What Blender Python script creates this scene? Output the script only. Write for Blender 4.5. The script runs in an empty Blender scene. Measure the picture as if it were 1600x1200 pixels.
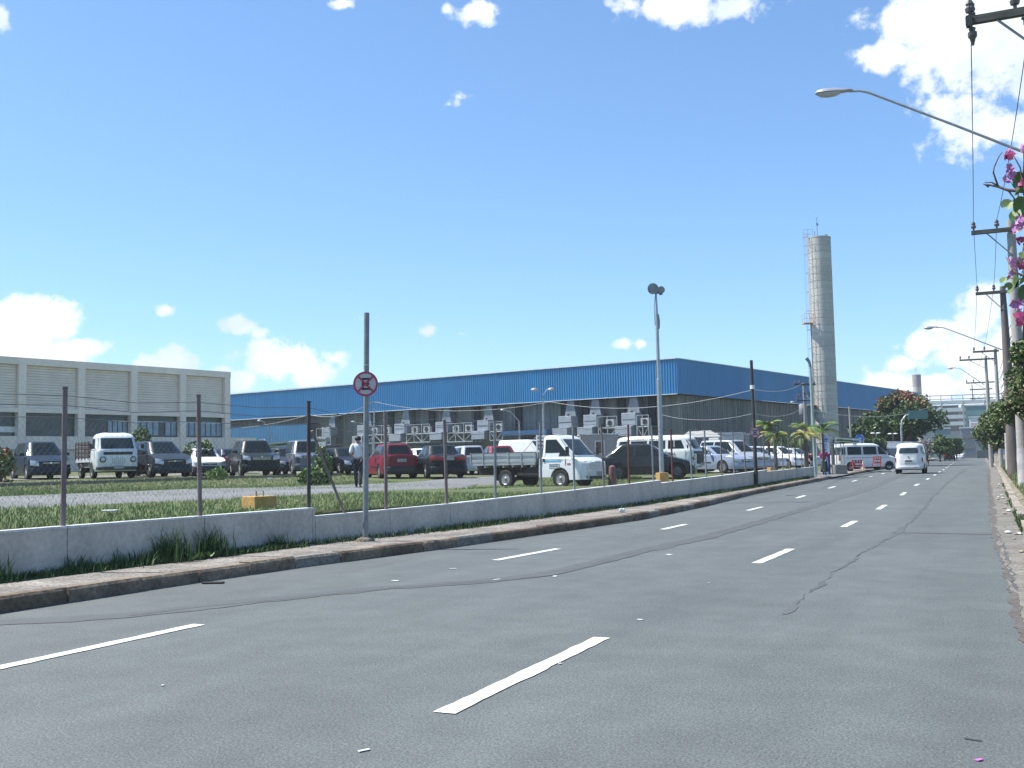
import bpy, math, random
import numpy as np
from mathutils import Vector, Matrix

random.seed(7)
rng = np.random.default_rng(7)
R = math.radians
scene = bpy.context.scene
COL = scene.collection

# ------------------------------------------------------------------ camera
F, PITCH, ROLL, YAW, EYE = 1650.0, R(4.15), R(1.15), R(24.2), 1.4
cy_, sy_ = math.cos(YAW), math.sin(YAW)
cf = np.array([-sy_ * math.cos(PITCH), cy_ * math.cos(PITCH), math.sin(PITCH)])
_r = np.array([cy_, sy_, 0.0]); _u = np.cross(_r, cf)
cr = _r * math.cos(ROLL) - _u * math.sin(ROLL)
cu = _u * math.cos(ROLL) + _r * math.sin(ROLL)
CAM = np.array([0, 0, EYE])
cd = bpy.data.cameras.new('camera'); co = bpy.data.objects.new('camera', cd); COL.objects.link(co)
mw = Matrix.Identity(4)
for i in range(3):
    mw[i][0], mw[i][1], mw[i][2], mw[i][3] = cr[i], cu[i], -cf[i], CAM[i]
co.matrix_world = mw
cd.sensor_width = 36; cd.lens = 36 * F / 1600; cd.clip_start = .05; cd.clip_end = 6000
scene.camera = co

# ------------------------------------------------------------------ light
SUN_EL = R(58); SUN_DIR = np.array([-.965, -.26, 0.]); SUN_DIR /= np.linalg.norm(SUN_DIR)
sun_vec = np.array([SUN_DIR[0] * math.cos(SUN_EL), SUN_DIR[1] * math.cos(SUN_EL), math.sin(SUN_EL)])
sd = bpy.data.lights.new('sun', 'SUN'); sd.energy = 4.6; sd.angle = R(.55); sd.color = (1, .965, .9)
so = bpy.data.objects.new('sun', sd); COL.objects.link(so)
so.rotation_euler = Vector(-sun_vec).to_track_quat('-Z', 'Y').to_euler()
scene.view_settings.view_transform = 'Standard'; scene.view_settings.look = 'None'
scene.view_settings.exposure = 0.95; scene.view_settings.gamma = 1
try: scene.view_settings.use_curve_mapping = False
except Exception: pass

def ray(x, y): return cf + cr * (x - 800) / F + cu * (600 - y) / F
def G(x, y, z=0.0):
    d = ray(x, y); return CAM + d * ((z - EYE) / d[2])
def D(x, y, dep): return CAM + ray(x, y) * dep
def depth_of(p): return float((np.array([p[0], p[1], p[2] if len(p) > 2 else 0.]) - CAM) @ cf)

# world: Nishita sky with cumulus built from noise round a set of cloud directions
W = bpy.data.worlds.new('World'); scene.world = W; W.use_nodes = True
nt = W.node_tree; nt.nodes.clear()
def N(t, **k):
    n = nt.nodes.new(t)
    for a, b in k.items(): setattr(n, a, b)
    return n
def mth(op, a, b=None, c=None, clamp=False):
    n = N('ShaderNodeMath', operation=op, use_clamp=clamp)
    for i, v in enumerate((a, b, c)):
        if v is None: continue
        if hasattr(v, 'links'): nt.links.new(v, n.inputs[i])
        else: n.inputs[i].default_value = v
    return n.outputs[0]
def vm(op, a, b=None):
    n = N('ShaderNodeVectorMath', operation=op)
    for i, v in enumerate((a, b)):
        if v is None: continue
        if hasattr(v, 'links'): nt.links.new(v, n.inputs[i])
        else: n.inputs[i].default_value = v
    return n
sky = N('ShaderNodeTexSky', sky_type='NISHITA'); sky.sun_disc = False
sky.sun_elevation = SUN_EL; sky.sun_rotation = math.atan2(SUN_DIR[0], SUN_DIR[1]) % (2 * math.pi)
sky.air_density = 1.0; sky.dust_density = .6; sky.ozone_density = 2.2; sky.altitude = 700
bg = N('ShaderNodeBackground'); bg.inputs[1].default_value = .1
gam = N('ShaderNodeGamma'); gam.inputs[1].default_value = .82; nt.links.new(sky.outputs[0], gam.inputs[0])
tint = N('ShaderNodeMix', data_type='RGBA', blend_type='MULTIPLY'); tint.inputs[0].default_value = 1; tint.inputs[7].default_value = (.91, 1.19, 1.45, 1)
nt.links.new(gam.outputs[0], tint.inputs[6]); nt.links.new(tint.outputs[2], bg.inputs[0])
tc = N('ShaderNodeTexCoord'); dirn = tc.outputs['Generated']
sp = N('ShaderNodeSeparateXYZ'); nt.links.new(dirn, sp.inputs[0])
az = mth('ARCTAN2', sp.outputs[0], sp.outputs[1]); el = mth('ARCSINE', sp.outputs[2])
cb = N('ShaderNodeCombineXYZ'); nt.links.new(az, cb.inputs[0]); nt.links.new(el, cb.inputs[1])
nz1 = N('ShaderNodeTexNoise'); nz1.inputs['Scale'].default_value = 16; nz1.inputs['Detail'].default_value = 9; nz1.inputs['Roughness'].default_value = .62
nt.links.new(dirn, nz1.inputs['Vector'])
nz2 = N('ShaderNodeTexNoise'); nz2.inputs['Scale'].default_value = 48; nz2.inputs['Detail'].default_value = 6; nz2.inputs['Roughness'].default_value = .6
nt.links.new(dirn, nz2.inputs['Vector'])
# clouds: x, y (where in the sky), half-width, half-height in thousandths of a radian, density
clouds = [(1460,35,95,40,1.),(1380,85,50,26,.95),(1530,70,110,50,1.),(1590,10,90,60,1.),(1640,120,90,60,.9),(1560,200,85,46,.75),(1510,165,60,30,.6),(1420,30,120,30,.6),(1600,60,110,90,1.),
 (745,18,42,15,.62),(700,14,22,10,.45),(1050,4,75,24,.75),(985,8,40,18,.62),(1130,12,70,18,.5),(530,4,20,7,.5),(2,26,14,22,.7),
 (700,163,24,9,.42),(738,149,30,8,.42),(50,497,50,26,1.),(95,512,26,16,.85),(8,545,48,30,1.),(120,545,52,14,.75),(60,560,80,20,.7),(255,484,18,12,.5),(268,566,40,22,.95),(372,508,32,16,.85),(405,520,26,12,.6),
 (425,562,52,32,1.),(375,595,34,18,.95),(490,583,38,26,.95),(520,560,25,14,.6),(350,580,20,10,.7),(672,518,18,9,.5),(722,522,12,7,.5),(975,538,20,10,.62),(1000,538,14,9,.62),(565,497,16,6,.3),(690,600,60,12,.3),
 (1525,505,32,28,1.),(1490,510,36,12,.75),(1440,545,22,22,.85),(1410,570,24,14,.8),(1500,560,66,40,.9),(1580,540,50,60,1.),(1470,600,90,34,.8),(1535,470,40,22,.8),(1400,590,40,16,.6),(1540,590,80,50,.9),(1560,610,60,30,.8),(1090,603,20,5,.5),(560,640,200,10,.25)]
cl = []
for (x, y, rx, ry, dn) in clouds:
    d = ray(x, y); d = d / np.linalg.norm(d)
    cl.append((math.atan2(d[0], d[1]), math.asin(d[2]), rx / F, ry / F, dn))
crng = random.Random(5)
for i in range(34):     # the same scattered cumulus all round the horizon outside the view
    a = crng.uniform(R(12), R(360 - 58)); e = crng.uniform(.03, .6)
    if a > math.pi: a -= 2 * math.pi
    cl.append((a, e, crng.uniform(.03, .12) * (.6 + e), crng.uniform(.015, .04) * (.8 + e), crng.uniform(.5, 1)))
acc = None
for (a, e, rx, ry, dn) in cl:
    s = vm('SUBTRACT', cb.outputs[0], (a, e, 0)); m = vm('MULTIPLY', s.outputs[0], (1 / rx, 1 / ry, 0)); l = vm('LENGTH', m.outputs[0])
    v = mth('MULTIPLY', mth('SUBTRACT', 1.62, l.outputs['Value']), dn)
    acc = v if acc is None else mth('MAXIMUM', acc, v)
n1 = mth('SUBTRACT', nz1.outputs[0], .5); n2 = mth('SUBTRACT', nz2.outputs[0], .5)
fld = mth('ADD', mth('ADD', acc, mth('MULTIPLY', n1, 2.5)), mth('MULTIPLY', n2, 1.7))
mr = N('ShaderNodeMapRange', interpolation_type='SMOOTHSTEP'); mr.inputs['From Min'].default_value = .38; mr.inputs['From Max'].default_value = .92
nt.links.new(fld, mr.inputs['Value'])
grey = N('ShaderNodeMapRange', interpolation_type='SMOOTHSTEP'); grey.inputs['From Min'].default_value = .42; grey.inputs['From Max'].default_value = .66
nz3 = N('ShaderNodeTexNoise'); nz3.inputs['Scale'].default_value = 9; nz3.inputs['Detail'].default_value = 6
nt.links.new(dirn, nz3.inputs['Vector']); nt.links.new(nz3.outputs[0], grey.inputs['Value'])
cm = N('ShaderNodeMix', data_type='RGBA'); cm.inputs[6].default_value = (.60, .63, .64, 1); cm.inputs[7].default_value = (.42, .49, .59, 1)
nt.links.new(grey.outputs[0], cm.inputs[0])
cbg = N('ShaderNodeBackground'); cbg.inputs[1].default_value = 1.0; nt.links.new(cm.outputs[2], cbg.inputs[0])
mx = N('ShaderNodeMixShader'); nt.links.new(mth('MULTIPLY', mr.outputs[0], .96), mx.inputs[0]); nt.links.new(bg.outputs[0], mx.inputs[1]); nt.links.new(cbg.outputs[0], mx.inputs[2])
wo = N('ShaderNodeOutputWorld'); nt.links.new(mx.outputs[0], wo.inputs[0])

# ------------------------------------------------------------------ materials
MATS = {}
def M(name, rgb, rough=.6, metal=0., var=.18, scale=3., bump=0., bscale=40., coat=0., spec=.5, stretch=None, rgb2=None, thr=None, fine=0., trans=0.):
    if name in MATS: return MATS[name]
    m = bpy.data.materials.new(name); m.use_nodes = True; t = m.node_tree; b = t.nodes['Principled BSDF']
    b.inputs['Roughness'].default_value = rough; b.inputs['Metallic'].default_value = metal
    b.inputs['Coat Weight'].default_value = coat; b.inputs['Coat Roughness'].default_value = .06
    b.inputs['Specular IOR Level'].default_value = spec
    if trans: b.inputs['Transmission Weight'].default_value = trans
    tc = t.nodes.new('ShaderNodeTexCoord'); mp = t.nodes.new('ShaderNodeMapping'); t.links.new(tc.outputs['Object'], mp.inputs[0])
    if stretch: mp.inputs['Scale'].default_value = stretch
    n = t.nodes.new('ShaderNodeTexNoise'); n.inputs['Scale'].default_value = scale; n.inputs['Detail'].default_value = 8; n.inputs['Roughness'].default_value = .6
    t.links.new(mp.outputs[0], n.inputs['Vector'])
    cr_ = t.nodes.new('ShaderNodeValToRGB')
    lo = [c * (1 - var) for c in rgb]; hi = [min(1, c * (1 + var)) for c in rgb]
    if rgb2: hi = list(rgb2); lo = list(rgb)
    a0, a1 = thr if thr else (.3, .7)
    cr_.color_ramp.elements[0].position = a0; cr_.color_ramp.elements[1].position = a1
    cr_.color_ramp.elements[0].color = (*lo, 1); cr_.color_ramp.elements[1].color = (*hi, 1)
    t.links.new(n.outputs[0], cr_.inputs[0]); out = cr_.outputs[0]
    if fine:
        n2 = t.nodes.new('ShaderNodeTexNoise'); n2.inputs['Scale'].default_value = bscale; n2.inputs['Detail'].default_value = 3
        t.links.new(tc.outputs['Object'], n2.inputs['Vector'])
        mr_ = t.nodes.new('ShaderNodeMapRange'); mr_.inputs['From Min'].default_value = .3; mr_.inputs['From Max'].default_value = .7
        mr_.inputs['To Min'].default_value = 1 - fine; mr_.inputs['To Max'].default_value = 1 + fine
        t.links.new(n2.outputs[0], mr_.inputs[0])
        vmn = t.nodes.new('ShaderNodeVectorMath'); vmn.operation = 'SCALE'; t.links.new(out, vmn.inputs[0]); t.links.new(mr_.outputs[0], vmn.inputs['Scale']); out = vmn.outputs[0]
    t.links.new(out, b.inputs['Base Color'])
    if bump:
        n3 = t.nodes.new('ShaderNodeTexNoise'); n3.inputs['Scale'].default_value = bscale; n3.inputs['Detail'].default_value = 5
        t.links.new(tc.outputs['Object'], n3.inputs['Vector'])
        bp = t.nodes.new('ShaderNodeBump'); bp.inputs['Strength'].default_value = bump; bp.inputs['Distance'].default_value = .02
        t.links.new(n3.outputs[0], bp.inputs['Height']); t.links.new(bp.outputs[0], b.inputs['Normal'])
    MATS[name] = m; return m
def paint(name, rgb, rough=.32, metal=0.): return M(name, rgb, rough, metal, var=.05, scale=1.5, coat=.4, spec=.35)
asphalt = M('asphalt', (.084, .094, .091), .76, var=.13, scale=.9, bump=.45, bscale=60, fine=.12, spec=.55, stretch=(1.1, .07, 1))
def grain(m, blotch=.10, speck=.30, light=.5):
    # mid-size blotches, aggregate speckle and scattered pale stones multiplied over the base colour
    t = m.node_tree; b = t.nodes['Principled BSDF']; src = b.inputs['Base Color'].links[0].from_socket; tc = next(n for n in t.nodes if n.type == 'TEX_COORD')
    def nz(sc, det, lo, hi, a, c, ty='ShaderNodeTexNoise'):
        n = t.nodes.new(ty); n.inputs['Scale'].default_value = sc
        if ty == 'ShaderNodeTexNoise': n.inputs['Detail'].default_value = det
        t.links.new(tc.outputs['Object'], n.inputs['Vector']); r = t.nodes.new('ShaderNodeMapRange'); r.inputs['From Min'].default_value = lo; r.inputs['From Max'].default_value = hi; r.inputs['To Min'].default_value = a; r.inputs['To Max'].default_value = c
        t.links.new(n.outputs[0], r.inputs[0]); return r.outputs[0]
    for f_ in (nz(2.3, 6, .3, .7, 1-blotch, 1+blotch), nz(.45, 4, .35, .65, 1-blotch*.7, 1+blotch*.7), nz(75, 2, .35, .65, 1-speck, 1+speck), nz(28, 3, .3, .7, 1-speck*.4, 1+speck*.4), nz(38, 1, .70, .78, 1, 1+light)):
        v = t.nodes.new('ShaderNodeVectorMath'); v.operation = 'SCALE'; t.links.new(src, v.inputs[0]); t.links.new(f_, v.inputs['Scale']); src = v.outputs[0]
    t.links.new(src, b.inputs['Base Color'])
grain(asphalt)
asphalt_dark = M('asphalt_dark', (.068, .074, .075), .85, var=.14, scale=1.2, bump=.4, bscale=60, fine=.25)
asphalt_lot = M('asphalt_lot', (.15, .155, .155), .9, var=.15, scale=.5, bump=.3, bscale=30, fine=.2)
line_white = M('line_paint', (.40, .42, .40), .6, rgb2=(.58, .60, .57), thr=(.25, .5), scale=6, fine=.22, bscale=45)
concrete = M('concrete', (.24, .235, .22), .85, var=.2, scale=1.3, bump=.5, bscale=22, fine=.16)
concrete_wall = M('concrete_wall', (.30, .275, .24), .85, rgb2=(.49, .45, .40), thr=(.22, .58), scale=1.1, bump=.35, bscale=14, fine=.12, stretch=(1, 1, .5))
cap_white = M('wall_cap', (.50, .51, .5), .8, var=.2, scale=6, fine=.2, bscale=25)
walk = M('sidewalk_paving', (.205, .185, .16), .92, var=.3, scale=1.6, bump=.8, bscale=24, fine=.45)
grain(walk, .16, .2, .3)
kerb_m = [M('kerb_a', (.13, .095, .065), .9, var=.4, scale=2.5, bump=.8, bscale=18, fine=.3), M('kerb_b', (.18, .14, .10), .9, var=.4, scale=2.5, bump=.8, bscale=18, fine=.3), M('kerb_c', (.18, .165, .14), .9, var=.4, scale=2.5, bump=.8, bscale=18, fine=.3)]
grass_ground = M('grass_soil', (.060, .095, .022), .95, var=.3, scale=.8, rgb2=(.105, .105, .04), thr=(.38, .62), fine=.4, bscale=9, bump=.6)
grass_lush = M('grass_lush', (.07, .115, .025), .95, rgb2=(.115, .155, .045), scale=1.1, thr=(.35, .65), fine=.45, bscale=16, bump=.8)
soil = M('soil', (.12, .10, .075), .95, var=.35, scale=2, bump=.9, bscale=18, fine=.35)
blade_m = [M('blade_a', (.10, .175, .035), .7, var=.3, scale=.9), M('blade_b', (.16, .24, .07), .7, var=.3, scale=.9), M('blade_c', (.22, .24, .10), .7, var=.3, scale=.9)]
weed_m = [M('weed_a', (.025, .062, .014), .7, var=.35, scale=4), M('weed_b', (.05, .10, .022), .7, var=.35, scale=4), M('weed_c', (.09, .14, .04), .7, var=.35, scale=4)]
leaf_m = [M('leaf_dark', (.036, .072, .02), .65, var=.3, scale=1.2), M('leaf_mid', (.055, .10, .024), .6, var=.3, scale=1.2), M('leaf_light', (.11, .165, .04), .6, var=.3, scale=1.2)]
flower_orange = M('blossom_orange', (.32, .11, .06), .7, var=.3, scale=2)
bark = M('bark', (.13, .105, .085), .9, var=.35, scale=4, bump=.9, bscale=20, stretch=(1, 1, .3))
galv = M('galvanised', (.36, .38, .39), .42, .55, var=.15, scale=5)
galv_dull = M('galvanised_dull', (.22, .235, .24), .6, .3, var=.25, scale=4)
rust = M('rusty_steel', (.13, .09, .08), .8, .1, var=.5, scale=6, rgb2=(.22, .20, .20), stretch=(1, 1, .35))
rust_red = M('rusty_red', (.15, .055, .045), .8, .1, var=.4, scale=5)
post_dark = M('dark_post', (.055, .05, .05), .7, .2, var=.4, scale=5, stretch=(1, 1, .3))
pole_conc = M('pole_concrete', (.31, .295, .28), .85, var=.22, scale=2, bump=.3, bscale=12, stretch=(1, 1, .25), fine=.12)
wood_dark = M('crossarm_wood', (.07, .072, .065), .9, var=.4, scale=9, stretch=(.4, 3, 3))
rubber = M('rubber', (.015, .015, .016), .8, var=.2)
blackplastic = M('black_plastic', (.02, .021, .022), .55, var=.2)
glass_m = M('window_glass', (.010, .017, .019), .07, 0, var=.15, spec=.25)
glass_b = M('window_glass_blue', (.026, .042, .048), .1, 0, var=.5, scale=2.2, spec=.3)
chrome = M('chrome', (.62, .63, .64), .18, .95, var=.05)
rimm = M('rim_alloy', (.42, .43, .44), .35, .7, var=.1)
lampglass = M('headlamp_glass', (.5, .52, .54), .12, .35, var=.15, scale=9)
redlamp = M('tail_lamp', (.28, .012, .018), .2, var=.15, coat=.5)
amber = M('amber_lamp', (.5, .17, .03), .3)
plate_m = M('number_plate', (.30, .31, .31), .5, var=.1)
white_p = paint('white_paint', (.74, .75, .76)); white_w = M('white_work_paint', (.66, .67, .66), .45, var=.12, scale=2, coat=.3)
def dpaint(n_, rgb): return M(n_, rgb, .4, 0, var=.05, scale=1.5, coat=.15, spec=.2)
black_p = dpaint('black_paint', (.008, .010, .013)); navy_p = dpaint('navy_paint', (.014, .024, .040)); gray_p = dpaint('grey_paint', (.026, .034, .042))
green_p = dpaint('green_black_paint', (.010, .018, .017)); silver_p = paint('silver_paint', (.40, .43, .48), .35, .2); red_p = M('red_paint', (.17, .012, .03), .4, var=.05, coat=.2, spec=.25); bluesilver_p = paint('blue_silver_paint', (.30, .36, .48), .35, .2); blue_d = dpaint('dark_blue_paint', (.02, .035, .07))
yellow_m = M('yellow_paint_concrete', (.42, .25, .075), .8, var=.22, scale=5, fine=.15, bscale=22)
steel_white = M('white_steel', (.40, .42, .43), .5, .1, var=.2, scale=3)
wire_m = M('wire_black', (.03, .033, .036), .6, var=.1)
wire_light = M('wire_grey', (.30, .31, .31), .6, var=.1)
mesh_wire = M('mesh_wire', (.10, .105, .105), .7, .0, var=.2)
skin_m = M('skin', (.33, .19, .13), .6, var=.08); hair_m = M('hair', (.012, .01, .009), .6)

# ------------------------------------------------------------------ mesh helpers
class MB:
    def __init__(s): s.v = []; s.f = []; s.m = []
    def face(s, idx, m=0): s.f.append(tuple(idx)); s.m.append(m)
    def add(s, pts): n = len(s.v); s.v.extend([tuple(map(float, p)) for p in pts]); return n
    def quad(s, a, b, c, d, m=0): n = s.add([a, b, c, d]); s.face((n, n+1, n+2, n+3), m); return s
    def box(s, c, size, m=0, rz=0., ax=None):
        hx, hy, hz = size[0]/2, size[1]/2, size[2]/2; c = np.array(c, float)
        if ax is None: X = np.array([math.cos(rz), math.sin(rz), 0]); Y = np.array([-math.sin(rz), math.cos(rz), 0]); Z = np.array([0, 0, 1.])
        else: X, Y, Z = [np.array(a, float) for a in ax]
        n = s.add([c + X*hx*i + Y*hy*j + Z*hz*k for k in (-1, 1) for j in (-1, 1) for i in (-1, 1)])
        for q in ((0,2,3,1),(4,5,7,6),(0,1,5,4),(2,6,7,3),(0,4,6,2),(1,3,7,5)): s.face([n+i for i in q], m)
        return s
    def tube(s, pts, rad, n=8, m=0, caps=True):
        pts = [np.array(p, float) for p in pts]
        if not hasattr(rad, '__len__'): rad = [rad] * len(pts)
        prev = None; rings = []
        for i, p in enumerate(pts):
            t = pts[min(i+1, len(pts)-1)] - pts[max(i-1, 0)]; t = t / (np.linalg.norm(t) + 1e-12)
            if prev is None: a = np.array([0, 0, 1.]) if abs(t[2]) < .9 else np.array([1., 0, 0])
            else: a = prev
            x = a - t * (a @ t); x /= np.linalg.norm(x) + 1e-12; y = np.cross(t, x); prev = x
            rings.append(s.add([p + (x*math.cos(2*math.pi*k/n) + y*math.sin(2*math.pi*k/n)) * rad[i] for k in range(n)]))
        for a, b in zip(rings, rings[1:]):
            for k in range(n): s.face((a+k, a+(k+1) % n, b+(k+1) % n, b+k), m)
        if caps: s.face([rings[0]+k for k in reversed(range(n))], m); s.face([rings[-1]+k for k in range(n)], m)
        return s
    def lathe(s, prof, n=20, m=0, c=(0, 0, 0), axis='z', ms=None):
        rings = []
        for (r, h) in prof:
            ps = []
            for k in range(n):
                a = 2*math.pi*k/n; u, v = r*math.cos(a), r*math.sin(a)
                p = (u, v, h) if axis == 'z' else ((h, u, v) if axis == 'x' else (u, h, v))
                ps.append((p[0]+c[0], p[1]+c[1], p[2]+c[2]))
            rings.append(s.add(ps))
        for j, (a, b) in enumerate(zip(rings, rings[1:])):
            for k in range(n): s.face((a+k, a+(k+1) % n, b+(k+1) % n, b+k), ms[j] if ms else m)
        s.face([rings[0]+k for k in reversed(range(n))], m if not ms else ms[0]); s.face([rings[-1]+k for k in range(n)], m if not ms else ms[-1])
        return s
    def prism(s, poly, o, X, Y, Z, d, m=0):
        o, X, Y, Z = [np.array(q, float) for q in (o, X, Y, Z)]; k = len(poly)
        n = s.add([o + X*p[0] + Y*p[1] for p in poly] + [o + X*p[0] + Y*p[1] + Z*d for p in poly])
        s.face([n+i for i in reversed(range(k))], m); s.face([n+k+i for i in range(k)], m)
        for i in range(k): j = (i+1) % k; s.face((n+i, n+j, n+k+j, n+k+i), m)
        return s
    def grid(s, P, m=0, flip=False):
        P = np.asarray(P); a, b = P.shape[:2]; n = s.add(P.reshape(-1, 3))
        for i in range(a-1):
            for j in range(b-1):
                q = (n+i*b+j, n+(i+1)*b+j, n+(i+1)*b+j+1, n+i*b+j+1); s.face(q[::-1] if flip else q, m)
        return s
    def build(s, name, mats, parent=None, smooth=False, bevel=0., kind=None, autosm=None):
        me = bpy.data.meshes.new(name); me.from_pydata(s.v, [], s.f)
        if not isinstance(mats, (list, tuple)): mats = [mats]
        for q in mats: me.materials.append(q)
        if len(mats) > 1: me.polygons.foreach_set('material_index', s.m)
        if smooth: me.polygons.foreach_set('use_smooth', [True] * len(s.f))
        me.update()
        if autosm: 
            me.polygons.foreach_set('use_smooth', [True] * len(s.f)); me.set_sharp_from_angle(angle=R(autosm))
        o = bpy.data.objects.new(name, me); COL.objects.link(o)
        if parent is not None: o.parent = parent
        if bevel:
            md = o.modifiers.new('bevel', 'BEVEL'); md.width = bevel; md.segments = 2; md.limit_method = 'ANGLE'
        if kind: o['kind'] = kind
        return o
def tag(o, label=None, cat=None, group=None, kind=None):
    if label: o['label'] = label
    if cat: o['category'] = cat
    if group: o['group'] = group
    if kind: o['kind'] = kind
    return o
def E(name, loc=(0, 0, 0), rz=0., label=None, cat=None, group=None, kind=None):
    o = bpy.data.objects.new(name, None); o.empty_display_size = .2; COL.objects.link(o); o.location = tuple(map(float, loc)); o.rotation_euler = (0, 0, rz)
    return tag(o, label, cat, group, kind)
def fast_mesh(name, V, Fc, mats, midx=None, parent=None, kind=None):
    V = np.asarray(V, np.float32); Fc = np.asarray(Fc, np.int32); k = Fc.shape[1]
    me = bpy.data.meshes.new(name); me.vertices.add(len(V)); me.vertices.foreach_set('co', V.ravel())
    me.loops.add(Fc.size); me.loops.foreach_set('vertex_index', Fc.ravel()); me.polygons.add(len(Fc))
    me.polygons.foreach_set('loop_start', np.arange(0, Fc.size, k, dtype=np.int32))
    for q in mats: me.materials.append(q)
    if midx is not None: me.polygons.foreach_set('material_index', np.asarray(midx, np.int32))
    me.update(calc_edges=True); me.validate()
    o = bpy.data.objects.new(name, me); COL.objects.link(o)
    if parent is not None: o.parent = parent
    if kind: o['kind'] = kind
    return o

# ------------------------------------------------------------------ terrain of the lot
ctl = [(60,751,45),(165,747,45),(250,745,45),(395,744,53),(610,747,49),(684,745.5,48),(870,765,39),(785,764,41),(563,763,36),(20,827,12.6),(480,800,17.2),(760,776,23),(700,781,21.5),(1000,757,32),(1090,741,47),(1220,735,58),(0,778,23.6),(320,744,53),(474,743,55),(536,740,57),(1190,733,68),(940,748,45),(900,765,28),(1050,741,52),(320,772,26)]
cp = np.array([D(*c) for c in ctl])
A_ = np.c_[np.ones(len(cp)), cp[:, 0], cp[:, 1]]; pl, *_ = np.linalg.lstsq(A_, cp[:, 2], rcond=None)
res_ = cp[:, 2] - A_ @ pl
def zl(x, y):
    x = np.asarray(x, float); y = np.asarray(y, float)
    xc = np.clip(x, -60, -8); yc = np.clip(y, 5, 70)
    d2 = (x[..., None] - cp[:, 0])**2 + (y[..., None] - cp[:, 1])**2
    w = 1 / (d2 + 9)**1.5; base = (w * res_).sum(-1) / (w.sum(-1) + 1e-4)
    return pl[0] + pl[1]*xc + pl[2]*yc + base
def L(px, py, t0=8, t1=120):
    d = ray(px, py)
    ts = np.arange(t0, t1, .04); P = CAM + d * ts[:, None]; below = P[:, 2] < zl(P[:, 0], P[:, 1])
    i = int(np.argmax(below)) if below.any() else len(ts)-1
    return P[i]
def LD(px, dep, py=740):
    p = D(px, py, dep); p[2] = float(zl(p[0], p[1])); return p
WY = [-8, 0, 8.8, 12.8, 14.2, 17.4, 27.3, 39.5, 62, 66]; WX = [-11.2, -10.8, -10.4, -10.0, -9.9, -9.3, -8.75, -8.75, -9.2, -9.3]
def wallx(y): return np.interp(y, WY, WX)
KY = [-20, 0, 7.6, 9.2, 11.9, 13.8, 15.5, 18.5, 23, 29, 38, 50, 62, 100, 400]; KX = [-9.4, -9.2, -8.95, -8.9, -8.7, -8.35, -8.1, -7.75, -7.3, -7.35, -7.85, -8.1, -8.3, -8.6, -10.5]
def kerbx(y): return np.interp(y, KY, KX)
TY = [-8, 14.2, 14.25, 29.9, 29.95, 46.8, 46.85, 66]; TZ = [.71, .715, .58, .75, .665, .78, .7, .7]
def walltop(y): return float(np.interp(y, TY, TZ))
def onwall(px):
    ts = np.arange(3, 120, .02); d = ray(px, 720); P = CAM + d*ts[:, None]; ok = P[:, 0] < wallx(P[:, 1]); return P[int(np.argmax(ok))]
# ================================================================== SETTING
S = dict(kind='structure')
mb = MB(); mb.quad((-900, -100, -.35), (900, -100, -.35), (900, 1500, -.35), (-900, 1500, -.35)); mb.build('ground', grass_ground, **S)

def gutx(y): return float(np.interp(y, [0, 5, 9.2, 19.8, 30, 80, 420], [.46, .44, .18, -.03, -.03, -.1, -2.1]))
def gutfar(y): return 0.0 - (0 if y < 80 else (y-80)*.006)
# road: one sheet following both kerbs
ys = np.r_[np.arange(-14, 70, 1.0), np.arange(70, 420, 10.)]
P = np.array([[(x0 + (x1 - x0)*t, y, 0.) for t in np.linspace(0, 1, 6)] for y in ys for x0, x1 in [(kerbx(y) - .05, gutx(y))]])
mb = MB(); mb.grid(P); road = mb.build('road', asphalt, **S)
# gutter of worn concrete on the right and verge
P = np.array([[(gutx(y)*(1-t) + (gutfar(y)+.47)*t, y, .001 + .012*t) for t in (0, 1)] for y in ys]); mb = MB(); mb.grid(P); mb.build('gutter', M('gutter_concrete', (.145, .135, .115), .9, var=.35, scale=1.6, bump=.7, bscale=20, fine=.3), **S)
def verge_z(x, y, nx=0):
    k = np.clip((x - .55) / .9, 0, 1); far = np.clip((y - 8) / 16, 0, 1)
    return .15 + k * k * (3 - 2*k) * .33 * far + .03*np.sin(x*7 + y*1.3) * k
xs_ = [.62, .8, 1.0, 1.25, 1.6, 2.1, 2.8, 3.8]
P = np.array([[(x + gutfar(y), y, float(verge_z(x, y))) for x in xs_] for y in ys]); mb = MB(); mb.grid(P); mb.build('verge', M('verge_soil', (.20, .17, .125), .95, rgb2=(.07, .085, .035), scale=1.1, thr=(.45, .62), bump=.9, bscale=14, fine=.35), **S)
P = np.array([[(x, y, .2) for x in (3.8, 300)] for y in (-14, 420)]); mb = MB(); mb.grid(P); mb.build('right_ground', grass_ground, **S)

# painted lane dashes
def dash(pts, w):
    mbx = MB()
    nrm = np.array([pts[1][1]-pts[0][1], -(pts[1][0]-pts[0][0]), 0.]); nrm /= np.linalg.norm(nrm)
    k = 23; rr = random.Random(int(abs(pts[0][1]*100)))
    Lp, Rp = [], []
    for i in range(k):
        t = i/(k-1); c = pts[0]*(1-t) + pts[1]*t
        Lp.append(c - nrm*(w/2 + rr.uniform(-.009, .007))); Rp.append(c + nrm*(w/2 + rr.uniform(-.009, .007)))
    for i in range(k-1): mbx.quad(Lp[i], Rp[i], Rp[i+1], Lp[i+1])
    return mbx
lanes = E('lane_markings', (0, 0, 0), **S)
L2s = [(5.31, -2.84), (13.95, -2.83), (21.2, -2.62), (27.9, -2.60), (37.2, -2.72), (47.9, -2.93), (58.5, -3.0), (68.6, -3.1), (79, -3.25), (89, -3.35), (100, -3.5), (112, -3.7), (125, -3.9), (140, -4.1), (160, -4.4), (185, -4.8), (215, -5.2), (250, -5.8), (290, -6.4)]
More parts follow.
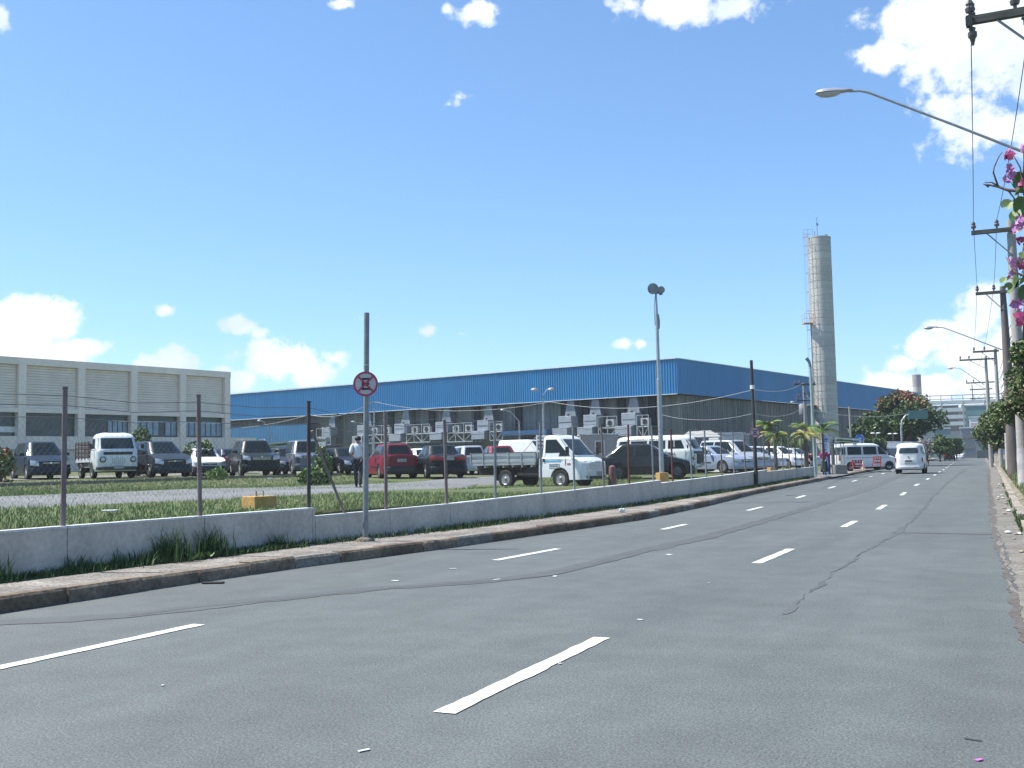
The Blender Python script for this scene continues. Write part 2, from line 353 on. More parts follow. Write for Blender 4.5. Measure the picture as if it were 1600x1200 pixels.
L1s = [(-1.0, -6.6), (5.1, -6.5), (13.6, -6.42), (20.1, -5.88), (27.3, -5.72), (35.2, -5.77), (45.2, -6.1), (56, -6.4), (66, -6.6), (75.6, -6.7), (86, -6.9), (98, -7.1)]
for lst, lens in ((L2s, [2.62, 2.23, 1.9, 2.4, 2.6, 2.7]), (L1s, [2.4, 2.42, 1.95, 1.6, 1.95, 2.15, 2.5, 2.6])):
    for i, (y, x) in enumerate(lst):
        ln = lens[min(i, len(lens)-1)]
        x2 = np.interp(y+ln, [q[0] for q in lst], [q[1] for q in lst])
        ln_ = ln
        dash([np.array([x, y, .006]), np.array([x2, y+ln_, .006])], .135).build('lane_dash', line_white, lanes)
# dark resurfaced seam strips
def strip(pxl, w0, name, z=.004, mat=None, seed=1):
    rr = random.Random(seed); c = [G(*p) for p in pxl]; dd = np.r_[0, np.cumsum([np.linalg.norm(b-a) for a, b in zip(c, c[1:])])]
    n = int(dd[-1]/.12); Lp, Rp = [], []; j1 = j2 = 0
    for i in range(n):
        s = dd[-1]*i/(n-1); q = np.array([np.interp(s, dd, [p[k] for p in c]) for k in range(2)]); q2 = np.array([np.interp(s+.3, dd, [p[k] for p in c]) for k in range(2)]); q0 = np.array([np.interp(s-.3, dd, [p[k] for p in c]) for k in range(2)])
        t = q2 - q0; t /= np.linalg.norm(t); nn = np.array([t[1], -t[0]])
        j1 = .8*j1 + rr.uniform(-.03, .03); j2 = .8*j2 + rr.uniform(-.03, .03); w = np.interp(s/dd[-1], np.linspace(0, 1, len(w0)), w0)
        a = q - nn*(w/2+j1); b = q + nn*(w/2+j2); Lp.append((*a, z)); Rp.append((*b, z))
    mbx = MB()
    for i in range(n-1): mbx.quad(Lp[i], Rp[i], Rp[i+1], Lp[i+1])
    return mbx.build(name, mat or asphalt_dark, **S)
strip([(-260, 985), (0, 974), (200, 962), (400, 939), (600, 919), (760, 908), (850, 898), (930, 880), (1000, 862), (1100, 840), (1200, 812), (1290, 785), (1350, 766), (1400, 746), (1440, 733)], [.34, .36, .32, .36, .6, .5, .44, .42, .44, .5], 'road_seam', mat=M('asphalt_band', (.074, .081, .082), .85, var=.12, scale=2, fine=.2, bscale=90), seed=3)
strip([(200, 962), (400, 939), (600, 919), (760, 908), (850, 898), (930, 880), (1000, 862), (1100, 840), (1200, 812), (1290, 785)], [.1, .2, .34, .3, .26, .24], 'road_seam', z=.0055, seed=13)
soft = M('asphalt_worn_seam', (.075, .082, .083), .85, var=.2, scale=2, bump=.4, bscale=60, fine=.22)
strip([(1225, 960), (1290, 905), (1335, 870), (1400, 833), (1430, 810), (1455, 780), (1480, 755), (1508, 734)], [.02, .05, .07, .10, .10, .12], 'road_seam', mat=soft, seed=5)
strip([(1395, 832), (1460, 833), (1552, 835)], [.2, .26, .2], 'road_seam', z=.005, mat=soft, seed=8)
strip([(1560, 830), (1570, 860), (1580, 890), (1588, 925)], [.02, .04, .01], 'road_crack', z=.006, mat=asphalt_dark, seed=9)
strip([(1546, 712), (1545, 745), (1549, 780), (1552, 830), (1570, 890), (1600, 985), (1640, 1100)], [.16, .14, .14, .10, .08], 'road_edge_dirt', z=.0055, mat=M('dirt', (.09, .08, .07), .95, var=.3, fine=.3), seed=10)
# small chips of paint and litter on the road
for i, (px, py, w, hh, mat) in enumerate([(618, 908, .09, .05, line_white), (708, 889, .09, .04, line_white), (776, 906, .1, .035, line_white), (867, 901, .09, .05, line_white), (1046, 867, .12, .05, line_white), (1000, 969, .05, .03, line_white), (1108, 911, .02, .02, line_white), (569, 1174, .06, .02, line_white), (254, 1072, .02, .02, line_white), (875, 1038, .03, .02, line_white), (1520, 1157, .08, .012, asphalt_dark), (1236, 774, .35, .22, asphalt_dark), (1530, 1189, .035, .02, M('petal', (.45, .12, .38), .6))]):
    p = G(px, py); MB().box((p[0], p[1], .004 + .002), (w, hh, .004), rz=.6*i).build('road_litter' if mat is not line_white else 'paint_chip', mat, **S)

# pavement between wall and kerb
ys2 = np.arange(-10, 62.5, .5); rr = random.Random(2)
P = np.array([[(x0 + (x1-x0)*t, y, .15 - .012*t + rr.uniform(-.006, .006)) for t in np.linspace(0, 1, 7)] for y in ys2 for x0, x1 in [(wallx(y)+.0, kerbx(y)-.17)]])
mb = MB(); mb.grid(P); mb.build('pavement', walk, **S)
ys3 = np.arange(61, 75, 1.); P = np.array([[(x0 + (x1-x0)*t, y, .09 + (.0 if y > 62.5 else .03)) for t in (0, 1)] for y in ys3 for x0, x1 in [(-40, kerbx(y)+.02)]]); mb = MB(); mb.grid(P); mb.build('driveway', asphalt_lot, **S)
P = np.array([[(x0 + (x1-x0)*t, y, .12) for t in (0, 1)] for y in np.arange(74, 260, 6.) for x0, x1 in [(-12.5, kerbx(y))]]); mb = MB(); mb.grid(P); mb.build('far_pavement', walk, **S)
kerb = E('kerb', (0, 0, 0), **S); y = -9.; i = 0; rr = random.Random(4)
while y < 260:
    ln = rr.uniform(.85, 1.15) if y < 62 else 6.
    if 62 < y < 74: y += 6; continue
    a = np.array([kerbx(y+.01), y+.008]); b = np.array([kerbx(y+ln-.01), y+ln-.008]); t = (b-a)/np.linalg.norm(b-a); nn = np.array([-t[1], t[0]]); hgt = .155 + rr.uniform(-.012, .008)
    mb = MB(); o = rr.uniform(-.012, .012)
    prof = [(.0 + o, -.05), (.0 + o, hgt-.03), (.025+o, hgt), (.19, hgt), (.19, -.05)]
    n0 = mb.add([(*(a + nn*u), v) for u, v in prof] + [(*(b + nn*u), v) for u, v in prof])
    mb.face([n0+k for k in range(5)]); mb.face([n0+5+k for k in reversed(range(5))])
    for k in range(5): kk = (k+1) % 5; mb.face((n0+k, n0+5+k, n0+5+kk, n0+kk))
    mb.build('kerb_stone', kerb_m[2 if rr.random() < .16 else (1 if rr.random() < .45 else 0)], kerb); y += ln; i += 1
kerb2 = E('right_kerb', (0, 0, 0), **S); y = -4.
rk = [M('kerb_r1', (.27, .235, .19), .9, var=.3, scale=3, bump=.7, bscale=16, fine=.25), M('kerb_r2', (.20, .18, .15), .9, var=.3, scale=3, bump=.7, bscale=16, fine=.25)]
while y < 160:
    ln = rr.uniform(.9, 1.2) if y < 70 else 6.; g = gutfar(y+ln/2); d = rr.uniform(-.015, .015)
    if not (20.5 < y < 22.3): MB().box((.545+g+d, y+ln/2, .06), (.17, ln-.02, .2+rr.uniform(-.015, .015))).build('kerb_stone', rk[rr.random() < .4], kerb2, bevel=.012)
    y += ln

# -------- boundary wall with panels, then the wire fence on it
post_px = [105, 319, 488, 608, 702, 778, 849, 901, 947, 986, 1024, 1054, 1083.5, 1106, 1130, 1149.5, 1167.5, 1182, 1196.6, 1212.5, 1225.6, 1236, 1246, 1255]
post_y = [float(onwall(p)[1]) for p in post_px]
wy = [-6, -3.5, -1., 1.5, 4.2, 6.9]
jy = wy + post_y + [60.2, 62.6]
jy = sorted(set([round(v, 3) for v in jy + [14.225, 29.925, 46.82]])); jy = [j for k, j in enumerate(jy) if k == 0 or j - jy[k-1] > .5 or j in (14.225, 29.925, 46.82)]
bwall = E('boundary_wall', (wallx(20), 20, 0), label='long low grey rendered wall between the pavement and the car park, carrying the wire fence', cat='wall')
off = Vector((wallx(20), 20, 0))
def wl(p): return (p[0]-off.x, p[1]-off.y, p[2])
for a, b in zip(jy, jy[1:]):
    if b - a < .05: continue
    ya, yb = a+.006, b-.006; za, zb = walltop(ya+.02), walltop(yb-.02)
    mb = MB(); nn = 5; A = []
    xa, xb = wallx(ya), wallx(yb)
    def pan(x_out, th, z0, da, db, mbx):
        n0 = mbx.add([wl((xa+x_out, ya, z0)), wl((xb+x_out, yb, z0)), wl((xb+x_out, yb, zb+db)), wl((xa+x_out, ya, za+da)), wl((xa+x_out-th, ya, z0)), wl((xb+x_out-th, yb, z0)), wl((xb+x_out-th, yb, zb+db)), wl((xa+x_out-th, ya, za+da))])
        for q in ((0,1,2,3),(5,4,7,6),(3,2,6,7),(1,5,6,2),(4,0,3,7)): mbx.face([n0+k for k in q])
    pan(0, .15, -.25, -.03, -.03, mb); mb.build('wall_panel', concrete_wall, bwall)
    mb = MB(); n0 = mb.add([wl((xa+.008, ya, za-.029)), wl((xb+.008, yb, zb-.029)), wl((xb+.008, yb, zb)), wl((xa+.008, ya, za)), wl((xa-.158, ya, za-.029)), wl((xb-.158, yb, zb-.029)), wl((xb-.158, yb, zb)), wl((xa-.158, ya, za))])
    for q in ((0,1,2,3),(5,4,7,6),(3,2,6,7),(1,5,6,2),(4,0,3,7)): mb.face([n0+k for k in q])
    mb.build('coping', cap_white, bwall)
mb = MB()
for a, b in zip(np.arange(-8, 62, 2.), np.arange(-6, 64, 2.)): mb.quad(wl((wallx(a)-.03, a, -.2)), wl((wallx(b)-.03, b, -.2)), wl((wallx(b)-.03, b, .54)), wl((wallx(a)-.03, a, .54)))
mb.build('joint_backing', M('joint_dark', (.07, .07, .07), .9), bwall)

fence = E('chain_link_fence', (wallx(20), 20, .6), label='see-through wire mesh fence on rusty posts along the top of the low grey wall', cat='fence')
offf = Vector((wallx(20), 20, .6))
def fl(p): return (p[0]-offf.x, p[1]-offf.y, p[2]-offf.z)
rr = random.Random(9)
py_all = [-5, -1.5, 2., 6.] + post_y; tops = []
for i, yv in enumerate(py_all):
    x = wallx(yv)-.075; h = 1.68 if i < 8 else 1.55; z0 = walltop(yv)-.2
    lean = (rr.uniform(-.03, .03), rr.uniform(-.03, .03)); zt = walltop(yv)+h
    mb = MB(); mb.tube([fl((x, yv, z0)), fl((x+lean[0], yv+lean[1], zt))], .031 if i < 9 else .028, 8)
    mb.tube([fl((x+lean[0], yv+lean[1], zt)), fl((x+lean[0]*1.1, yv+lean[1], zt+.03))], .036, 8)
    mb.build('post', [rust, post_dark, galv_dull, rust_red][(0, 0, 0, 0, 0, 0, 1, 0, 0, 2, 2, 2, 0, 3, 2, 3, 2, 2, 0, 2)[i % 20]], fence, autosm=40); tops.append(((x+lean[0], yv+lean[1], zt)))
mb = MB(); pA = L(536, 798); a0 = np.array([wallx(14.16)-.1, 14.3, 1.95]); mb.tube([fl(a0), fl((wallx(15.1)-.12, 15.05, .5))], .024, 6); mb.build('brace', rust, fence)
# chain link: real diagonal wires; barbed strands above
V, Q = [], []
def wire(a, b, r):
    a, b = np.array(a), np.array(b); t = b-a; t /= np.linalg.norm(t); x = np.cross(t, (1., .1, 0)); x /= np.linalg.norm(x); y = np.cross(t, x); n = len(V)
    for p in (a, b):
        for k in range(3): V.append(p + (x*math.cos(2.094*k) + y*math.sin(2.094*k))*r)
    for k in range(3): Q.append((n+k, n+(k+1) % 3, n+3+(k+1) % 3, n+3+k))
Hm = 1.28; pit = .085; yv = -4.
while yv < 57:
    p_ = pit if yv < 30 else pit*2.2
    for s in (1, -1):
        y1 = yv + s*Hm*.9
        if -4.5 < y1 < 58: 
            z0 = walltop(yv)+.03; wire(fl((wallx(yv)-.075, yv, z0)), fl((wallx(y1)-.075, y1, z0+Hm)), .0009 if yv < 26 else .0010)
    yv += p_
fast_mesh('wire_mesh', V, Q, [mesh_wire], None, fence, 'stuff')
for hh in (1.33, 1.48, 1.6):
    mb = MB()
    for a, b in zip(tops, tops[1:]):
        za, zb = walltop(a[1])+hh, walltop(b[1])+hh; m_ = ((a[0]+b[0])/2, (a[1]+b[1])/2, (za+zb)/2 - .03 - rr.uniform(0, .03))
        mb.tube([fl((a[0], a[1], za)), fl(m_), fl((b[0], b[1], zb))], .0045, 4, caps=False)
    mb.build('barbed_strand', mesh_wire, fence)

# -------- lot surfaces
def resample_(P_, step):
    P_ = np.array(P_); d = np.r_[0, np.cumsum(np.linalg.norm(np.diff(P_, axis=0), axis=1))]; return [np.array([np.interp(s, d, P_[:, q]) for q in range(3)]) for s in np.arange(0, d[-1], step)]
gx = np.r_[np.linspace(-170, -60, 23), np.linspace(-58, -12, 93), [-11.4, -11.3]]; gy = np.r_[np.linspace(-12, 70, 140), np.linspace(74, 250, 23)]
P = np.zeros((len(gy), len(gx), 3))
for j, yv in enumerate(gy):
    xx = gx.copy(); e = wallx(min(yv, 64)) - .14 if yv < 62 else -9.6; xx[-1] = e; xx[-2] = e
    xx = np.where(xx > e, e, xx); P[j, :, 0] = xx; P[j, :, 1] = yv; P[j, :, 2] = zl(xx, np.full_like(xx, yv)) if yv < 90 else zl(xx, np.full_like(xx, 90.))
    if yv > 56: P[j, :, 2] = np.where(P[j, :, 0] > -22, P[j, :, 2]*max(0, 1-(yv-56)/5)+.05*min(1, (yv-56)/5), P[j, :, 2])
P[:, -1, 2] -= .5
mb = MB(); mb.grid(P, flip=True); lot = mb.build('lot_ground', grass_ground, smooth=True, **S)
def lot_sheet(near, farp, name, mat, dz, n=120, k=9):
    A = np.array([L(*p) for p in near]); B = np.array([L(*p) for p in farp])
    def res(P_, n):
        d = np.r_[0, np.cumsum(np.linalg.norm(np.diff(P_[:, :2], axis=0), axis=1))]; return np.array([[np.interp(s, d, P_[:, q]) for q in (0, 1)] for s in np.linspace(0, d[-1], n)])
    a, b = res(A, n), res(B, n); Gd = np.zeros((n, k, 3))
    for i in range(n):
        for j in range(k):
            q = a[i]*(1-j/(k-1)) + b[i]*j/(k-1); Gd[i, j] = (q[0], q[1], float(zl(q[0], q[1]))+(dz if 0 < j < k-1 else -.10))
    mbx = MB(); mbx.grid(Gd); return mbx.build(name, mat, smooth=True, **S)
lot_sheet([(-150, 808), (0, 797.5), (200, 788), (380, 780), (575, 770), (665, 764.5), (744, 759.5), (800, 757)], [(-150, 783), (0, 777.5), (200, 769.5), (400, 762.5), (575, 756), (691, 748.5), (760, 746), (820, 745)], 'lot_lane', asphalt_lot, .05)
A = resample_([L(*p) for p in [(-160, 757), (0, 748), (150, 744), (300, 741.5), (430, 740), (552, 738), (700, 742), (860, 743), (1000, 738)]], 1.5)
Gd = np.array([[(q[0]-t*6, q[1]+t*46, float(zl(q[0]-t*6, q[1]+t*46))+(.025 if t else -.08)) for t in np.linspace(0, 1, 24)] for q in A]); mb = MB(); mb.grid(Gd); mb.build('car_park', M('car_park_gravel', (.16, .155, .14), .95, var=.2, scale=.6, fine=.25, bscale=20, bump=.4), smooth=True, **S)
lk = E('lot_kerb', (0, 0, 0), **S); kp = [L(*p) for p in [(-120, 764), (0, 760.5), (100, 757.5), (200, 754), (300, 750.5), (400, 747), (480, 744.5), (552, 742)]]
def resample(P_, step):
    P_ = np.array(P_); d = np.r_[0, np.cumsum(np.linalg.norm(np.diff(P_, axis=0), axis=1))]; return [np.array([np.interp(s, d, P_[:, q]) for q in range(3)]) for s in np.arange(0, d[-1], step)]
kq = resample(kp, 1.4)
for a, b in zip(kq, kq[1:]):
    t = b-a; c = (a+b)/2; MB().box((c[0], c[1], float(zl(c[0], c[1]))+.03), (np.linalg.norm(t)-.03, .14, .16), rz=math.atan2(t[1], t[0])).build('kerb_stone', kerb_m[2], lk)

# grass blades on the near lawn (nobody could count them)
def blades(N_, sampler, hmin, hmax, wmin, wmax, lean, mats, name, per=1, seed=1, kind='stuff', zf=None):
    g = np.random.default_rng(seed); xy = sampler(g, N_); n = len(xy); a = g.uniform(0, 2*np.pi, n); h = g.uniform(hmin, hmax, n)*g.uniform(.5, 1, n); w = g.uniform(wmin, wmax, n)
    z = zf(xy[:, 0], xy[:, 1]); base = np.c_[xy, z]; sx = np.c_[np.cos(a), np.sin(a), np.zeros(n)]*w[:, None]; la = g.uniform(0, 2*np.pi, n); lv = np.c_[np.cos(la), np.sin(la), np.zeros(n)]*(h*g.uniform(.1, 1, n)*lean)[:, None]
    mid = base + lv*.4 + np.c_[np.zeros((n, 2)), h*.62]; tip = base + lv*1.2 + np.c_[np.zeros((n, 2)), h]
    V_ = np.stack([base - sx, base + sx, mid + sx*.6, mid - sx*.6, tip], 1).reshape(-1, 3); i0 = np.arange(n)*5
    Fc = np.r_[np.c_[i0, i0+1, i0+2, i0+3], np.c_[i0+3, i0+2, i0+4, i0+4]]
    # last faces are triangles: store as separate degenerate-free triangles
    q = np.c_[i0, i0+1, i0+2]; r = np.c_[i0, i0+2, i0+3]; s = np.c_[i0+3, i0+2, i0+4]
    mi = g.choice(len(mats), n, p=np.array([.45, .35, .2]) if len(mats) == 3 else None); return fast_mesh(name, V_, np.r_[q, r, s], mats, np.r_[mi, mi, mi], kind=kind)
nearE = np.array([L(*p) for p in [(-150, 808), (0, 797.5), (200, 788), (380, 780), (575, 770), (665, 764.5), (744, 759.5)]])
def lawn(g, n):
    y = g.uniform(0, 1, n*4)**1.4*42+4; x = wallx(y) - .2 - g.uniform(0, 1, n*4)**1.2*15
    # keep on the wall side of the lane
    o_ = np.argsort(nearE[:, 0]); ex = np.interp(x, nearE[o_, 0], nearE[o_, 1])
    ok = (y < ex + .15); return np.c_[x[ok], y[ok]][:n]
def clump(g, xy, k=.25): return xy
blades(70000, lawn, .04, .13, .004, .009, .8, blade_m, 'lawn_grass', seed=3, zf=lambda x, y: zl(x, y)-.005)
def lawn3(g, n):
    c = [L(*p)[:2] for p in [(700, 766), (1010, 756), (1000, 744), (830, 748)]]; u = g.uniform(0, 1, n)[:, None]; v = g.uniform(0, 1, n)[:, None]; return (c[0]*(1-u)+c[1]*u)*(1-v) + (c[3]*(1-u)+c[2]*u)*v
blades(16000, lawn3, .03, .10, .007, .013, .8, [blade_m[1], blade_m[0], blade_m[2]], 'lawn_grass', seed=8, zf=lambda x, y: zl(x, y)-.005)
def lawn2(g, n):
    A = np.array([L(*p) for p in [(0, 777), (400, 762), (575, 755)]]); B = np.array([L(*p) for p in [(0, 755), (300, 746), (552, 738)]]); t = g.uniform(-.3, 1, n); s = g.uniform(0, 1, n)
    a = np.c_[np.interp(t, [0, .7, 1], A[:, 0]), np.interp(t, [0, .7, 1], A[:, 1])]; b = np.c_[np.interp(t, [0, .55, 1], B[:, 0]), np.interp(t, [0, .55, 1], B[:, 1])]; q = a*(1-s[:, None]) + b*s[:, None]; q[:, 0] -= g.uniform(0, 1, n)*(t < 0)*8; return q
blades(26000, lawn2, .03, .11, .007, .014, .8, [blade_m[2], blade_m[1], M('blade_dry', (.24, .21, .10), .8)], 'verge_grass', seed=4, zf=lambda x, y: zl(x, y)-.005)
# weeds along the foot of the wall, with one tall tuft
def wallfoot(g, n):
    y = g.uniform(2, 60, n*2); dens = .35 + .65*(np.sin(y*1.1)*.5+.5)*(np.sin(y*.37+1)*.5+.5); ok = g.uniform(0, 1, n*2) < dens; y = y[ok][:n]; return np.c_[wallx(y) + .03 + g.uniform(0, 1, len(y))**1.8*.36, y]
blades(15000, wallfoot, .04, .16, .004, .010, 1.0, weed_m, 'wall_foot_weeds', seed=5, zf=lambda x, y: 0*x+.145)
def leftfoot(g, n):
    y = g.uniform(7.5, 13.6, n); return np.c_[wallx(y) + .03 + g.uniform(0, 1, n)**1.6*.30, y]
blades(6000, leftfoot, .03, .13, .004, .009, 1.0, weed_m, 'wall_foot_weeds', seed=15, zf=lambda x, y: 0*x+.145)
def tuft(cy, sy, n_, h0, h1, seed):
    def f(g, n): y = cy + np.clip(g.normal(0, sy, n), -1.3*sy, 1.3*sy); return np.c_[wallx(y) + .04 + np.abs(g.normal(0, .14, n)), y]
    return blades(n_, f, h0, h1, .006, .013, .55, weed_m, 'tall_weed', seed=seed, kind=None, zf=lambda x, y: 0*x+.14)
for i, (cy, s_, n_, h1, lb) in enumerate([(11.15, .17, 260, .62, 'tall dark green grass tuft, the largest at the foot of the grey wall'), (11.85, .16, 200, .58, 'tall grass tuft just right of the largest one by the grey wall'), (10.6, .28, 200, .32, 'shorter weed clump left of the tall tufts by the grey wall'), (9.75, .16, 110, .30, 'small dark weed clump at the wall foot near the left edge'), (13.2, .12, 80, .34, 'thin weed sprig by the wall, right of the tall tufts'), (8.6, .06, 50, .42, 'single upright weed by the wall at the left edge')]):
    tag(tuft(cy, s_, n_, .15, h1, 20+i), lb, 'weed')
# broad pale weed leaves in front of the tuft
g = np.random.default_rng(31); V, Q = [], []
for k in range(26):
    c = np.array([wallx(11.2) + .3 + g.uniform(-.1, .12), 11.45 + g.normal(0, .22), .16]); a = g.uniform(0, 6.28); l = g.uniform(.08, .16); d = np.array([math.cos(a), math.sin(a), .7]); s = np.array([-math.sin(a), math.cos(a), 0])*l*.22; n = len(V)
    V += [c, c + d*l*.5 + s, c + d*l, c + d*l*.5 - s]; Q.append((n, n+1, n+2, n+3))
tag(fast_mesh('broadleaf_weed', V, Q, [M('weed_pale', (.16, .22, .08), .6, var=.3)]), 'pale broad-leaved weed in front of the tallest tuft by the wall', 'weed')
# lawn litter and clover heap by the yellow block
p = L(172, 803); tag(MB().box((p[0], p[1], p[2]+.05), (.22, .16, .03), rz=.4).build('paper_scrap', line_white, bevel=.01), 'white scrap of paper lying on the lawn behind the wall, left', 'litter')
p = L(422, 750); tag(MB().box((p[0], p[1], p[2]+.06), (.2, .14, .05), rz=.4).build('litter_scrap', line_white, bevel=.01), 'small white scrap on the grass in front of the dark four-wheel-drive', 'litter')
p = G(972, 800, .15); tag(MB().box((p[0], p[1], .19), (.14, .10, .09), rz=.3).build('crumpled_cup', line_white, bevel=.025), 'small white crumpled cup on the pavement', 'litter')
p = G(333, 912, 0); tag(MB().box((p[0], p[1], .012), (.26, .09, .02), rz=.35).build('road_scrap', rubber, bevel=.008), 'flat black rubber scrap lying on the road by the kerb', 'litter')
def leafy_mound(name, c, rx, rz_, n, mats, label, cat='shrub', size=(.05, .11), seed=1, holes=.0, group=None, ry=None, lum=6, stems=True, p=None, ms=None, leafname='foliage'):
    g = np.random.default_rng(seed); ry = ry or rx; root = E(name, c, label=label, cat=cat, group=group)
    lobes = g.normal(0, 1, (lum, 3)); lobes /= np.linalg.norm(lobes, axis=1)[:, None]; lobes[:, 2] = np.abs(lobes[:, 2]); lc = lobes*np.array([rx, ry, rz_])*.55; lr = g.uniform(.38, .62, lum)
    li = g.integers(0, lum, n); d = g.normal(0, 1, (n, 3)); d /= np.linalg.norm(d, axis=1)[:, None]; rad = g.uniform(.6, 1.0, n)**.6
    pts = lc[li] + d*(rad*lr[li])[:, None]*np.array([rx, ry, rz_]); pts[:, 2] = np.abs(pts[:, 2] + rz_*.35)
    add_leaves(pts, g, size, mats, root, leafname, p=p)
    if stems:
        mb = MB()
        for k in range(7): q = lc[k % lum]; mb.tube([(q[0]*.1, q[1]*.1, -.1), (q[0]*.5, q[1]*.5, rz_*.35), (q[0], q[1], q[2]+rz_*.3)], [.03*rx, .02*rx, .008*rx], 5)
        mb.build('stem', bark, root)
    return root
def add_leaves(pts, g, size, mats, parent, name='crown', p=None, aspect=.6, mi=None):
    n = len(pts); a = g.normal(0, 1, (n, 3)); a /= np.linalg.norm(a, axis=1)[:, None]; b = g.normal(0, 1, (n, 3)); b -= a*(a*b).sum(1)[:, None]; b /= np.linalg.norm(b, axis=1)[:, None]
    s = g.uniform(size[0], size[1], n)[:, None]; a = a*s; b = b*s*aspect; V_ = np.stack([pts-a, pts+b, pts+a, pts-b], 1).reshape(-1, 3); i0 = np.arange(n)*4
    if mi is None: mi = g.choice(len(mats), n, p=p)
    return fast_mesh(name, V_, np.c_[i0, i0+1, i0+2, i0+3], mats, mi, parent)
# ================================================================== BUILDINGS
TH = math.atan2(math.cos(R(11.8)), math.sin(R(11.8)))          # direction of the long roadside walls
def local(P, o, rz):
    d = np.array(P[:2]) - np.array(o[:2]); c, s = math.cos(-rz), math.sin(-rz); return np.array([d[0]*c - d[1]*s, d[0]*s + d[1]*c, P[2]])
def plane_hit(px, py, o, rz, axis):     # where the sight line meets the local plane x=0 (axis 0) or y=0 (axis 1)
    d = ray(px, py); c, s = math.cos(-rz), math.sin(-rz); cl = local(CAM, o, rz); dl = np.array([d[0]*c - d[1]*s, d[0]*s + d[1]*c, d[2]])
    t = -cl[axis]/dl[axis]; return cl + dl*t
corner = D(1057, 560, 112); WO = (corner[0], corner[1], 0)
blue_m = M('blue_cladding', (.026, .205, .43), .5, .0, var=.10, scale=.35, stretch=(1, 1, .3), coat=.15)
blue_s = M('blue_cladding_side', (.026, .205, .43), .5, .0, var=.10, scale=.35, stretch=(1, 1, .3), coat=.15)
grey_clad = M('grey_cladding', (.27, .265, .24), .7, .0, rgb2=(.12, .12, .11), scale=1.6, stretch=(1.6, 1.6, .12), thr=(.35, .68))
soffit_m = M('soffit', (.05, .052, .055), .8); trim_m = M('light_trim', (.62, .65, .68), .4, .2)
wh = E('warehouse', WO, TH, label='long low warehouse with a deep blue corrugated band over grey ribbed walls', cat='building')
def ribbed(axis, a0, a1, z0, z1, off, pitch, depth, mbx, frac=.45):
    # axis 0: wall in plane x=-off running along y ; axis 1: wall in plane y=-off running along x
    prof = []; a = a0
    while a < a1:
        prof += [(a, 0), (a + pitch*(1-frac)-.02, 0), (a + pitch*(1-frac)+.02, depth), (a + pitch - .02, depth)]; a += pitch
    prof.append((a1, 0)); pts = [((-off-d, s) if axis == 0 else (s, -off-d)) for s, d in prof]
    n = mbx.add([(*p, z0) for p in pts] + [(*p, z1) for p in pts]); k = len(pts)
    for i in range(k-1): q = (n+i, n+i+1, n+k+i+1, n+k+i); mbx.face(q if axis == 1 else q[::-1])
    return mbx
LX, LY = 92., 125.
ribbed(0, 0, LY, 8.14, 11.86, 0, .32, .07, MB()).build('blue_band', blue_m, wh)
ribbed(1, 0, LX, 8.14, 11.86, 0, .32, .05, MB()).build('blue_band', blue_s, wh)
ribbed(0, 1.5, LY, -1, 8.14, -1.5, .5, .06, MB()).build('dock_wall', M('dock_cladding', (.25, .255, .24), .7, .0, rgb2=(.12, .13, .13), scale=1.4, stretch=(1.4, 1.4, .1), thr=(.35, .65)), wh)
ribbed(1, 1.5, LX, -1, 8.14, -.6, .5, .12, MB(), frac=.5).build('side_wall', grey_clad, wh)
MB().quad((1.5, .6, -1), (1.5, 1.6, -1), (1.5, 1.6, 8.1), (1.5, .6, 8.1)).build('corner_flashing', grey_clad, wh)
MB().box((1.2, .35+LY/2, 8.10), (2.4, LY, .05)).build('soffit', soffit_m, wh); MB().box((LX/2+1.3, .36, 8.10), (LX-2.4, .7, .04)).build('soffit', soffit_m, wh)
mb = MB(); mb.quad((0, 0, 11.9), (LX, 0, 11.9), (LX, 60, 12.0), (0, 60, 12.0)); mb.quad((0, 60, 12.0), (LX, 60, 12.0), (LX, LY, 11.9), (0, LY, 11.9)); mb.build('roof', M('roof_sheet', (.4, .42, .44), .5, .2), wh)
MB().box((-.07, LY/2, 11.9), (.22, LY, .10)).build('coping', trim_m, wh); MB().box((LX/2, -.05, 11.9), (LX, .16, .08)).build('coping', trim_m, wh)
MB().box((-.045, LY/2, 8.1), (.12, LY, .07)).build('lower_trim', trim_m, wh)
# blue lower block on the far left of the dock face
y0 = plane_hit(486, 680, WO, TH, 0)[1]
ribbed(0, y0, LY, -1, 7.0, .2, .32, .05, MB()).build('blue_lower_wall', M('blue_cladding_low', (.04, .18, .34), .5, .0, var=.1, scale=.35, coat=.15), wh)
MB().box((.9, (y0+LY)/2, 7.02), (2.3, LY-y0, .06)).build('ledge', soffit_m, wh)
# dark boxes painted as recess and doorway shade, red pipe, door canopy
for px in (1035,):
    h = plane_hit(px, 650, (WO[0], WO[1], 0), TH, 0); MB().tube([(1.3, h[1]+1.2, 1), (1.3, h[1]+1.2, 8)], .10, 8).build('red_pipe', M('red_pipe', (.30, .03, .04), .5), wh)
a = plane_hit(870, 660, WO, TH, 0)[1]; b = plane_hit(800, 660, WO, TH, 0)[1]
MB().box((-.6, (a+b)/2, 4.55), (3.0, b-a, .55)).build('door_canopy', M('canopy_blue', (.03, .09, .19), .5, var=.2), wh)
MB().box((1.3, (a+b)/2, 2.), (.3, b-a-1, 4.2)).build('opening_shade_box', M('opening_shade', (.012, .014, .014), .8), wh)  # near-black box stands in for the shade inside the doorway
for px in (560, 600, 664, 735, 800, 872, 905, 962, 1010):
    h = plane_hit(px, 650, WO, TH, 0)[1]; MB().box((1.35, h, 6.3), (.3, .9, 3.4)).build('recess_shade_box', M('recess_shade', (.03, .034, .035), .8), wh)
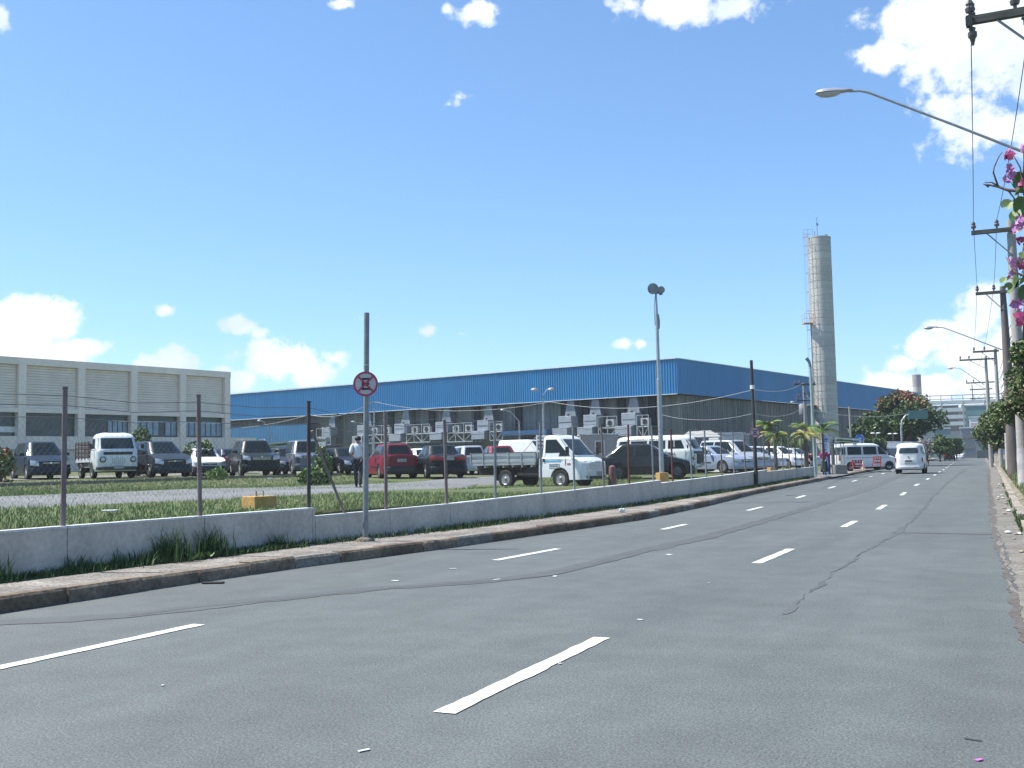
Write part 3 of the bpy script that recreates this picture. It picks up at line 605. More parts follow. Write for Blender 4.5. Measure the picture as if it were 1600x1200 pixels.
# rooftop-style chillers with ducts on a truss gantry along the dock wall
unit_m = M('unit_panel', (.29, .32, .36), .5, .1, var=.16, scale=1.2); duct_m = M('duct', (.21, .23, .25), .5, .3, var=.2, scale=1.5)
def dock_unit(px, w_px, lab, py_top, py_bot):
    a = plane_hit(px - w_px/2, py_top, (WO[0], WO[1], 0), TH, 0); b = plane_hit(px + w_px/2, py_bot, (WO[0], WO[1], 0), TH, 0)
    yc = (a[1]+b[1])/2; w = abs(a[1]-b[1]); zt = a[2]; zb = b[2]
    c, s = math.cos(TH), math.sin(TH); wx, wy_ = WO[0] + (-.2)*c - yc*s, WO[1] + (-.2)*s + yc*c
    e = E('chiller_unit', (wx, wy_, zb), TH, label=lab, cat='chiller', group='grey chiller boxes with tapered ducts on the dock wall')
    h = zt - zb
    MB().box((0, 0, h*.72), (1.5, w*.82, h*.56)).build('upper_cabinet', unit_m, e, bevel=.03)
    MB().box((-.2, .45*w*.5, h*.22), (1.9, w*.95, h*.44)).build('lower_cabinet', unit_m, e, bevel=.03)
    mb = MB(); z1 = h; z2 = 8.02 - zb; r0, r1 = w*.36, w*.20
    n = mb.add([(.4, -r0, z1), (.4, r0, z1), (1.5, r0, z1), (1.5, -r0, z1), (.5, -r1, z2), (.5, r1, z2), (1.5, r1, z2), (1.5, -r1, z2)])
    for q in ((0,1,5,4),(1,2,6,5),(2,3,7,6),(3,0,4,7)): mb.face([n+k for k in q][::-1])
    mb.build('duct', duct_m, e)
    mb = MB(); mb.lathe([(.16, 0), (.16, .05)], 10, c=(0, 0, h+.04)); mb.box((0, 0, h+.14), (.2, .2, .22)); mb.build('fan_cap', soffit_m, e)
    MB().box((-.77, 0, h*.72), (.02, w*.7, .03)).build('panel_joint', soffit_m, e)
    return e
names = ['leftmost, behind the slanted fence brace', 'behind the nearest round-sign post, second from left', 'third from the left, behind the red hatchback', 'fourth from the left, behind the black saloon', 'fifth from left, above the panel van', 'sixth from left, right of the twin-head lamp', 'second from right, above the truck cab', 'rightmost, next to the floodlight pole']
for (px, w, t, b_), nm in zip([(517, 15, 668, 697), (573, 17, 665, 694), (632, 20, 663, 689), (696, 20, 660, 687), (762, 22, 657, 686), (890, 25, 651, 683), (929, 26, 649, 682), (989, 28, 646, 681)], names):
    dock_unit(px, w, 'grey chiller box with tapered duct, ' + nm, t, b_)
def gantry(pxa, pxb, lab, pyt, pyb):
    a = plane_hit(pxa, pyb, WO, TH, 0); b = plane_hit(pxb, pyb, WO, TH, 0); zb = (a[2]+b[2])/2; zt = plane_hit((pxa+pxb)/2, pyt, WO, TH, 0)[2]; y1, y2 = sorted((a[1], b[1]))
    c, s = math.cos(TH), math.sin(TH); e = E('equipment_gantry', (WO[0] + .8*s*0 - y1*s + (-1.2)*c, WO[1] + y1*c + (-1.2)*s, zb), TH, label=lab, cat='gantry', group='white steel truss gantries carrying fan units on the dock wall')
    Lg = y2-y1; h = (zt-zb)*.52; mb = MB()
    for x in (0, 2.0):
        for z in (0, h): MB().box((x, Lg/2, z), (.09, Lg, .10)).build('chord', steel_white, e)
    n = max(2, int(Lg/1.25)); st = Lg/n
    mb = MB()
    for i in range(n+1): mb.box((0, min(i*st, Lg-.05)+.02, h/2), (.07, .07, h))
    for i in range(n): mb.tube([(0, i*st, 0 if i % 2 else h), (0, (i+1)*st, h if i % 2 else 0)], .035, 4)
    mb.build('lattice', steel_white, e)
    MB().box((1.0, Lg/2, h+.06), (2.0, Lg, .05)).build('deck', galv_dull, e)
    MB().box((1.0, Lg/2, -.3), (1.8, Lg, .12)).build('cable_tray', soffit_m, e)
    mb = MB(); z = (zt-zb)
    for i in range(n+1): mb.box((-.05, min(i*st, Lg-.03)+.01, h+(z-h)/2+.1), (.05, .05, z-h+.2))
    mb.box((-.05, Lg/2, z+.2), (.05, Lg, .05)); mb.build('guard_rail', steel_white, e)
    k = max(1, int(Lg/1.9))
    for i in range(k):
        yc = (i+.5)*Lg/k; f = MB().box((.7, yc, h+.12+.42), (.5, 1.0, .78)).build('fan_unit', M('fan_unit_grey', (.36, .38, .38), .5, var=.15), e, bevel=.02)
        MB().lathe([(.30, -.02), (.30, .0)], 14, axis='x', c=(.44, yc, h+.54)).build('fan_grille', blackplastic, f)
for pa, pb, nm, t, b_ in [(505, 527, 'leftmost, behind the brace', 672, 695), (583, 619, 'left part, above the red hatchback', 668, 692), (645, 682, 'above the black saloon', 666, 691), (709, 748, 'left of the unloading doors', 664, 690), (775, 795, 'short one by the unloading doors', 662, 688), (944, 974, 'left of the rightmost chiller box', 654, 685), (1004, 1023, 'rightmost, next to the floodlight pole', 652, 683)]:
    gantry(pa, pb, 'white truss gantry with fan units, ' + nm, t, b_)

# -------- beige office block on the left
bc = D(357, 585, 90); BO = (bc[0], bc[1], 0); BR = TH + math.pi      # +x runs back towards the camera's left
beige = M('beige_render', (.82, .71, .60), .85, var=.10, scale=.8, stretch=(1, 1, .3), fine=.06, bscale=8); beige_d = M('beige_slats', (.76, .66, .56), .85, var=.1, scale=.8)
ob = E('office_block', BO, BR, label='beige flat-roofed block with projecting ribs and a strip of dark windows, far left', cat='building')
# local: x 0..75 along the face, outward normal is +y
Lb, Hb = 82., 9.2
MB().box((Lb/2, -9.1, Hb/2-.6), (Lb, 17.6, Hb+1.2-.4)).build('core', beige, ob)
colx = []
for px in (352, 282.5, 206, 124, 31):
    colx.append(abs(plane_hit(px, 640, (BO[0], BO[1], 0), BR, 1)[0]))
sp_ = colx[-1]-colx[-2]
while colx[-1] < Lb-3: colx.append(colx[-1]+sp_)
for i, x in enumerate(colx):
    mb = MB(); mb.box((x, .06, (Hb+.06)/2-.5), (.56, .55, Hb+1.06)); mb.build('pilaster', beige, ob, bevel=.02)
MB().box((Lb/2, .02, Hb-.05), (Lb, .56, .5)).build('parapet', beige, ob)
MB().box((Lb/2, -.0, 5.66), (Lb, .5, .32)).build('window_head', beige, ob); MB().box((Lb/2, -.0, 3.35), (Lb, .5, .95)).build('window_sill', beige, ob)
MB().box((Lb/2, -.1, 1.0), (Lb, .3, 3.7)).build('lower_wall', beige_d, ob)
for i, (a, b) in enumerate(zip(colx, colx[1:])):
    a2, b2 = a+.31, b-.31; mb = MB(); z = 5.84
    while z < 8.9: mb.box(((a2+b2)/2, -.12+.02, z+.09), (b2-a2, .24, .172)); z += .19
    mb.build('cladding', beige_d, ob)
    dark = i >= 3
    w = MB().box(((a2+b2)/2, -.16, 4.67), (b2-a2, .06, 1.66)).build('window', M('window_dull', (.075, .09, .088), .25, var=.3, scale=.7, spec=.4), ob)
    k = 6
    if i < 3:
        # lower lights with bright sky reflection painted on the panes, aluminium bars
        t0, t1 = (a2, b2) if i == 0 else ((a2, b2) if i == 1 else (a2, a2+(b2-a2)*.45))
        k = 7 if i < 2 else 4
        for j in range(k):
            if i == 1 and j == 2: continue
            u = t0+(t1-t0)*(j+.5)/k; MB().box((u, -.115, 4.45), ((t1-t0)/k-.10, .02, 1.12)).build('pane', M('pane_sky_reflection', (.24, .33, .42), .15, var=.25, scale=2.5), w)
        MB().box(((t0+t1)/2, -.10, 5.04), (t1-t0, .05, .06)).build('transom', trim_m, w)
        mb = MB()
        for j in range(k+1): mb.box((t0+(t1-t0)*j/k, -.095, 4.45), (.07, .05, 1.2))
        mb.build('mullion', M('mullion_dark', (.1, .11, .12), .5), w)
        MB().box(((t0+t1)/2, -.09, 3.92), (t1-t0, .05, .1)).build('transom', M('mullion_dark', (.1, .11, .12), .5), w)
MB().box((-1.7, -3, 1.3), (3.4, 5, 5.1)).build('side_wing', beige, ob)
q = plane_hit(20, 673, (BO[0], BO[1], 0), BR, 1); MB().box((q[0]+.2, -.12, 4.3), (1.6, .03, .4)).build('pale_blind', white_w, ob)
# low kiosk with flat grey canopy between block and warehouse
p0 = LD(452, 78); e = E('canopy_shelter', (*p0[:2], 0), YAW, label='flat grey canopy on posts over a small grey kiosk, left of the leftmost chiller box', cat='shelter')
zc = (726.5-689)*78/F+1.4
mb = MB(); mb.add([]); n = mb.add([(-2.2, -1.6, zc-.35), (2.4, -1.6, zc+.02), (2.4, 3.5, zc+.02), (-2.2, 3.5, zc-.35), (-2.2, -1.6, zc-.2), (2.4, -1.6, zc+.14), (2.4, 3.5, zc+.14), (-2.2, 3.5, zc-.2)])
for q in ((3,2,1,0),(4,5,6,7),(0,1,5,4),(1,2,6,5),(2,3,7,6),(3,0,4,7)): mb.face([n+k for k in q])
mb.build('canopy', galv, e)
MB().box((.3, 1.2, 1.3), (3.4, 2.5, 2.9)).build('kiosk_wall', M('kiosk_grey', (.25, .25, .25), .8, var=.1), e); MB().box((-.55, -.07, 1.9), (.55, .04, .8)).build('kiosk_window', M('brown_window', (.09, .05, .04), .4), e)
for x in (-2.0, 2.2): MB().tube([(x, -1.4, .2), (x, -1.4, zc-.15)], .05, 8).build('post', galv_dull, e)

# -------- site containers and huts by the side wall
def hut(px, dep, w, h, dpt, lab, mat, ang=0., win=None, cat='hut', topy=None, name='site_cabin'):
    p = LD(px, dep); 
    if topy is not None: h = D(px, topy, dep)[2] - p[2]
    e = E(name, p, YAW+ang, label=lab, cat=cat)
    MB().box((0, dpt/2, h/2-.2), (w, dpt, h+.4)).build('cabin_wall', mat, e, bevel=.02)
    MB().box((0, dpt/2, h+.03), (w+.12, dpt+.12, .08)).build('roof_edge', trim_m, e)
    if win: 
        x, z, ww, hh = win; f = MB().box((x, -.02, z), (ww+.14, .05, hh+.14)).build('window', trim_m, e); MB().box((x, -.05, z), (ww, .02, hh)).build('pane', M('brown_window', (.09, .05, .04), .4), f)
    return e
hut(938, 80, 2.9, 3, 3, 'small grey-beige site hut with a dark window behind the truck cab', M('hut_beige', (.27, .265, .24), .8, var=.12), 0, (.0, 1.55, .6, .9), topy=679)
hut(1145, 80, 2.0, 3, 4, 'white-framed site cabin with dark window, left of the dark sign post', M('cabin_white', (.42, .43, .43), .6, var=.1), .0, (-.2, 1.7, .75, .9), topy=677)
e = hut(1157, 83, 1.6, 3, 3, 'plain grey-white site cabin right beside the white-framed one', M('cabin_plain', (.33, .34, .34), .7, var=.1), .0, None, topy=679)
# tarpaulin canopy frame
p = LD(1098, 70); e = E('shade_canopy', p, YAW, label='light tubular frame with a sagging grey canopy behind the kombi bus', cat='canopy'); ht = D(1098, 683, 70)[2]-p[2]; hp = D(1098, 675, 70)[2]-p[2]
mb = MB()
for x in (-1.3, 0.1, 1.35): mb.tube([(x, 0, 0), (x, 0, ht)], .035, 6)
mb.tube([(-1.5, 0, ht), (1.4, 0, ht)], .045, 6); mb.build('frame', steel_white, e)
mb = MB(); mb.quad((-1.4, 0, ht), (1.35, 0, ht), (.9, 1.6, hp+.15), (-.6, 1.6, hp+.1)); mb.quad((-.6, 1.6, hp+.1), (.9, 1.6, hp+.15), (1.4, 3.2, ht), (-1.4, 3.2, ht)); mb.build('cover', M('tarp', (.28, .28, .27), .8, var=.15), e)

# -------- concrete water towers
def ladder_tower(p, r, h, lab, rings, full=True, mat=None, lean=0.):
    e = E('water_tower', (p[0], p[1], 0), YAW, label=lab, cat='water tower')
    mt = mat or M('tower_concrete', (.44, .43, .39), .85, var=.12, scale=1.2, stretch=(.3, .3, 5), fine=.1, bscale=6)
    z = 0; k = 0; rr = random.Random(3); prof = [(r, -1.)]; ms = []
    st = h/rings
    for i in range(rings):
        prof += [(r, i*st+.03), (r, (i+1)*st-.045), (r-.03, (i+1)*st-.04), (r-.03, (i+1)*st)]
    prof += [(r+.03, h), (r+.03, h+.12), (0.01, h+.16)]
    MB().lathe(prof, 40).build('shaft', mt, e, autosm=25)
    # bands of slightly different casts
    for i in range(0, rings, 1):
        if rr.random() < .45:
            MB().lathe([(r-.02, i*st+.041), (r+.004, i*st+.042), (r+.004, (i+1)*st-.052), (r-.02, (i+1)*st-.051)], 40).build('cast_ring', M('tower_concrete_b', (.47, .46, .42), .85, var=.1, scale=1.5, stretch=(.3, .3, 6), fine=.1, bscale=6) if rr.random() < .5 else M('tower_concrete_c', (.40, .39, .355), .85, var=.1, scale=1.5, stretch=(.3, .3, 6), fine=.1, bscale=6), e, autosm=25)
    mb = MB(); mb.tube([(-.15, 0, h), (-.15, 0, h+2.7)], .035, 5); mb.tube([(-.15, 0, h+1.8), (.05, 0, h+1.8)], .05, 4); mb.box((-.15, 0, h+1.85), (.16, .16, .3)); mb.build('mast', M('mast_blue', (.10, .14, .3), .5), e)
    if full:
        MB().tube([(r*.6, 0, h+.1), (r*.75, 0, h+.5), (r*.55, 0, h+.55)], .07, 6).build('vent_pipe', galv_dull, e)
        mb = MB(); x = -r-.16
        for yy in (-.2, .2): mb.tube([(x, yy-.6, .5), (x, yy-.6, h+.6)], .03, 4)
        for i in range(int(h/.4)): mb.tube([(x, -.8, .7+i*.4), (x, -.4, .7+i*.4)], .018, 4)
        mb.build('ladder', M('ladder_grey', (.26, .27, .3), .6, var=.1), e)
        mb = MB(); xo = x-.45; zz = 5.
        while zz < h+.8:
            mb.tube([(x, -.95, zz), (xo*.9+x*.1, -1.0, zz), (xo, -.6, zz), (xo*.9+x*.1, -.2, zz), (x, -.25, zz)], .022, 4); zz += 2.35 if zz < h-3 else 1.1
        for yy in (-1.0, -.6, -.2): mb.tube([(xo+(.05 if yy != -.6 else 0), yy, 5), (xo+(.05 if yy != -.6 else 0), yy, h+.8)], .014, 4)
        mb.build('ladder_cage', M('cage_grey', (.34, .31, .34), .6, var=.1), e)
        om = M('orange_platform', (.42, .17, .04), .6, var=.2)
        for zp in (h*.622, h*.262):
            f = MB().box((x-.35, -.5, zp), (1.15, 1.2, .10)).build('platform', om, e); mb = MB()
            for xx in (x-.88, x-.3, x+.2):
                for yy in (-1.1, .1): mb.tube([(xx, yy, zp), (xx, yy, zp+1.2)], .022, 4)
            for z_ in (.6, 1.2): mb.tube([(x+.2, -1.1, zp+z_), (x-.88, -1.1, zp+z_), (x-.88, .1, zp+z_)], .02, 4)
            mb.build('platform_rail', om if zp > 10 else steel_white, f)
        MB().tube([(x+.12, -.05, 1), (x+.12, -.05, h*.62)], .05, 5).build('riser_pipe', om, e)
        mb = MB()
        for xx in (x-.4, x+.1, x+.7): mb.tube([(xx, -.5, h-.3), (xx, -.5, h+1.1)], .025, 4)
        for zz in (h+.5, h+1.1): mb.tube([(x-.4, -.5, zz), (x+.7, -.5, zz)], .022, 4)
        mb.build('top_rail', galv, e)
        mb = MB(); mb.tube([(-.5, 0, h), (-.5, 0, h+1.0)], .06, 5); mb.build('aerial', galv, e)
    return e
tp = D(1291, 655, 130); ladder_tower(tp, 1.42, 28.2, 'tall grey concrete water tower with a caged ladder and orange platforms', 31)
tp = D(1435, 650, 360); ladder_tower(tp, 1.42, 27.8, 'distant pinkish-grey water tower rising beyond the flame-tipped tree', 14, full=False, mat=M('far_tower', (.30, .26, .27), .8, var=.1))

# -------- far buildings at the end of the road
wp = D(1458, 660, 350); e = E('white_slab_block', (wp[0], wp[1], 0), YAW-.28, label='far white building with brown window strips and roof railings, above the distant trees', cat='building')
fw = M('far_white', (.62, .63, .62), .7, var=.08); fb = M('far_brown', (.20, .14, .12), .6, var=.2); zt = D(1490, 618, 350)[2]; w = 27.
MB().box((w/2-4, 8, zt/2-2.6), (w, 16, zt-5.6)).build('body', M('far_grey', (.36, .36, .35), .7, var=.1), e)
zs = [D(1490, y, 350)[2] for y in (629, 640.5, 651.5, 662)]
for i, z in enumerate(zs):
    MB().box((w/2-4, -.3, z), (w, .8, 1.25)).build('floor_band', fw, e)
    for k in range(4): MB().box((-1+k*6.3, -.06, z-1.7), (5.4, .3, 1.5)).build('window', fb, e)
mb = MB()
for k in range(9): mb.box((-4+k*3.37, -.2, zt-1.2), (.2, .2, 2.4))
mb.box((w/2-4, -.2, zt), (w, .25, .25)); mb.box((w/2-4, -.2, zt-1.2), (w, .2, .2)); mb.build('roof_railing', M('far_rail', (.34, .33, .33), .6), e)
mb = MB()
for k in range(5): mb.box((-3.8+k*6.6, -.6, zt/2-1), (.5, .5, zt-2))
mb.build('column', M('far_col', (.40, .38, .36), .7), e)
def far_block(px0, px1, pyt, dep, lab, mat, pyb=None, name='far_block', dpt=12, bands=0, bm=None):
    a, b = D(px0, pyt, dep), D(px1, pyt, dep); w_ = np.linalg.norm((b-a)[:2]); zt_ = (a[2]+b[2])/2; zb = -1. if pyb is None else D(px0, pyb, dep)[2]
    e = E(name, (a[0], a[1], zb), YAW-math.atan(((px0+px1)/2-800)/F), label=lab, cat='building'); MB().box((w_/2, dpt/2, (zt_-zb)/2), (w_, dpt, zt_-zb)).build('body', mat, e)
    MB().box((w_/2, dpt/2, zt_-zb+.1), (w_+.4, dpt+.4, .3)).build('parapet', M('far_parapet', (.45, .46, .46), .7), e)
    for k in range(bands): MB().box((w_/2, -.1, (zt_-zb)*(k+.6)/(bands+.4)), (w_*.86, .25, (zt_-zb)/(bands*2.4))).build('window', bm, e)
    return e
teal = M('teal_glass', (.10, .20, .20), .3, var=.2, scale=.2); far_block(1508, 1545, 634, 300, 'far building faced with teal-green glass at the end of the road', teal, bands=3, bm=M('teal_glass_dark', (.08, .16, .165), .2))
far_block(1514, 1542, 652, 285, 'pale low building in front of the teal glass one', fw, bands=4, bm=M('far_pink', (.42, .34, .34), .7), dpt=8)
far_block(1500, 1526, 669, 230, 'slim grey block at the end of the road, right of the distant trees', M('far_grey2', (.26, .27, .29), .8, var=.1), bands=3, bm=M('far_grey_dark', (.13, .14, .15), .6), dpt=6)
far_block(1523, 1546, 668, 215, 'greenish-grey shed front beside the slim grey block', M('far_green', (.16, .21, .20), .7, var=.25, scale=.4), bands=2, bm=M('far_green_dark', (.06, .08, .08), .5), dpt=6)
far_block(1456, 1482, 670, 260, 'low teal-roofed building half hidden behind the distant trees', M('far_teal_low', (.16, .24, .25), .7, var=.2), dpt=8)

# -------- entrance: gate beam, mesh gate, hedge, far wall with white pickets
def rel(px, dep, z=0.): q = D(px, 700, dep); return np.array([q[0], q[1], z])
a, b = rel(1294, 68), rel(1345, 84); e = E('gate_beam', (a[0], a[1], 0), math.atan2(b[1]-a[1], b[0]-a[0]), label='white horizontal gate beam over the car park entrance with a small square sign', cat='gate')
ln = float(np.linalg.norm((b-a)[:2])); zb = D(1310, 684.5, 72)[2]
mb = MB(); mb.box((ln/2, 0, zb), (ln, .08, .10)); mb.box((ln/2, 0, zb-.22), (ln, .05, .05)); mb.build('beam', steel_white, e)
for x in (.1, ln-.1): MB().box((x, 0, zb/2), (.14, .14, zb)).build('gate_post', steel_white, e)
s_ = MB().box((ln*.12, -.1, zb-.05), (.28, .03, .28)).build('sign_plate', blackplastic, e); MB().box((ln*.12, -.122, zb-.05), (.18, .012, .18)).build('sign_face', line_white, s_)
g0 = rel(1276, 69, .09); e = E('mesh_gate', g0, YAW+.35, label='grey-green sliding mesh gate standing beside the totem sign', cat='gate')
mb = MB(); Lg = 1.9; Hg = 2.0
for x in (0, Lg/2, Lg): mb.box((x, 0, Hg/2), (.05, .05, Hg))
for z in (.05, Hg): mb.box((Lg/2, 0, z), (Lg, .05, .05))
mb.build('gate_frame', galv, e); mb = MB()
for i in range(38): mb.box((.03+i*.05, .0, Hg/2), (.005, .005, Hg))
mb.build('gate_mesh', M('mesh_green', (.20, .25, .24), .6), e, kind='stuff')
g1 = rel(1301, 70, .09); e = E('gate_leaf', g1, YAW+.5, label='dark-posted mesh gate leaf between the totem sign and the white van', cat='gate'); mb = MB(); Lg = 1.0
mb.box((0, 0, 1.1), (.16, .16, 2.3)); mb.build('gate_post', post_dark, e); mb = MB()
for x in (.3, Lg): mb.box((x, 0, 1.0), (.04, .04, 2.0))
for z in (.1, 2.0): mb.box((Lg/2+.1, 0, z), (Lg, .04, .04))
mb.build('gate_frame', galv_dull, e); mb = MB()
for i in range(16): mb.box((.32+i*.045, .0, 1.05), (.005, .005, 1.9))
mb.build('gate_mesh', M('mesh_green', (.20, .25, .24), .6), e, kind='stuff')
q = G(1310, 741, .1); e = MB().box((0, 0, .3), (.8, .55, .62)).build('gate_block', concrete, None, bevel=.03); e.location = (q[0], q[1]+1.0, .09); e.rotation_euler = (0, 0, YAW); tag(e, 'low grey concrete block closing the end of the wall at the entrance', 'block')
# totem
q = rel(1289, 67.5, .12); e = E('totem_sign', q, YAW, label='slim blue and white totem sign standing behind the person in pink', cat='sign'); tz = D(1289, 679, 67.5)[2]-.12
blue_sg = M('sign_blue', (.05, .12, .42), .4, var=.1); lt = M('sign_light', (.42, .52, .72), .4, var=.12)
MB().box((0, 0, tz*.42), (.30, .10, tz*.84)).build('post_panel', lt, e); MB().box((.22, .02, tz*.26), (.14, .10, tz*.52)).build('lower_panel', M('sign_navy', (.02, .03, .16), .4), e)
hd = MB().box((0, 0, tz-.26), (.38, .14, .5)).build('head_panel', lt, e); mb = MB()
mb.box((0, -.08, tz-.30), (.30, .012, .09)); mb.box((-.08, -.08, tz-.16), (.14, .012, .06)); mb.box((.02, -.08, tz-.42), (.2, .012, .06)); mb.build('symbol', blue_sg, hd)
mb = MB()
for i, w_ in enumerate((.12, .08, .14, .1, .12, .07, .11)): mb.box((.02*(-1)**i, -.056, tz*.75-.16*i), (w_, .012, .06))
mb.build('lettering', M('sign_letter', (.12, .25, .55), .4), e)
# blue round sign on white bent post
q = rel(1350, 88, .1); e = E('blue_sign', q, YAW, label='small blue direction sign on a bent white post behind the white van', cat='sign'); z = D(1345, 685, 88)[2]-.1
MB().tube([(0, 0, 0), (0, 0, z+.15), (-.1, 0, z+.25), (-.3, 0, z+.27)], .05, 8).build('post', steel_white, e); pn = MB().lathe([(.34, -.02), (.34, .02)], 20, axis='y', c=(-.36, -.05, z)).build('panel', M('sign_azure', (.05, .18, .55), .4), e)
mb = MB(); mb.box((-.36, -.085, z), (.24, .012, .06)); mb.prism([(-.1, -.1), (.08, 0), (-.1, .1)], (-.26, -.08, z), (1, 0, 0), (0, 0, 1), (0, -1, 0), .014); mb.build('arrow', line_white, pn)
# far grey wall with white pickets
a, b = rel(1358, 96), rel(1446, 112); e = E('picket_wall', (a[0], a[1], 0), math.atan2(b[1]-a[1], b[0]-a[0]), label='grey wall with white pickets on top in the shade under the flame-tipped tree', cat='wall'); ln = float(np.linalg.norm((b-a)[:2]))
zt_ = D(1400, 701, 104)[2]; MB().box((ln/2, .1, zt_/2-.2), (ln, .2, zt_+.4)).build('wall_base', M('far_wall', (.22, .235, .25), .85, var=.12), e); mb = MB(); zp = D(1400, 690, 104)[2]
for i in range(int(ln/.2)): mb.box((i*.2+.1, .1, (zt_+zp)/2), (.085, .03, zp-zt_))
mb.box((ln/2, .06, zt_+.05), (ln, .05, .08)); mb.box((ln/2, .06, zp-.12), (ln, .04, .06)); mb.build('picket', M('picket_white', (.52, .55, .6), .6), e, kind='stuff')
# ================================================================== POLES, SIGNS, LAMPS, WIRES
stop_red = M('sign_red', (.40, .035, .085), .45, var=.12, scale=6); stop_white = M('sign_white', (.42, .45, .44), .45, var=.08, scale=4); stop_black = M('sign_black', (.015, .02, .02), .5)
def stop_sign(parent, z, r, y):
    d = MB().lathe([(r, 0), (r, .006)], 40, axis='y', c=(0, y, z)).build('sign_plate', stop_white, parent)
    mb = MB(); a = [2*math.pi*k/48 for k in range(48)]; yy = y-.004
    for k in range(48):
        b, c = a[k], a[(k+1) % 48]; ri = r*.83
        mb.quad((r*math.cos(b), yy, z+r*math.sin(b)), (r*math.cos(c), yy, z+r*math.sin(c)), (ri*math.cos(c), yy, z+ri*math.sin(c)), (ri*math.cos(b), yy, z+ri*math.sin(b)))
    mb.build('red_ring', stop_red, d)
    mb = MB(); h = r*.40; w = r*.30   # the letter E under the cross
    mb.box((-w*.75, yy-.001, z), (r*.15, .004, h*2+r*.15)); 
    for zz in (-h, 0, h): mb.box((w*.1, yy-.0012, z+zz), (w*2.1 if zz else w*1.8, .0036, r*.16))
    mb.build('letter_e', stop_black, d)
    mb = MB()
    for s in (1, -1):
        q = math.sqrt(.5); mb.box((0, yy-.004-.0008*s, z), (r*1.72, .003, r*.155), ax=((q, 0, q*s), (0, 1, 0), (-q*s, 0, q)))
    mb.build('red_cross', stop_red, d)
    MB().box((0, y+.03, z+.02), (.04, .05, .05)).build('bracket', galv_dull, d)
p = G(571, 845, .15); e = E('no_stopping_sign', (p[0], p[1], .15), YAW-.25, label='nearest round no-stopping sign, halfway up a tall galvanised post on the pavement', cat='sign'); e.rotation_euler = (0, R(.9), YAW-.05)
ht = D(569, 487, depth_of((p[0], p[1], 2)))[2]-.15; zs_ = D(569, 600, depth_of((p[0], p[1], 2)))[2]-.15
MB().tube([(0, 0, -.2), (0, 0, ht*.6), (0, 0, ht)], [.046, .046, .045], 14).build('post', galv_dull, e, autosm=40)
MB().lathe([(.049, zs_+.30), (.049, zs_+.33)], 12).build('collar', galv, e); stop_sign(e, zs_, .205, -.062)
MB().lathe([(.17, -.02), (.14, .035), (.06, .06)], 12).build('footing', soil, e)
p = G(1182, 760, .15); e = E('no_stopping_sign', (p[0], p[1], .15), YAW+.1, label='farther round no-stopping sign low on a tall dark rusty post by the kerb', cat='sign'); dd = depth_of((p[0], p[1], 2)); e.rotation_euler = (0, -R(.3), YAW+.1)
ht = D(1177, 562, dd)[2]-.15; zs_ = D(1179, 676, dd)[2]-.15
MB().tube([(0, 0, -.2), (0, 0, ht)], [.085, .065], 10).build('post', post_dark, e, autosm=40); stop_sign(e, zs_, .215, -.09); MB().lathe([(.10, ht*.77), (.10, ht*.80)], 10).build('band', white_w, e)
MB().tube([(.07, .0, ht*.5), (.075, 0, ht*.8)], .02, 6).build('conduit', galv, e)

# yellow concrete footings
def ped(px, py, dep, w, h, lab, rods=True, rz=0.):
    p = D(px, py, dep); z = p[2]; e = E('yellow_footing', (p[0], p[1], z-h), YAW+rz, label=lab, cat='footing', group='yellow painted concrete lamp footings')
    MB().box((0, 0, h/2-.1), (w, w, h+.2)).build('block', yellow_m, e, bevel=.012)
    if rods:
        for x, y_ in ((-.11, -.10), (.0, .11), (.02, -.11), (.14, .1)): MB().tube([(x, y_, h-.01), (x, y_, h+.09)], .008, 5).build('bolt', rust, e)
    return e
ped(405, 775, 18.6, .44, .30, 'yellow concrete footing with bare bolts on the lawn, nearest of the yellow blocks', rz=.78)
# floodlight mast in its yellow block
fp = D(1034, 738, 32.0); ped(1034.5, 738.5, 32.0, .30, .45, 'yellow footing at the base of the floodlight pole', False, .3)
e = E('floodlight_pole', (fp[0], fp[1], fp[2]-.05), YAW, label='tall thin floodlight pole with two lamp heads rising from a yellow block', cat='floodlight'); e.rotation_euler = (0, -R(.1), YAW)
h = D(1024, 452, 32)[2]-fp[2]
MB().tube([(0, 0, 0), (0, 0, h*.52), (0, 0, h*.52+.01), (0, 0, h*.84), (-.0, 0, h)], [.075, .068, .055, .05, .025], 12).build('pole', galv, e, autosm=40)
MB().tube([(.03, 0, h*.80), (.045, 0, h*.84), (.02, 0, h*.88)], .05, 8).build('joint_box', galv_dull, e)
MB().tube([(-.06, 0, h*.82), (-.07, 0, h*.92), (-.02, 0, h)], .008, 4).build('cable', wire_m, e)
MB().box((.04, 0, h), (.3, .06, .05)).build('crossbar', galv_dull, e)
a1 = MB(); a1.lathe([(.17, -.10), (.155, .02), (.10, .10), (.05, .13)], 16, axis='y', c=(-.10, .0, h+.12)); a1.box((-.08, 0, h+.03), (.12, .08, .08)); a1.build('lamp_head', galv_dull, e, autosm=40)
a1 = MB(); a1.lathe([(.115, -.13), (.105, .02), (.07, .08), (.04, .11)], 14, axis='y', c=(.15, .05, h+.08)); a1.box((.15, .05, h-.02), (.1, .08, .07)); a1.build('lamp_head', galv_dull, e, autosm=40)
q = D(1205, 737, 46.5); ped(1205, 730.5, 50.5, .30, .4, 'far small yellow footing behind the white cars near the entrance', False, .4)

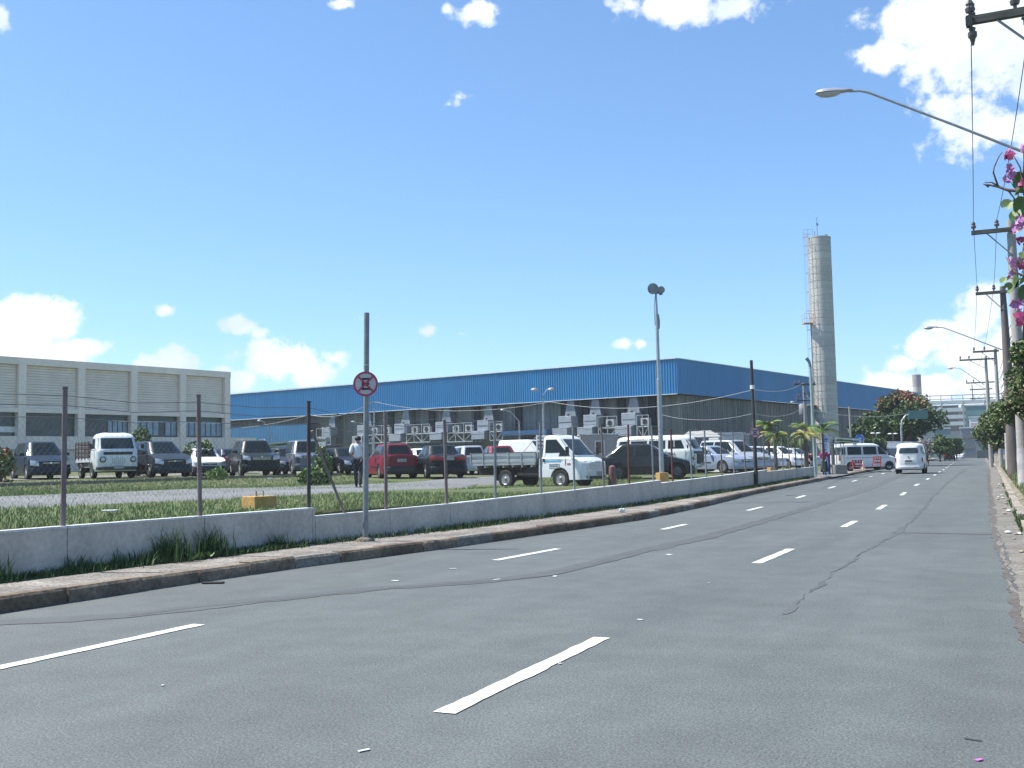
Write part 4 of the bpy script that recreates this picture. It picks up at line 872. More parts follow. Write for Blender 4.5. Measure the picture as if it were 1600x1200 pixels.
# car park lamps
def lot_lamp(px, pyt, pyb, dep, heads, lab, lean=0, armx=.0, grp=None):
    p = D(px, pyb, dep); zt = D(px, pyt, dep)[2]; z0 = float(zl(p[0], p[1])); e = E('lot_lamp', (p[0], p[1], z0), YAW, label=lab, cat='lamp', group=grp); h = zt-z0; mb = MB()
    if heads == 2:
        mb.tube([(0, 0, 0), (0, 0, h*.9)], [.06, .05], 8); mb.tube([(-.45, 0, h), (-.25, 0, h+.02), (0, 0, h*.93), (.25, 0, h+.02), (.45, 0, h)], .022, 5); xs = (-.48, .48)
    else:
        mb.tube([(lean, 0, 0), (lean*.4, 0, h*.8), (armx*.5, 0, h*.97), (armx, 0, h)], [.06, .05, .03, .025], 8); xs = (armx,)
    mb.build('post', galv, e)
    for x in xs:
        f = MB().lathe([(.05, .12), (.17, .07), (.22, 0), (.20, -.03)], 14, c=(x, 0, h)).build('lamp_head', galv_dull, e, autosm=50)
        MB().lathe([(.19, -.05), (.19, -.031)], 14, c=(x, 0, h)).build('lamp_glass', lampglass, f)
lot_lamp(850, 608.5, 700, 60, 2, 'slim twin-head lamp post in the car park behind the truck')
lot_lamp(811, 640, 700, 88, 1, 'leaning lamp post with one round head right of the dock gantries', .1, -1.3)
lot_lamp(582, 659, 700, 88, 1, 'single-head lamp beside the nearest no-stopping sign post, before the dock wall', .0, -1.6)
lot_lamp(420, 657, 700, 92, 1, 'single-head lamp in front of the blue lower wall at far left', .3, -.8)
lot_lamp(1262, 628, 690, 92, 1, 'round-headed lamp left of the water tower in front of the grey side wall', 0, -1.2)
def plain_pole(px0, pyt, px1, pyb, dep, r, lab, mat, name='pole', cat='pole', z0=None, extra=None):
    a, b = D(px0, pyt, dep), D(px1, pyb, dep); z = b[2] if z0 is None else z0; e = E(name, (b[0], b[1], z), 0, label=lab, cat=cat)
    k = 1 if pyb == pyt else 1; v = a-b; mb = MB(); mb.tube([(0, 0, -.1), (v[0], v[1], a[2]-z)], [r, r*.8], 8); mb.build('shaft', mat, e, autosm=40); return e, v, a[2]-z
e, v, h = plain_pole(585, 628, 583, 700, 70, .06, 'thin T-topped service post right of the nearest no-stopping sign', galv, z0=.7); MB().box((v[0], v[1], h), (.9, .06, .06), rz=YAW).build('crossbar', galv, e)
e, v, h = plain_pole(1327, 635, 1331, 705, 90, .10, 'plain pale post standing before the side wall, left of the flame-tipped tree', pole_conc, z0=0)
e, v, h = plain_pole(1266, 572, 1273, 712, 64, .10, 'tall pale green pole with a bent top in front of the water tower', M('pole_green', (.30, .40, .37), .5, .1, var=.12), z0=.1)
MB().tube([(v[0], v[1], h-.05), (v[0]-.05, v[1], h+.25), (v[0]-.2, v[1]-.05, h+.5)], [.085, .09, .11], 8).build('bent_top', galv_dull, e)
# transformer pole
a = D(1256, 598, 88); e = E('transformer_pole', (a[0], a[1], 0), YAW+.25, label='dark crossarm pole with clustered insulators left of the water tower', cat='utility pole'); h = a[2]
MB().tube([(0, 0, -.2), (0, 0, h)], [.17, .12], 10).build('shaft', galv_dull, e, autosm=40)
MB().box((0, -.1, h-.15), (2.0, .12, .14)).build('crossarm', wood_dark, e); MB().box((-.1, -.1, h-1.5), (1.4, .10, .10)).build('crossarm', wood_dark, e)
for i, x in enumerate((-.9, -.45, .5, .9)): MB().lathe([(.05, 0), (.08, .06), (.04, .12), (.07, .18), (.02, .26)], 8, c=(x, -.1, h-.08)).build('insulator', M('insulator', (.10, .085, .09), .3, var=.2), e)
for i, (x, z) in enumerate(((-.5, h-.9), (-.1, h-1.0), (.35, h-.95), (-.75, h-1.2))): MB().lathe([(.05, -.25), (.09, -.15), (.05, -.05), (.09, .05), (.05, .2)], 8, c=(x, -.2, z)).build('fuse', M('insulator', (.10, .085, .09), .3), e)
MB().lathe([(.30, -.45), (.32, -.4), (.32, .4), (.28, .45)], 14, c=(.0, .32, h-2.2)).build('transformer', galv_dull, e, autosm=40)
def cable(pts, r, lab, mat, sag=.3, name='overhead_cable', group=None):
    P_ = []
    for a, b in zip(pts, pts[1:]):
        a, b = np.array(a), np.array(b)
        for i in range(9):
            t = i/8; q = a*(1-t)+b*t; q = q.copy(); q[2] -= sag*4*t*(1-t); P_.append(q)
    o = P_[0]; mb = MB(); mb.tube([q-o for q in P_], r, 5); ob_ = mb.build(name, mat, None); ob_.location = tuple(map(float, o)); tag(ob_, lab, 'cable', group)
ctop = D(1178, 609, 44.4)
cable([D(585, 628, 70), D(860, 628, 58)+np.array([0, 0, .0]), D(1178, 609, 44.4)], .014, 'grey overhead cable from the T-topped service post to the dark sign post', wire_light, .55)
cable([ctop, D(1253, 599, 87)], .014, 'grey overhead cable from the dark sign post to the transformer pole', wire_light, .3)
cable([D(300, 667, 95), D(484, 648, 78), D(583, 627, 70)], .02, 'sagging overhead cable before the blue wall, running to the T-topped service post', wire_light, .5)
cable([D(1030, 647, 75), D(1178, 646, 60), D(1255, 637, 87)], .012, 'thin low cable crossing the grey side wall behind the farther sign', wire_light, .4)
cable([D(1270, 641, 80), D(1475, 628, 100), D(1552, 600, 110)], .02, 'thin cable crossing in front of the flame-tipped tree towards the right-hand poles', wire_light, .9)

# right-hand utility poles
def pole_xy(px, py, dep): p = D(px, py, dep); return p
PX = 1.25
poles = []
def util(X, Y, h, arm_z, lab, r0=.17, r1=.11, arm=(-1.3, .25), mat=None, lean=(0, 0), brace=True, z0=None):
    z0 = float(verge_z(X, Y))-.1 if z0 is None else z0; e = E('utility_pole', (X, Y, z0), 0, label=lab, cat='utility pole')
    MB().tube([(0, 0, -.2), (lean[0], lean[1], h-z0)], [r0, r1], 14).build('shaft', mat or pole_conc, e, autosm=40)
    if arm:
        zA = arm_z-z0; xm = (arm[0]+arm[1])/2; MB().box((lean[0]+xm, lean[1]-.16, zA), (arm[1]-arm[0], .11, .14)).build('crossarm', wood_dark, e, bevel=.008)
        if brace: MB().tube([(lean[0]+arm[0]*.62, lean[1]-.16, zA-.05), (lean[0], lean[1]-.14, zA-.85)], .022, 5).build('brace', galv_dull, e)
        for x in (arm[0]+.08, arm[0]+.78):
            MB().lathe([(.03, 0), (.03, .07), (.07, .08), (.085, .14), (.05, .19), (.07, .22), (.04, .29), (.01, .30)], 10, c=(lean[0]+x, lean[1]-.16, zA+.07)).build('insulator', M('insulator', (.10, .085, .09), .3), e)
    return e
util(1.25, 19.6, 9.6, 8.8, 'nearest utility pole, its dark crossarm with heavy insulators in the top right corner', arm=(-1.27, .3))
e0 = util(1.0, 38.0, 8.95, 8.62, 'grey concrete utility pole with white-stained foot, second crossarm from the top right', r0=.20, r1=.13, arm=(-1.2, .2), lean=(.0, 0))
MB().lathe([(.205, .0), (.203, .95), (.19, 1.25), (.19, 1.26)], 14).build('whitewash', M('whitewash', (.42, .40, .40), .85, rgb2=(.30, .285, .27), var=.1, scale=3, thr=(.45, .6)), e0, autosm=40)
util(1.0, 53.3, 8.95, 8.68, 'dark brown utility pole, third crossarm down, between two paler poles', r0=.30, r1=.12, arm=(-1.15, .2), mat=M('pole_brown', (.12, .10, .095), .85, var=.3, scale=3, stretch=(1, 1, .3)), lean=(-.08, 0))
util(.75, 85, 8.9, 8.72, 'far slim utility pole carrying a flat crossarm below the second street lamp', arm=(-1.5, .25), mat=pole_conc)
util(.1, 100, 9.6, 9.35, 'far transformer pole with a crossarm and a drum, right of the third street lamp', arm=(-2.1, .8))
e = util(.2, 128, 9.3, 9.0, 'farthest utility pole with stacked crossarms above the street trees', arm=(-2.2, .7)); 
for z in (8.2, 7.2): MB().box((-.7, -.15, z), (2.3, .12, .12)).build('crossarm', wood_dark, e)
for x in (-1.6, .1): MB().box((x, -.15, 7.9), (.08, .08, 1.8)).build('arm_strut', wood_dark, e)
# near crossarm hardware, heavy
P0 = np.array([1.25, 19.6, 8.8])
he = E('line_insulator', (0.02, 19.44, 8.72), 0, label='brown hanging insulator stack at the left tip of the nearest crossarm', cat='insulator')
ins = M('insulator', (.10, .085, .09), .3)
MB().lathe([(.03, .12), (.06, .1), (.045, .05), (.075, .03), (.075, -.05), (.05, -.08), (.02, -.2)], 12, c=(.06, 0, -.16)).build('insulator_bell', ins, he, autosm=50)
MB().lathe([(.04, 0), (.06, .04), (.04, .08), (.06, .12), (.045, .17), (.05, .22)], 12, c=(.07, 0, .15)).build('insulator_cap', ins, he, autosm=50)
MB().box((.02, -.05, .05), (.10, .14, .18)).build('clamp', blackplastic, he)
he = E('line_insulator', (.95, 19.44, 8.78), 0, label='second dark insulator stack along the nearest crossarm, by the frame edge', cat='insulator')
MB().lathe([(.03, .12), (.07, .1), (.05, .05), (.08, .03), (.08, -.05), (.05, -.08), (.02, -.2)], 12, c=(.0, 0, -.16)).build('insulator_bell', ins, he, autosm=50)
MB().lathe([(.05, 0), (.075, .05), (.05, .1), (.075, .15), (.05, .2), (.06, .3)], 12, c=(.06, 0, .12)).build('insulator_cap', ins, he, autosm=50)
MB().tube([(-.1, -.05, -.1), (.5, -.05, -.5)], .03, 5).build('brace', wood_dark, he)
# high-voltage wires from insulator to insulator
ya = [(-12, 9.9), (19.44, 8.62), (37.84, 8.95), (53.14, 9.0), (84.84, 9.05), (127, 9.3)]
for x0, nm in ((( [-.15, .06, -.12, -.15, -.67, -1.9]), 'left'), (([1.2, .97, .58, .55, .03, -1.2]), 'right')):
    cable([np.array([x0[i], ya[i][0], ya[i][1]]) for i in range(6)], .009, f'{nm} high power line strung between the right-hand poles', wire_m, .25, 'power_line')
for k, (x, z, s_) in enumerate(((1.35, 7.0, .5), (1.40, 6.6, .5), (1.32, 6.3, .6), (1.45, 6.0, .6), (1.30, 5.7, .7))):
    cable([np.array([x, 19.6, z]), np.array([x-.2, 38, z-.05]), np.array([x-.25, 53.3, z]), np.array([x-.5, 85, z])], .018 if k % 2 else .012, ('thick dark', 'thin black', 'slack grey', 'heavy black', 'lowest black')[k] + ' telephone cable hung along the right-hand poles', wire_m, s_*.6, 'telephone_cable')
for k, (dx, za, zb) in enumerate(((.0, 7.2, 1.2), (.12, 7.0, 3.0), (.2, 6.8, 2.0))):
    cable([np.array([1.35+dx, 36, za]), np.array([1.25+dx*.6, 43, (za+zb)/2+.6]), np.array([1.1, 52.8, zb+2.5])], .05-.01*k, ('widest', 'middle', 'narrowest')[k] + ' dark cable bundle slanting down between the second and third poles', M('cable_dark', (.05, .05, .055), .7), .2, 'cable_bundle')

# street lamps on curved arms
def street_lamp(head, arm_end, lab, head_len=.68, r=.026):
    h_, a_ = np.array(head, float), np.array(arm_end, float); e = E('street_lamp', tuple(a_), 0, label=lab, cat='street lamp'); v = h_-a_; L_ = np.linalg.norm(v[:2]); ang = math.atan2(v[1], v[0]); e.rotation_euler = (0, 0, ang); up = v[2]
    hx = L_
    MB().tube([(-.05, 0, -.02), ((hx-head_len-.3)*.5, 0, up*.49), (hx-head_len-.30, 0, up*.965), (hx-head_len-.14, 0, up*.995), (hx-head_len+.06, 0, up*1.0)], [r*1.2, r, r*.95, r*.95, r*.95], 8).build('arm', galv, e, autosm=50)
    mb = MB(); n = 12; prof = [(0, .03, .035), (.04, .055, .05), (.14, .075, .062), (.34, .125, .085), (.52, .13, .09), (.62, .10, .075), (.67, .04, .03)]; rings = []
    for (x, hw, hh) in prof:
        xx = hx-head_len + x*head_len/.68; zc = up+.01; rings.append(mb.add([(xx, hw*math.cos(2*math.pi*k/n), zc + (hh if math.sin(2*math.pi*k/n) > 0 else hh*.25)*math.sin(2*math.pi*k/n)) for k in range(n)]))
    for a, b in zip(rings, rings[1:]):
        for k in range(n): mb.face((a+k, a+(k+1) % n, b+(k+1) % n, b+k))
    mb.face([rings[0]+k for k in range(n)][::-1]); mb.face([rings[-1]+k for k in range(n)]); hd = mb.build('lamp_head', M('lamp_housing', (.34, .36, .38), .4, .3, var=.1), e, autosm=60)
    mb = MB(); rings = []
    for (x, hw, hh) in [(.22, .08, .02), (.30, .11, .06), (.44, .115, .075), (.56, .10, .06), (.63, .06, .02)]:
        xx = hx-head_len + x*head_len/.68; zc = up-.005; rings.append(mb.add([(xx, hw*math.cos(math.pi*k/(n-1)), zc - hh*math.sin(math.pi*k/(n-1))) for k in range(n)]))
    for a, b in zip(rings, rings[1:]):
        for k in range(n-1): mb.face((a+k, b+k, b+k+1, a+k+1))
    mb.build('lamp_bowl', M('lamp_bowl', (.40, .43, .46), .25, .0, var=.1), hd, smooth=True)
street_lamp(D(1273, 148, 21.0), D(1640, 254, 19.9), 'largest street lamp reaching over the road from the top right', .72)
street_lamp(D(1443, 513, 52.5), D(1564, 546, 51.2), 'second street lamp on a slanting arm left of the utility poles', .66)
street_lamp(D(1479.5, 576, 82), D(1537, 601, 80.5), 'third and smallest street lamp above the far trees', .66)

# overhead road sign
a = D(1409, 690, 92); e = E('overhead_sign', (a[0], a[1], 0), YAW, label='green overhead road sign on a bent grey mast in front of the flame-tipped tree', cat='sign'); zt_ = D(1409, 648, 92)[2]
MB().tube([(0, 0, 0), (0, 0, zt_-1.2), (.1, 0, zt_-.5), (.45, 0, zt_-.05), (.8, 0, zt_)], [.10, .085, .075, .065, .06], 10).build('mast', galv, e, autosm=50)
p = MB().box((1.5, -.08, zt_-.02), (1.7, .06, .76)).build('panel', M('sign_green', (.10, .20, .19), .5, var=.1), e); MB().box((1.5, -.055+.08, zt_), (1.8, .05, .06)).build('rail', galv_dull, p)

# lamps in the shaded yard, white twin heads
for i, (px, py) in enumerate(((1368, 676.5), (1395, 677.5))):
    a = D(px, py, 106); e = E('globe_lamp', (a[0], a[1], 0), YAW, label=('left' if i == 0 else 'right') + ' white twin-head yard lamp above the white pickets', cat='lamp'); MB().tube([(0, 0, 0), (0, 0, a[2])], .05, 6).build('post', galv_dull, e)
    for x in (-.28, .28): MB().lathe([(.06, .06), (.22, .02), (.24, -.04), (.1, -.07)], 12, c=(x, 0, a[2])).build('lamp_head', white_w, e)
# barricades
def barricade(px, py, dep, w, h, lab, rz):
    p = D(px, py, dep); e = E('road_barricade', (p[0], p[1], p[2]), YAW+rz, label=lab, cat='barricade', group='red barricades beside the white van'); rd = M('barricade_red', (.42, .06, .055), .5, var=.2)
    mb = MB()
    for x in (-w/2, w/2): mb.tube([(x, -.28, 0), (x*.8, 0, h)], .028, 5); mb.tube([(x, .28, 0), (x*.8, 0, h)], .028, 5)
    mb.build('frame', rd, e)
    b = MB().box((0, -.09, h*.78), (w*.98, .03, h*.34)).build('board', rd, e); mb = MB()
    for k in range(3): mb.box((-w*.28+k*w*.28, -.11, h*.80), (w*.10, .012, h*.18))
    mb.build('white_stroke', line_white, b); MB().box((0, -.16, h*.38), (w, .03, h*.16)).build('lower_board', rd, e)
barricade(1338.5, 733.5, 68, .70, .64, 'left red trestle barricade leaning against the white van side', .15)
barricade(1371, 729, 74, .55, .74, 'right red trestle barricade by the van front wheel', -.1)
p = D(1349, 733, 68.5); e = E('traffic_cone', p, 0, label='small pale cone between the two red barricades', cat='cone'); MB().lathe([(.11, 0), (.03, .5), (.0, .52)], 12).build('cone_body', M('cone', (.55, .45, .35), .6), e); MB().box((0, 0, .012), (.28, .28, .025)).build('base', M('cone', (.55, .45, .35), .6), e)

# ================================================================== TREES AND PLANTS
def tree(p, h, cr_x, cr_z, trunk_h, lab, n, size, mats, seed, cat='tree', mi_fn=None, r0=.2, lobes=16, group=None, name='tree', prob=None, gap=.0, lean=0.):
    g = np.random.default_rng(seed); e = E(name, p, 0, label=lab, cat=cat, group=group); cz = trunk_h + cr_z
    lc = g.normal(0, 1, (lobes, 3)); lc /= np.linalg.norm(lc, axis=1)[:, None]; lc *= g.uniform(.35, .78, lobes)[:, None]; lc = lc*np.array([cr_x, cr_x, cr_z]) + np.array([lean, 0, cz]); lr = g.uniform(.26, .44, lobes)
    mb = MB(); mb.tube([(0, 0, -.3), (lean*.3+.05, 0, trunk_h*.6), (lean*.6, .05, trunk_h+cr_z*.4)], [r0, r0*.8, r0*.55], 8); mb.build('trunk', bark, e)
    mb = MB()
    for c in lc: s0 = np.array([lean*.5, 0, trunk_h*.8]); m_ = s0*.45+c*.55+g.normal(0, .1, 3)*cr_x*.2; mb.tube([s0, m_, c], [r0*.45, r0*.28, r0*.08], 5)
    mb.build('limb', bark, e)
    li = g.integers(0, lobes, n); d = g.normal(0, 1, (n, 3)); d /= np.linalg.norm(d, axis=1)[:, None]; rad = g.uniform(.25, 1., n)**.45; bump = 1 + .22*np.sin(d[:, 0]*9+li)*np.sin(d[:, 2]*8+li*2)
    pts = lc[li] + d*(rad*lr[li]*bump)[:, None]*np.array([cr_x, cr_x, cr_z])
    # leaves gather into sprays
    spray = g.normal(0, 1, (n//14+1, 3)); k = g.integers(0, len(spray), n); pts += spray[k]*0
    mi = mi_fn(pts, g) if mi_fn else None
    add_leaves(pts, g, size, mats, e, 'crown', p=prob, mi=mi); return e
tp = D(1405, 705, 112); 
def flame(pts, g):
    zr = (pts[:, 2]-3.6)/5.2; mi = g.choice(3, len(pts), p=[.5, .36, .14]); k = g.uniform(0, 1, len(pts)) < np.clip((zr-.38)*1.7, 0, .85)*(np.sin(pts[:, 0]*1.7+pts[:, 1])*.3+.7); mi[k] = g.choice([3, 4], k.sum()); return mi
tree((tp[0], tp[1], 0), 8.7, 4.5, 3.15, 2.0, 'big rounded tree with reddish blossom on top beside the road', 30000, (.10, .20), leaf_m+[flower_orange, M('blossom_dusty', (.24, .12, .085), .7, var=.3, scale=2)], 4, mi_fn=flame, r0=.3, lobes=26)
tp = D(1352, 700, 118); tree((tp[0], tp[1], 0), 5, 1.6, 1.7, 2.0, 'smaller green tree at the left edge of the flame-tipped tree', 6000, (.10, .2), leaf_m, 6, r0=.15, lobes=9, prob=[.4, .4, .2])
for i, (px, dep, rx, rz_, th, lb) in enumerate([(1468, 150, 2.0, 1.6, .6, 'light green roadside tree beyond the road van'), (1483, 165, 2.4, 1.9, .6, 'darker green tree at the far end of the road, left side'), (1494, 190, 1.7, 1.5, .6, 'small tree beside the far grey block')]):
    q = D(px, 704, dep); tree((q[0], q[1], 0), 4, rx, rz_, th, lb, 5000, (.12, .24), leaf_m, 40+i, r0=.12, lobes=10, prob=[.2, .5, .3])
q = D(1449, 704, 104); tree((q[0], q[1], 0), 3, 1.0, 1.3, .5, 'bare pinkish-grey shrub tree just right of the road van', 900, (.05, .10), [M('dry_twig', (.26, .22, .22), .8, var=.3), leaf_m[1]], 47, r0=.08, lobes=14, prob=[.8, .2])
# palms at the entrance
def palm(px, py_top, dep, span, lab, seed, yellow=.2, trunk=None):
    g = np.random.default_rng(seed); a = D(px, py_top, dep); z0 = float(zl(a[0], a[1])); e = E('palm', (a[0], a[1], z0), 0, label=lab, cat='palm', group='young palms near the entrance'); hz = a[2]-z0
    hc = hz-span*.5; MB().tube([(0, 0, -.1), (.02, 0, hc*.5), (0, 0, hc)], [.10, .07, .08], 8).build('trunk', bark, e); fm = [M('frond_green', (.10, .17, .035), .6, var=.3, scale=2), M('frond_yellow', (.21, .20, .04), .6, var=.3, scale=2), M('frond_dark', (.05, .10, .025), .6, var=.3, scale=2)]
    for k in range(15):
        az_ = 2*math.pi*k/15 + g.uniform(-.2, .2); upk = g.uniform(.15, 1.25); ln = span*g.uniform(.8, 1.1); mb = MB(); P_ = []
        for i in range(9):
            t = i/8; r_ = ln*t*(math.cos(upk*.8)*.7+.3); z = hc + ln*(math.sin(upk)*t - .85*t*t*(1.2-upk*.4)) ; P_.append(np.array([r_*math.cos(az_), r_*math.sin(az_), z]))
        side = np.array([-math.sin(az_), math.cos(az_), 0])
        mb.tube(P_, [.02-.0018*i for i in range(9)], 4)
        for i in range(34):
            t = .08+.9*i/34; j = min(7, int(t*8)); f_ = t*8-j; c = P_[j]*(1-f_)+P_[j+1]*f_; w = span*.26*math.sin(math.pi*min(1, t*.85+.12)); dr = (P_[j+1]-P_[j]); dr /= np.linalg.norm(dr)
            for s in (-1, 1): tip = c + side*s*w*.8 + dr*w*.55 + np.array([0, 0, -w*.42]); n = mb.add([c-dr*.014, c+dr*.014, tip]); mb.face((n, n+1, n+2))
        y_ = g.uniform() < yellow; mb.build('frond', fm[1] if y_ else fm[0 if k % 3 else 2], e)
palm(1199, 651, 56, 1.1, 'upright young palm right of the farther no-stopping sign', 1, .1)
palm(1210, 667, 55, 1.05, 'arching yellow-green palm just behind the farther no-stopping sign', 2, .45)
palm(1258, 653, 62, 1.35, 'green palm left of the tall pale green pole', 3, .15)
palm(1256, 666, 60, 1.1, 'palm with orange-yellow fronds low beside the pale green pole', 4, .85)
palm(1284, 653, 64, 1.6, 'widest spreading palm at the foot of the water tower', 5, .12)
def blob(px, py, dep, rx, rz_, lab, seed, mats=None, p_=None, n=2200, z0=None, size=(.05, .11), name='shrub', ry=None):
    a = D(px, py, dep); z = float(zl(a[0], a[1])) if z0 is None else z0; return leafy_mound(name, (a[0], a[1], z), rx, rz_, n, mats or leaf_m, lab, 'shrub', size, seed, p=p_, ry=ry)
blob(216, 700, 52, .8, 1.85, 'round green bush in front of the beige block, behind the dark grey car', 11, p_=[.2, .4, .4])
blob(309, 700, 54, .85, 1.55, 'round green bush in front of the beige block, behind the white hatchback', 12, p_=[.2, .5, .3])
blob(503, 720, 41, .40, 1.05, 'loose yellow-green bush at the rusty braced post', 13, [weed_m[2], blade_m[1], leaf_m[2]], [.3, .3, .4], n=900); blob(487, 738, 39.5, .6, .55, 'low pale bush beside the braced post', 14, [weed_m[2], blade_m[1], leaf_m[2]], [.3, .3, .4], n=600)
blob(1, 735, 40, .5, 1.0, 'small plant with reddish tips at the far left edge', 15, [leaf_m[2], leaf_m[1], flower_orange], [.5, .3, .2], n=600)
blob(1222, 705, 84, 1.2, 2.0, 'scrubby green growth behind the white cars near the entrance', 16, p_=[.2, .4, .4], n=3000); blob(1245, 705, 82, 1.0, 2.1, 'scrubby growth left of the mesh gate', 17, p_=[.2, .5, .3], n=2500)
blob(340, 741, 42.5, .5, .38, 'small grassy heap beside the white hatchback', 18, [blade_m[0], blade_m[1]], [.5, .5], n=900, size=(.03, .06))
# clipped hedge
a, b = rel(1316, 88), rel(1377, 100); v = b-a; ln = float(np.linalg.norm(v[:2])); e = E('hedge', (a[0], a[1], 0), math.atan2(v[1], v[0]), label='dark clipped hedge behind the white van', cat='hedge'); zt_, zb = D(1345, 688, 93)[2], 0
g = np.random.default_rng(5); n = 9000; pts = np.c_[g.uniform(0, ln, n), g.uniform(-.5, .5, n), g.uniform(.1, zt_, n)]; f_ = g.integers(0, 3, n); pts[f_ == 0, 1] = -.5 + g.normal(0, .05, (f_ == 0).sum()); pts[f_ == 1, 2] = zt_ + g.normal(0, .08, (f_ == 1).sum()); add_leaves(pts, g, (.06, .13), leaf_m, e, 'foliage', p=[.6, .3, .1])
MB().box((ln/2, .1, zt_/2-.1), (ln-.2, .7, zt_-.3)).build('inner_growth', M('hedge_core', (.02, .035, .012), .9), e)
# right verge: street trees, weeds, fence panels
for i, (X, Y, rx, rz_, th, lean, lb) in enumerate([(1.9, 29, .85, .95, 2.1, -.75, 'nearest leafy street tree, its crown cut by the right edge of the frame'), (1.75, 37, .95, 1.0, 1.7, -.45, 'second street tree on the right verge, beside the white-stained pole'), (1.5, 47, 1.1, 1.15, 1.5, -.3, 'third street tree on the right verge, brownish-green'), (1.3, 58, 1.2, 1.3, 1.4, -.3, 'fourth street tree on the right verge, behind the brown pole'), (1.1, 72, 1.4, 1.5, 1.3, -.2, 'fifth street tree on the right verge, darker'), (.8, 90, 1.7, 1.7, 1.2, -.2, 'sixth street tree on the right verge, left of the poles'), (.3, 118, 2.0, 1.9, 1.1, 0, 'farthest street tree on the right verge')]):
    tree((X, Y, float(verge_z(X, Y))-.05), 3, rx, rz_, th, lb, 7500, (.035, .075) if Y < 60 else (.07, .13), leaf_m+[M('leaf_brown', (.16, .13, .075), .7, var=.3, scale=2)], 60+i, r0=.07, lobes=15, prob=[.2, .38, .22, .2], lean=lean)
for (X, Y, s, lb) in [(.95, 66, .16, 'white-painted trunk post farther up the right verge')]:
    e = E('white_post', (X, Y, .3), 0, label=lb, cat='post'); MB().tube([(0, 0, -.2), (.02, 0, 2.1)], [s, s*.9], 10).build('shaft', M('whitewash', (.62, .59, .60), .8), e, autosm=40)
e = E('verge_fence', (2.0, 46, .4), 0, label='pale green boarded fence edge behind the white-stained utility pole', cat='fence')
for i in range(14): MB().box((0, -6+i*1.55, .85), (.05, 1.5, 1.7)).build('fence_board', M('fence_green', (.28, .36, .31), .7, var=.25, scale=2, stretch=(1, 1, .3)), e)
def vg(g, n): y = g.uniform(14, 110, n)**1.0; x = .75 + g.uniform(0, 1, n)**1.2*1.9; return np.c_[x + 0, y]
blades(15000, vg, .05, .30, .006, .015, .9, [weed_m[1], weed_m[2], M('blade_dry', (.24, .21, .10), .8)], 'verge_weeds', seed=6, zf=lambda x, y: verge_z(x, y)-.01)
def gw(g, n): c = g.choice([21.3, 24.5, 30, 36, 45], n); return np.c_[.42 + np.abs(g.normal(0, .10, n)), c + g.normal(0, .8, n)]
blades(2600, gw, .05, .22, .005, .011, .9, weed_m, 'gutter_weeds', seed=7, zf=lambda x, y: 0*x+.01)
g = random.Random(12)
for i in range(70):
    y = g.uniform(12, 50); x = g.choice([g.uniform(.15, .45), g.uniform(.7, 1.6)]); z = .012 if x < .5 else float(verge_z(x, y)); s = g.uniform(.02, .07)
    o = MB().lathe([(s*.6, 0), (s, s*.3), (s*.5, s*.7)], 6).build('rubble_stone', [rk[0], rk[1], cap_white][g.randrange(3)], None, bevel=0); o.location = (x, y, z); o.rotation_euler = (0, 0, g.uniform(0, 6)); o['kind'] = 'structure'

# flowering orchid-tree branches reaching in from the right
g = np.random.default_rng(21); pr = random.Random(21)
TB = np.array([2.4, 5.6, 0.]); e = E('orchid_tree', tuple(TB), 0, label='orchid tree with pink blossom and lobed leaves reaching in at the right edge', cat='tree')
def bl(px, py, dep): return D(px, py, dep) - TB
MB().tube([(0, 0, -.2), (-.05, .1, 1.2), (-.1, .25, 2.0)], [.10, .08, .06], 10).build('trunk', bark, e, smooth=True)
mains = [([(-.1, .25, 1.9)], [(1700, 330, 6.6), (1640, 300, 6.9), (1600, 299, 7.0), (1575, 297, 7.05), (1560, 292, 7.1), (1540, 288, 7.1)], .022),
         ([(-.1, .25, 1.9)], [(1700, 330, 6.6), (1650, 420, 6.8), (1612, 436, 6.9), (1585, 425, 6.95), (1572, 402, 7.0)], .020),
         ([(-.1, .25, 1.6)], [(1720, 560, 6.8), (1660, 560, 7.0), (1620, 500, 7.0), (1604, 470, 7.05)], .02)]
mb = MB()
for s0, pts, r_ in mains: P_ = [np.array(s0[0])] + [bl(*q) for q in pts]; mb.tube(P_, [r_*(1-.78*i/(len(P_)-1)) for i in range(len(P_))], 6)
tw = [[(1560, 293, 7.1), (1552, 270, 7.1), (1553, 262, 7.1), (1561, 244, 7.1), (1566, 238, 7.1)], [(1562, 292, 7.1), (1550, 285, 7.1), (1538, 285, 7.1)], [(1592, 300, 7.0), (1597, 280, 7.0), (1594, 262, 7.0), (1584, 244, 7.0), (1574, 241, 7.05)], [(1598, 298, 7), (1600, 250, 7), (1598, 232, 7)], [(1575, 297, 7.05), (1585, 310, 7.05), (1580, 325, 7.05)], [(1590, 300, 7), (1592, 340, 7), (1588, 360, 7)], [(1600, 380, 7), (1597, 400, 7), (1600, 440, 7)], [(1612, 436, 6.9), (1590, 436, 7), (1575, 434, 7)], [(1604, 470, 7.05), (1592, 474, 7.05)], [(1604, 470, 7.05), (1600, 500, 7.05)], [(1545, 292, 7.1), (1536, 287, 7.1)]]
for t_ in tw: mb.tube([bl(*q) for q in t_], [.007*(1-.6*i/(len(t_)-1)) for i in range(len(t_))], 5)
mb.build('branch', bark, e, smooth=True)
leafA = [M('orchid_leaf', (.075, .14, .03), .5, var=.3, scale=8), M('orchid_leaf_pale', (.16, .22, .08), .5, var=.3, scale=8)]
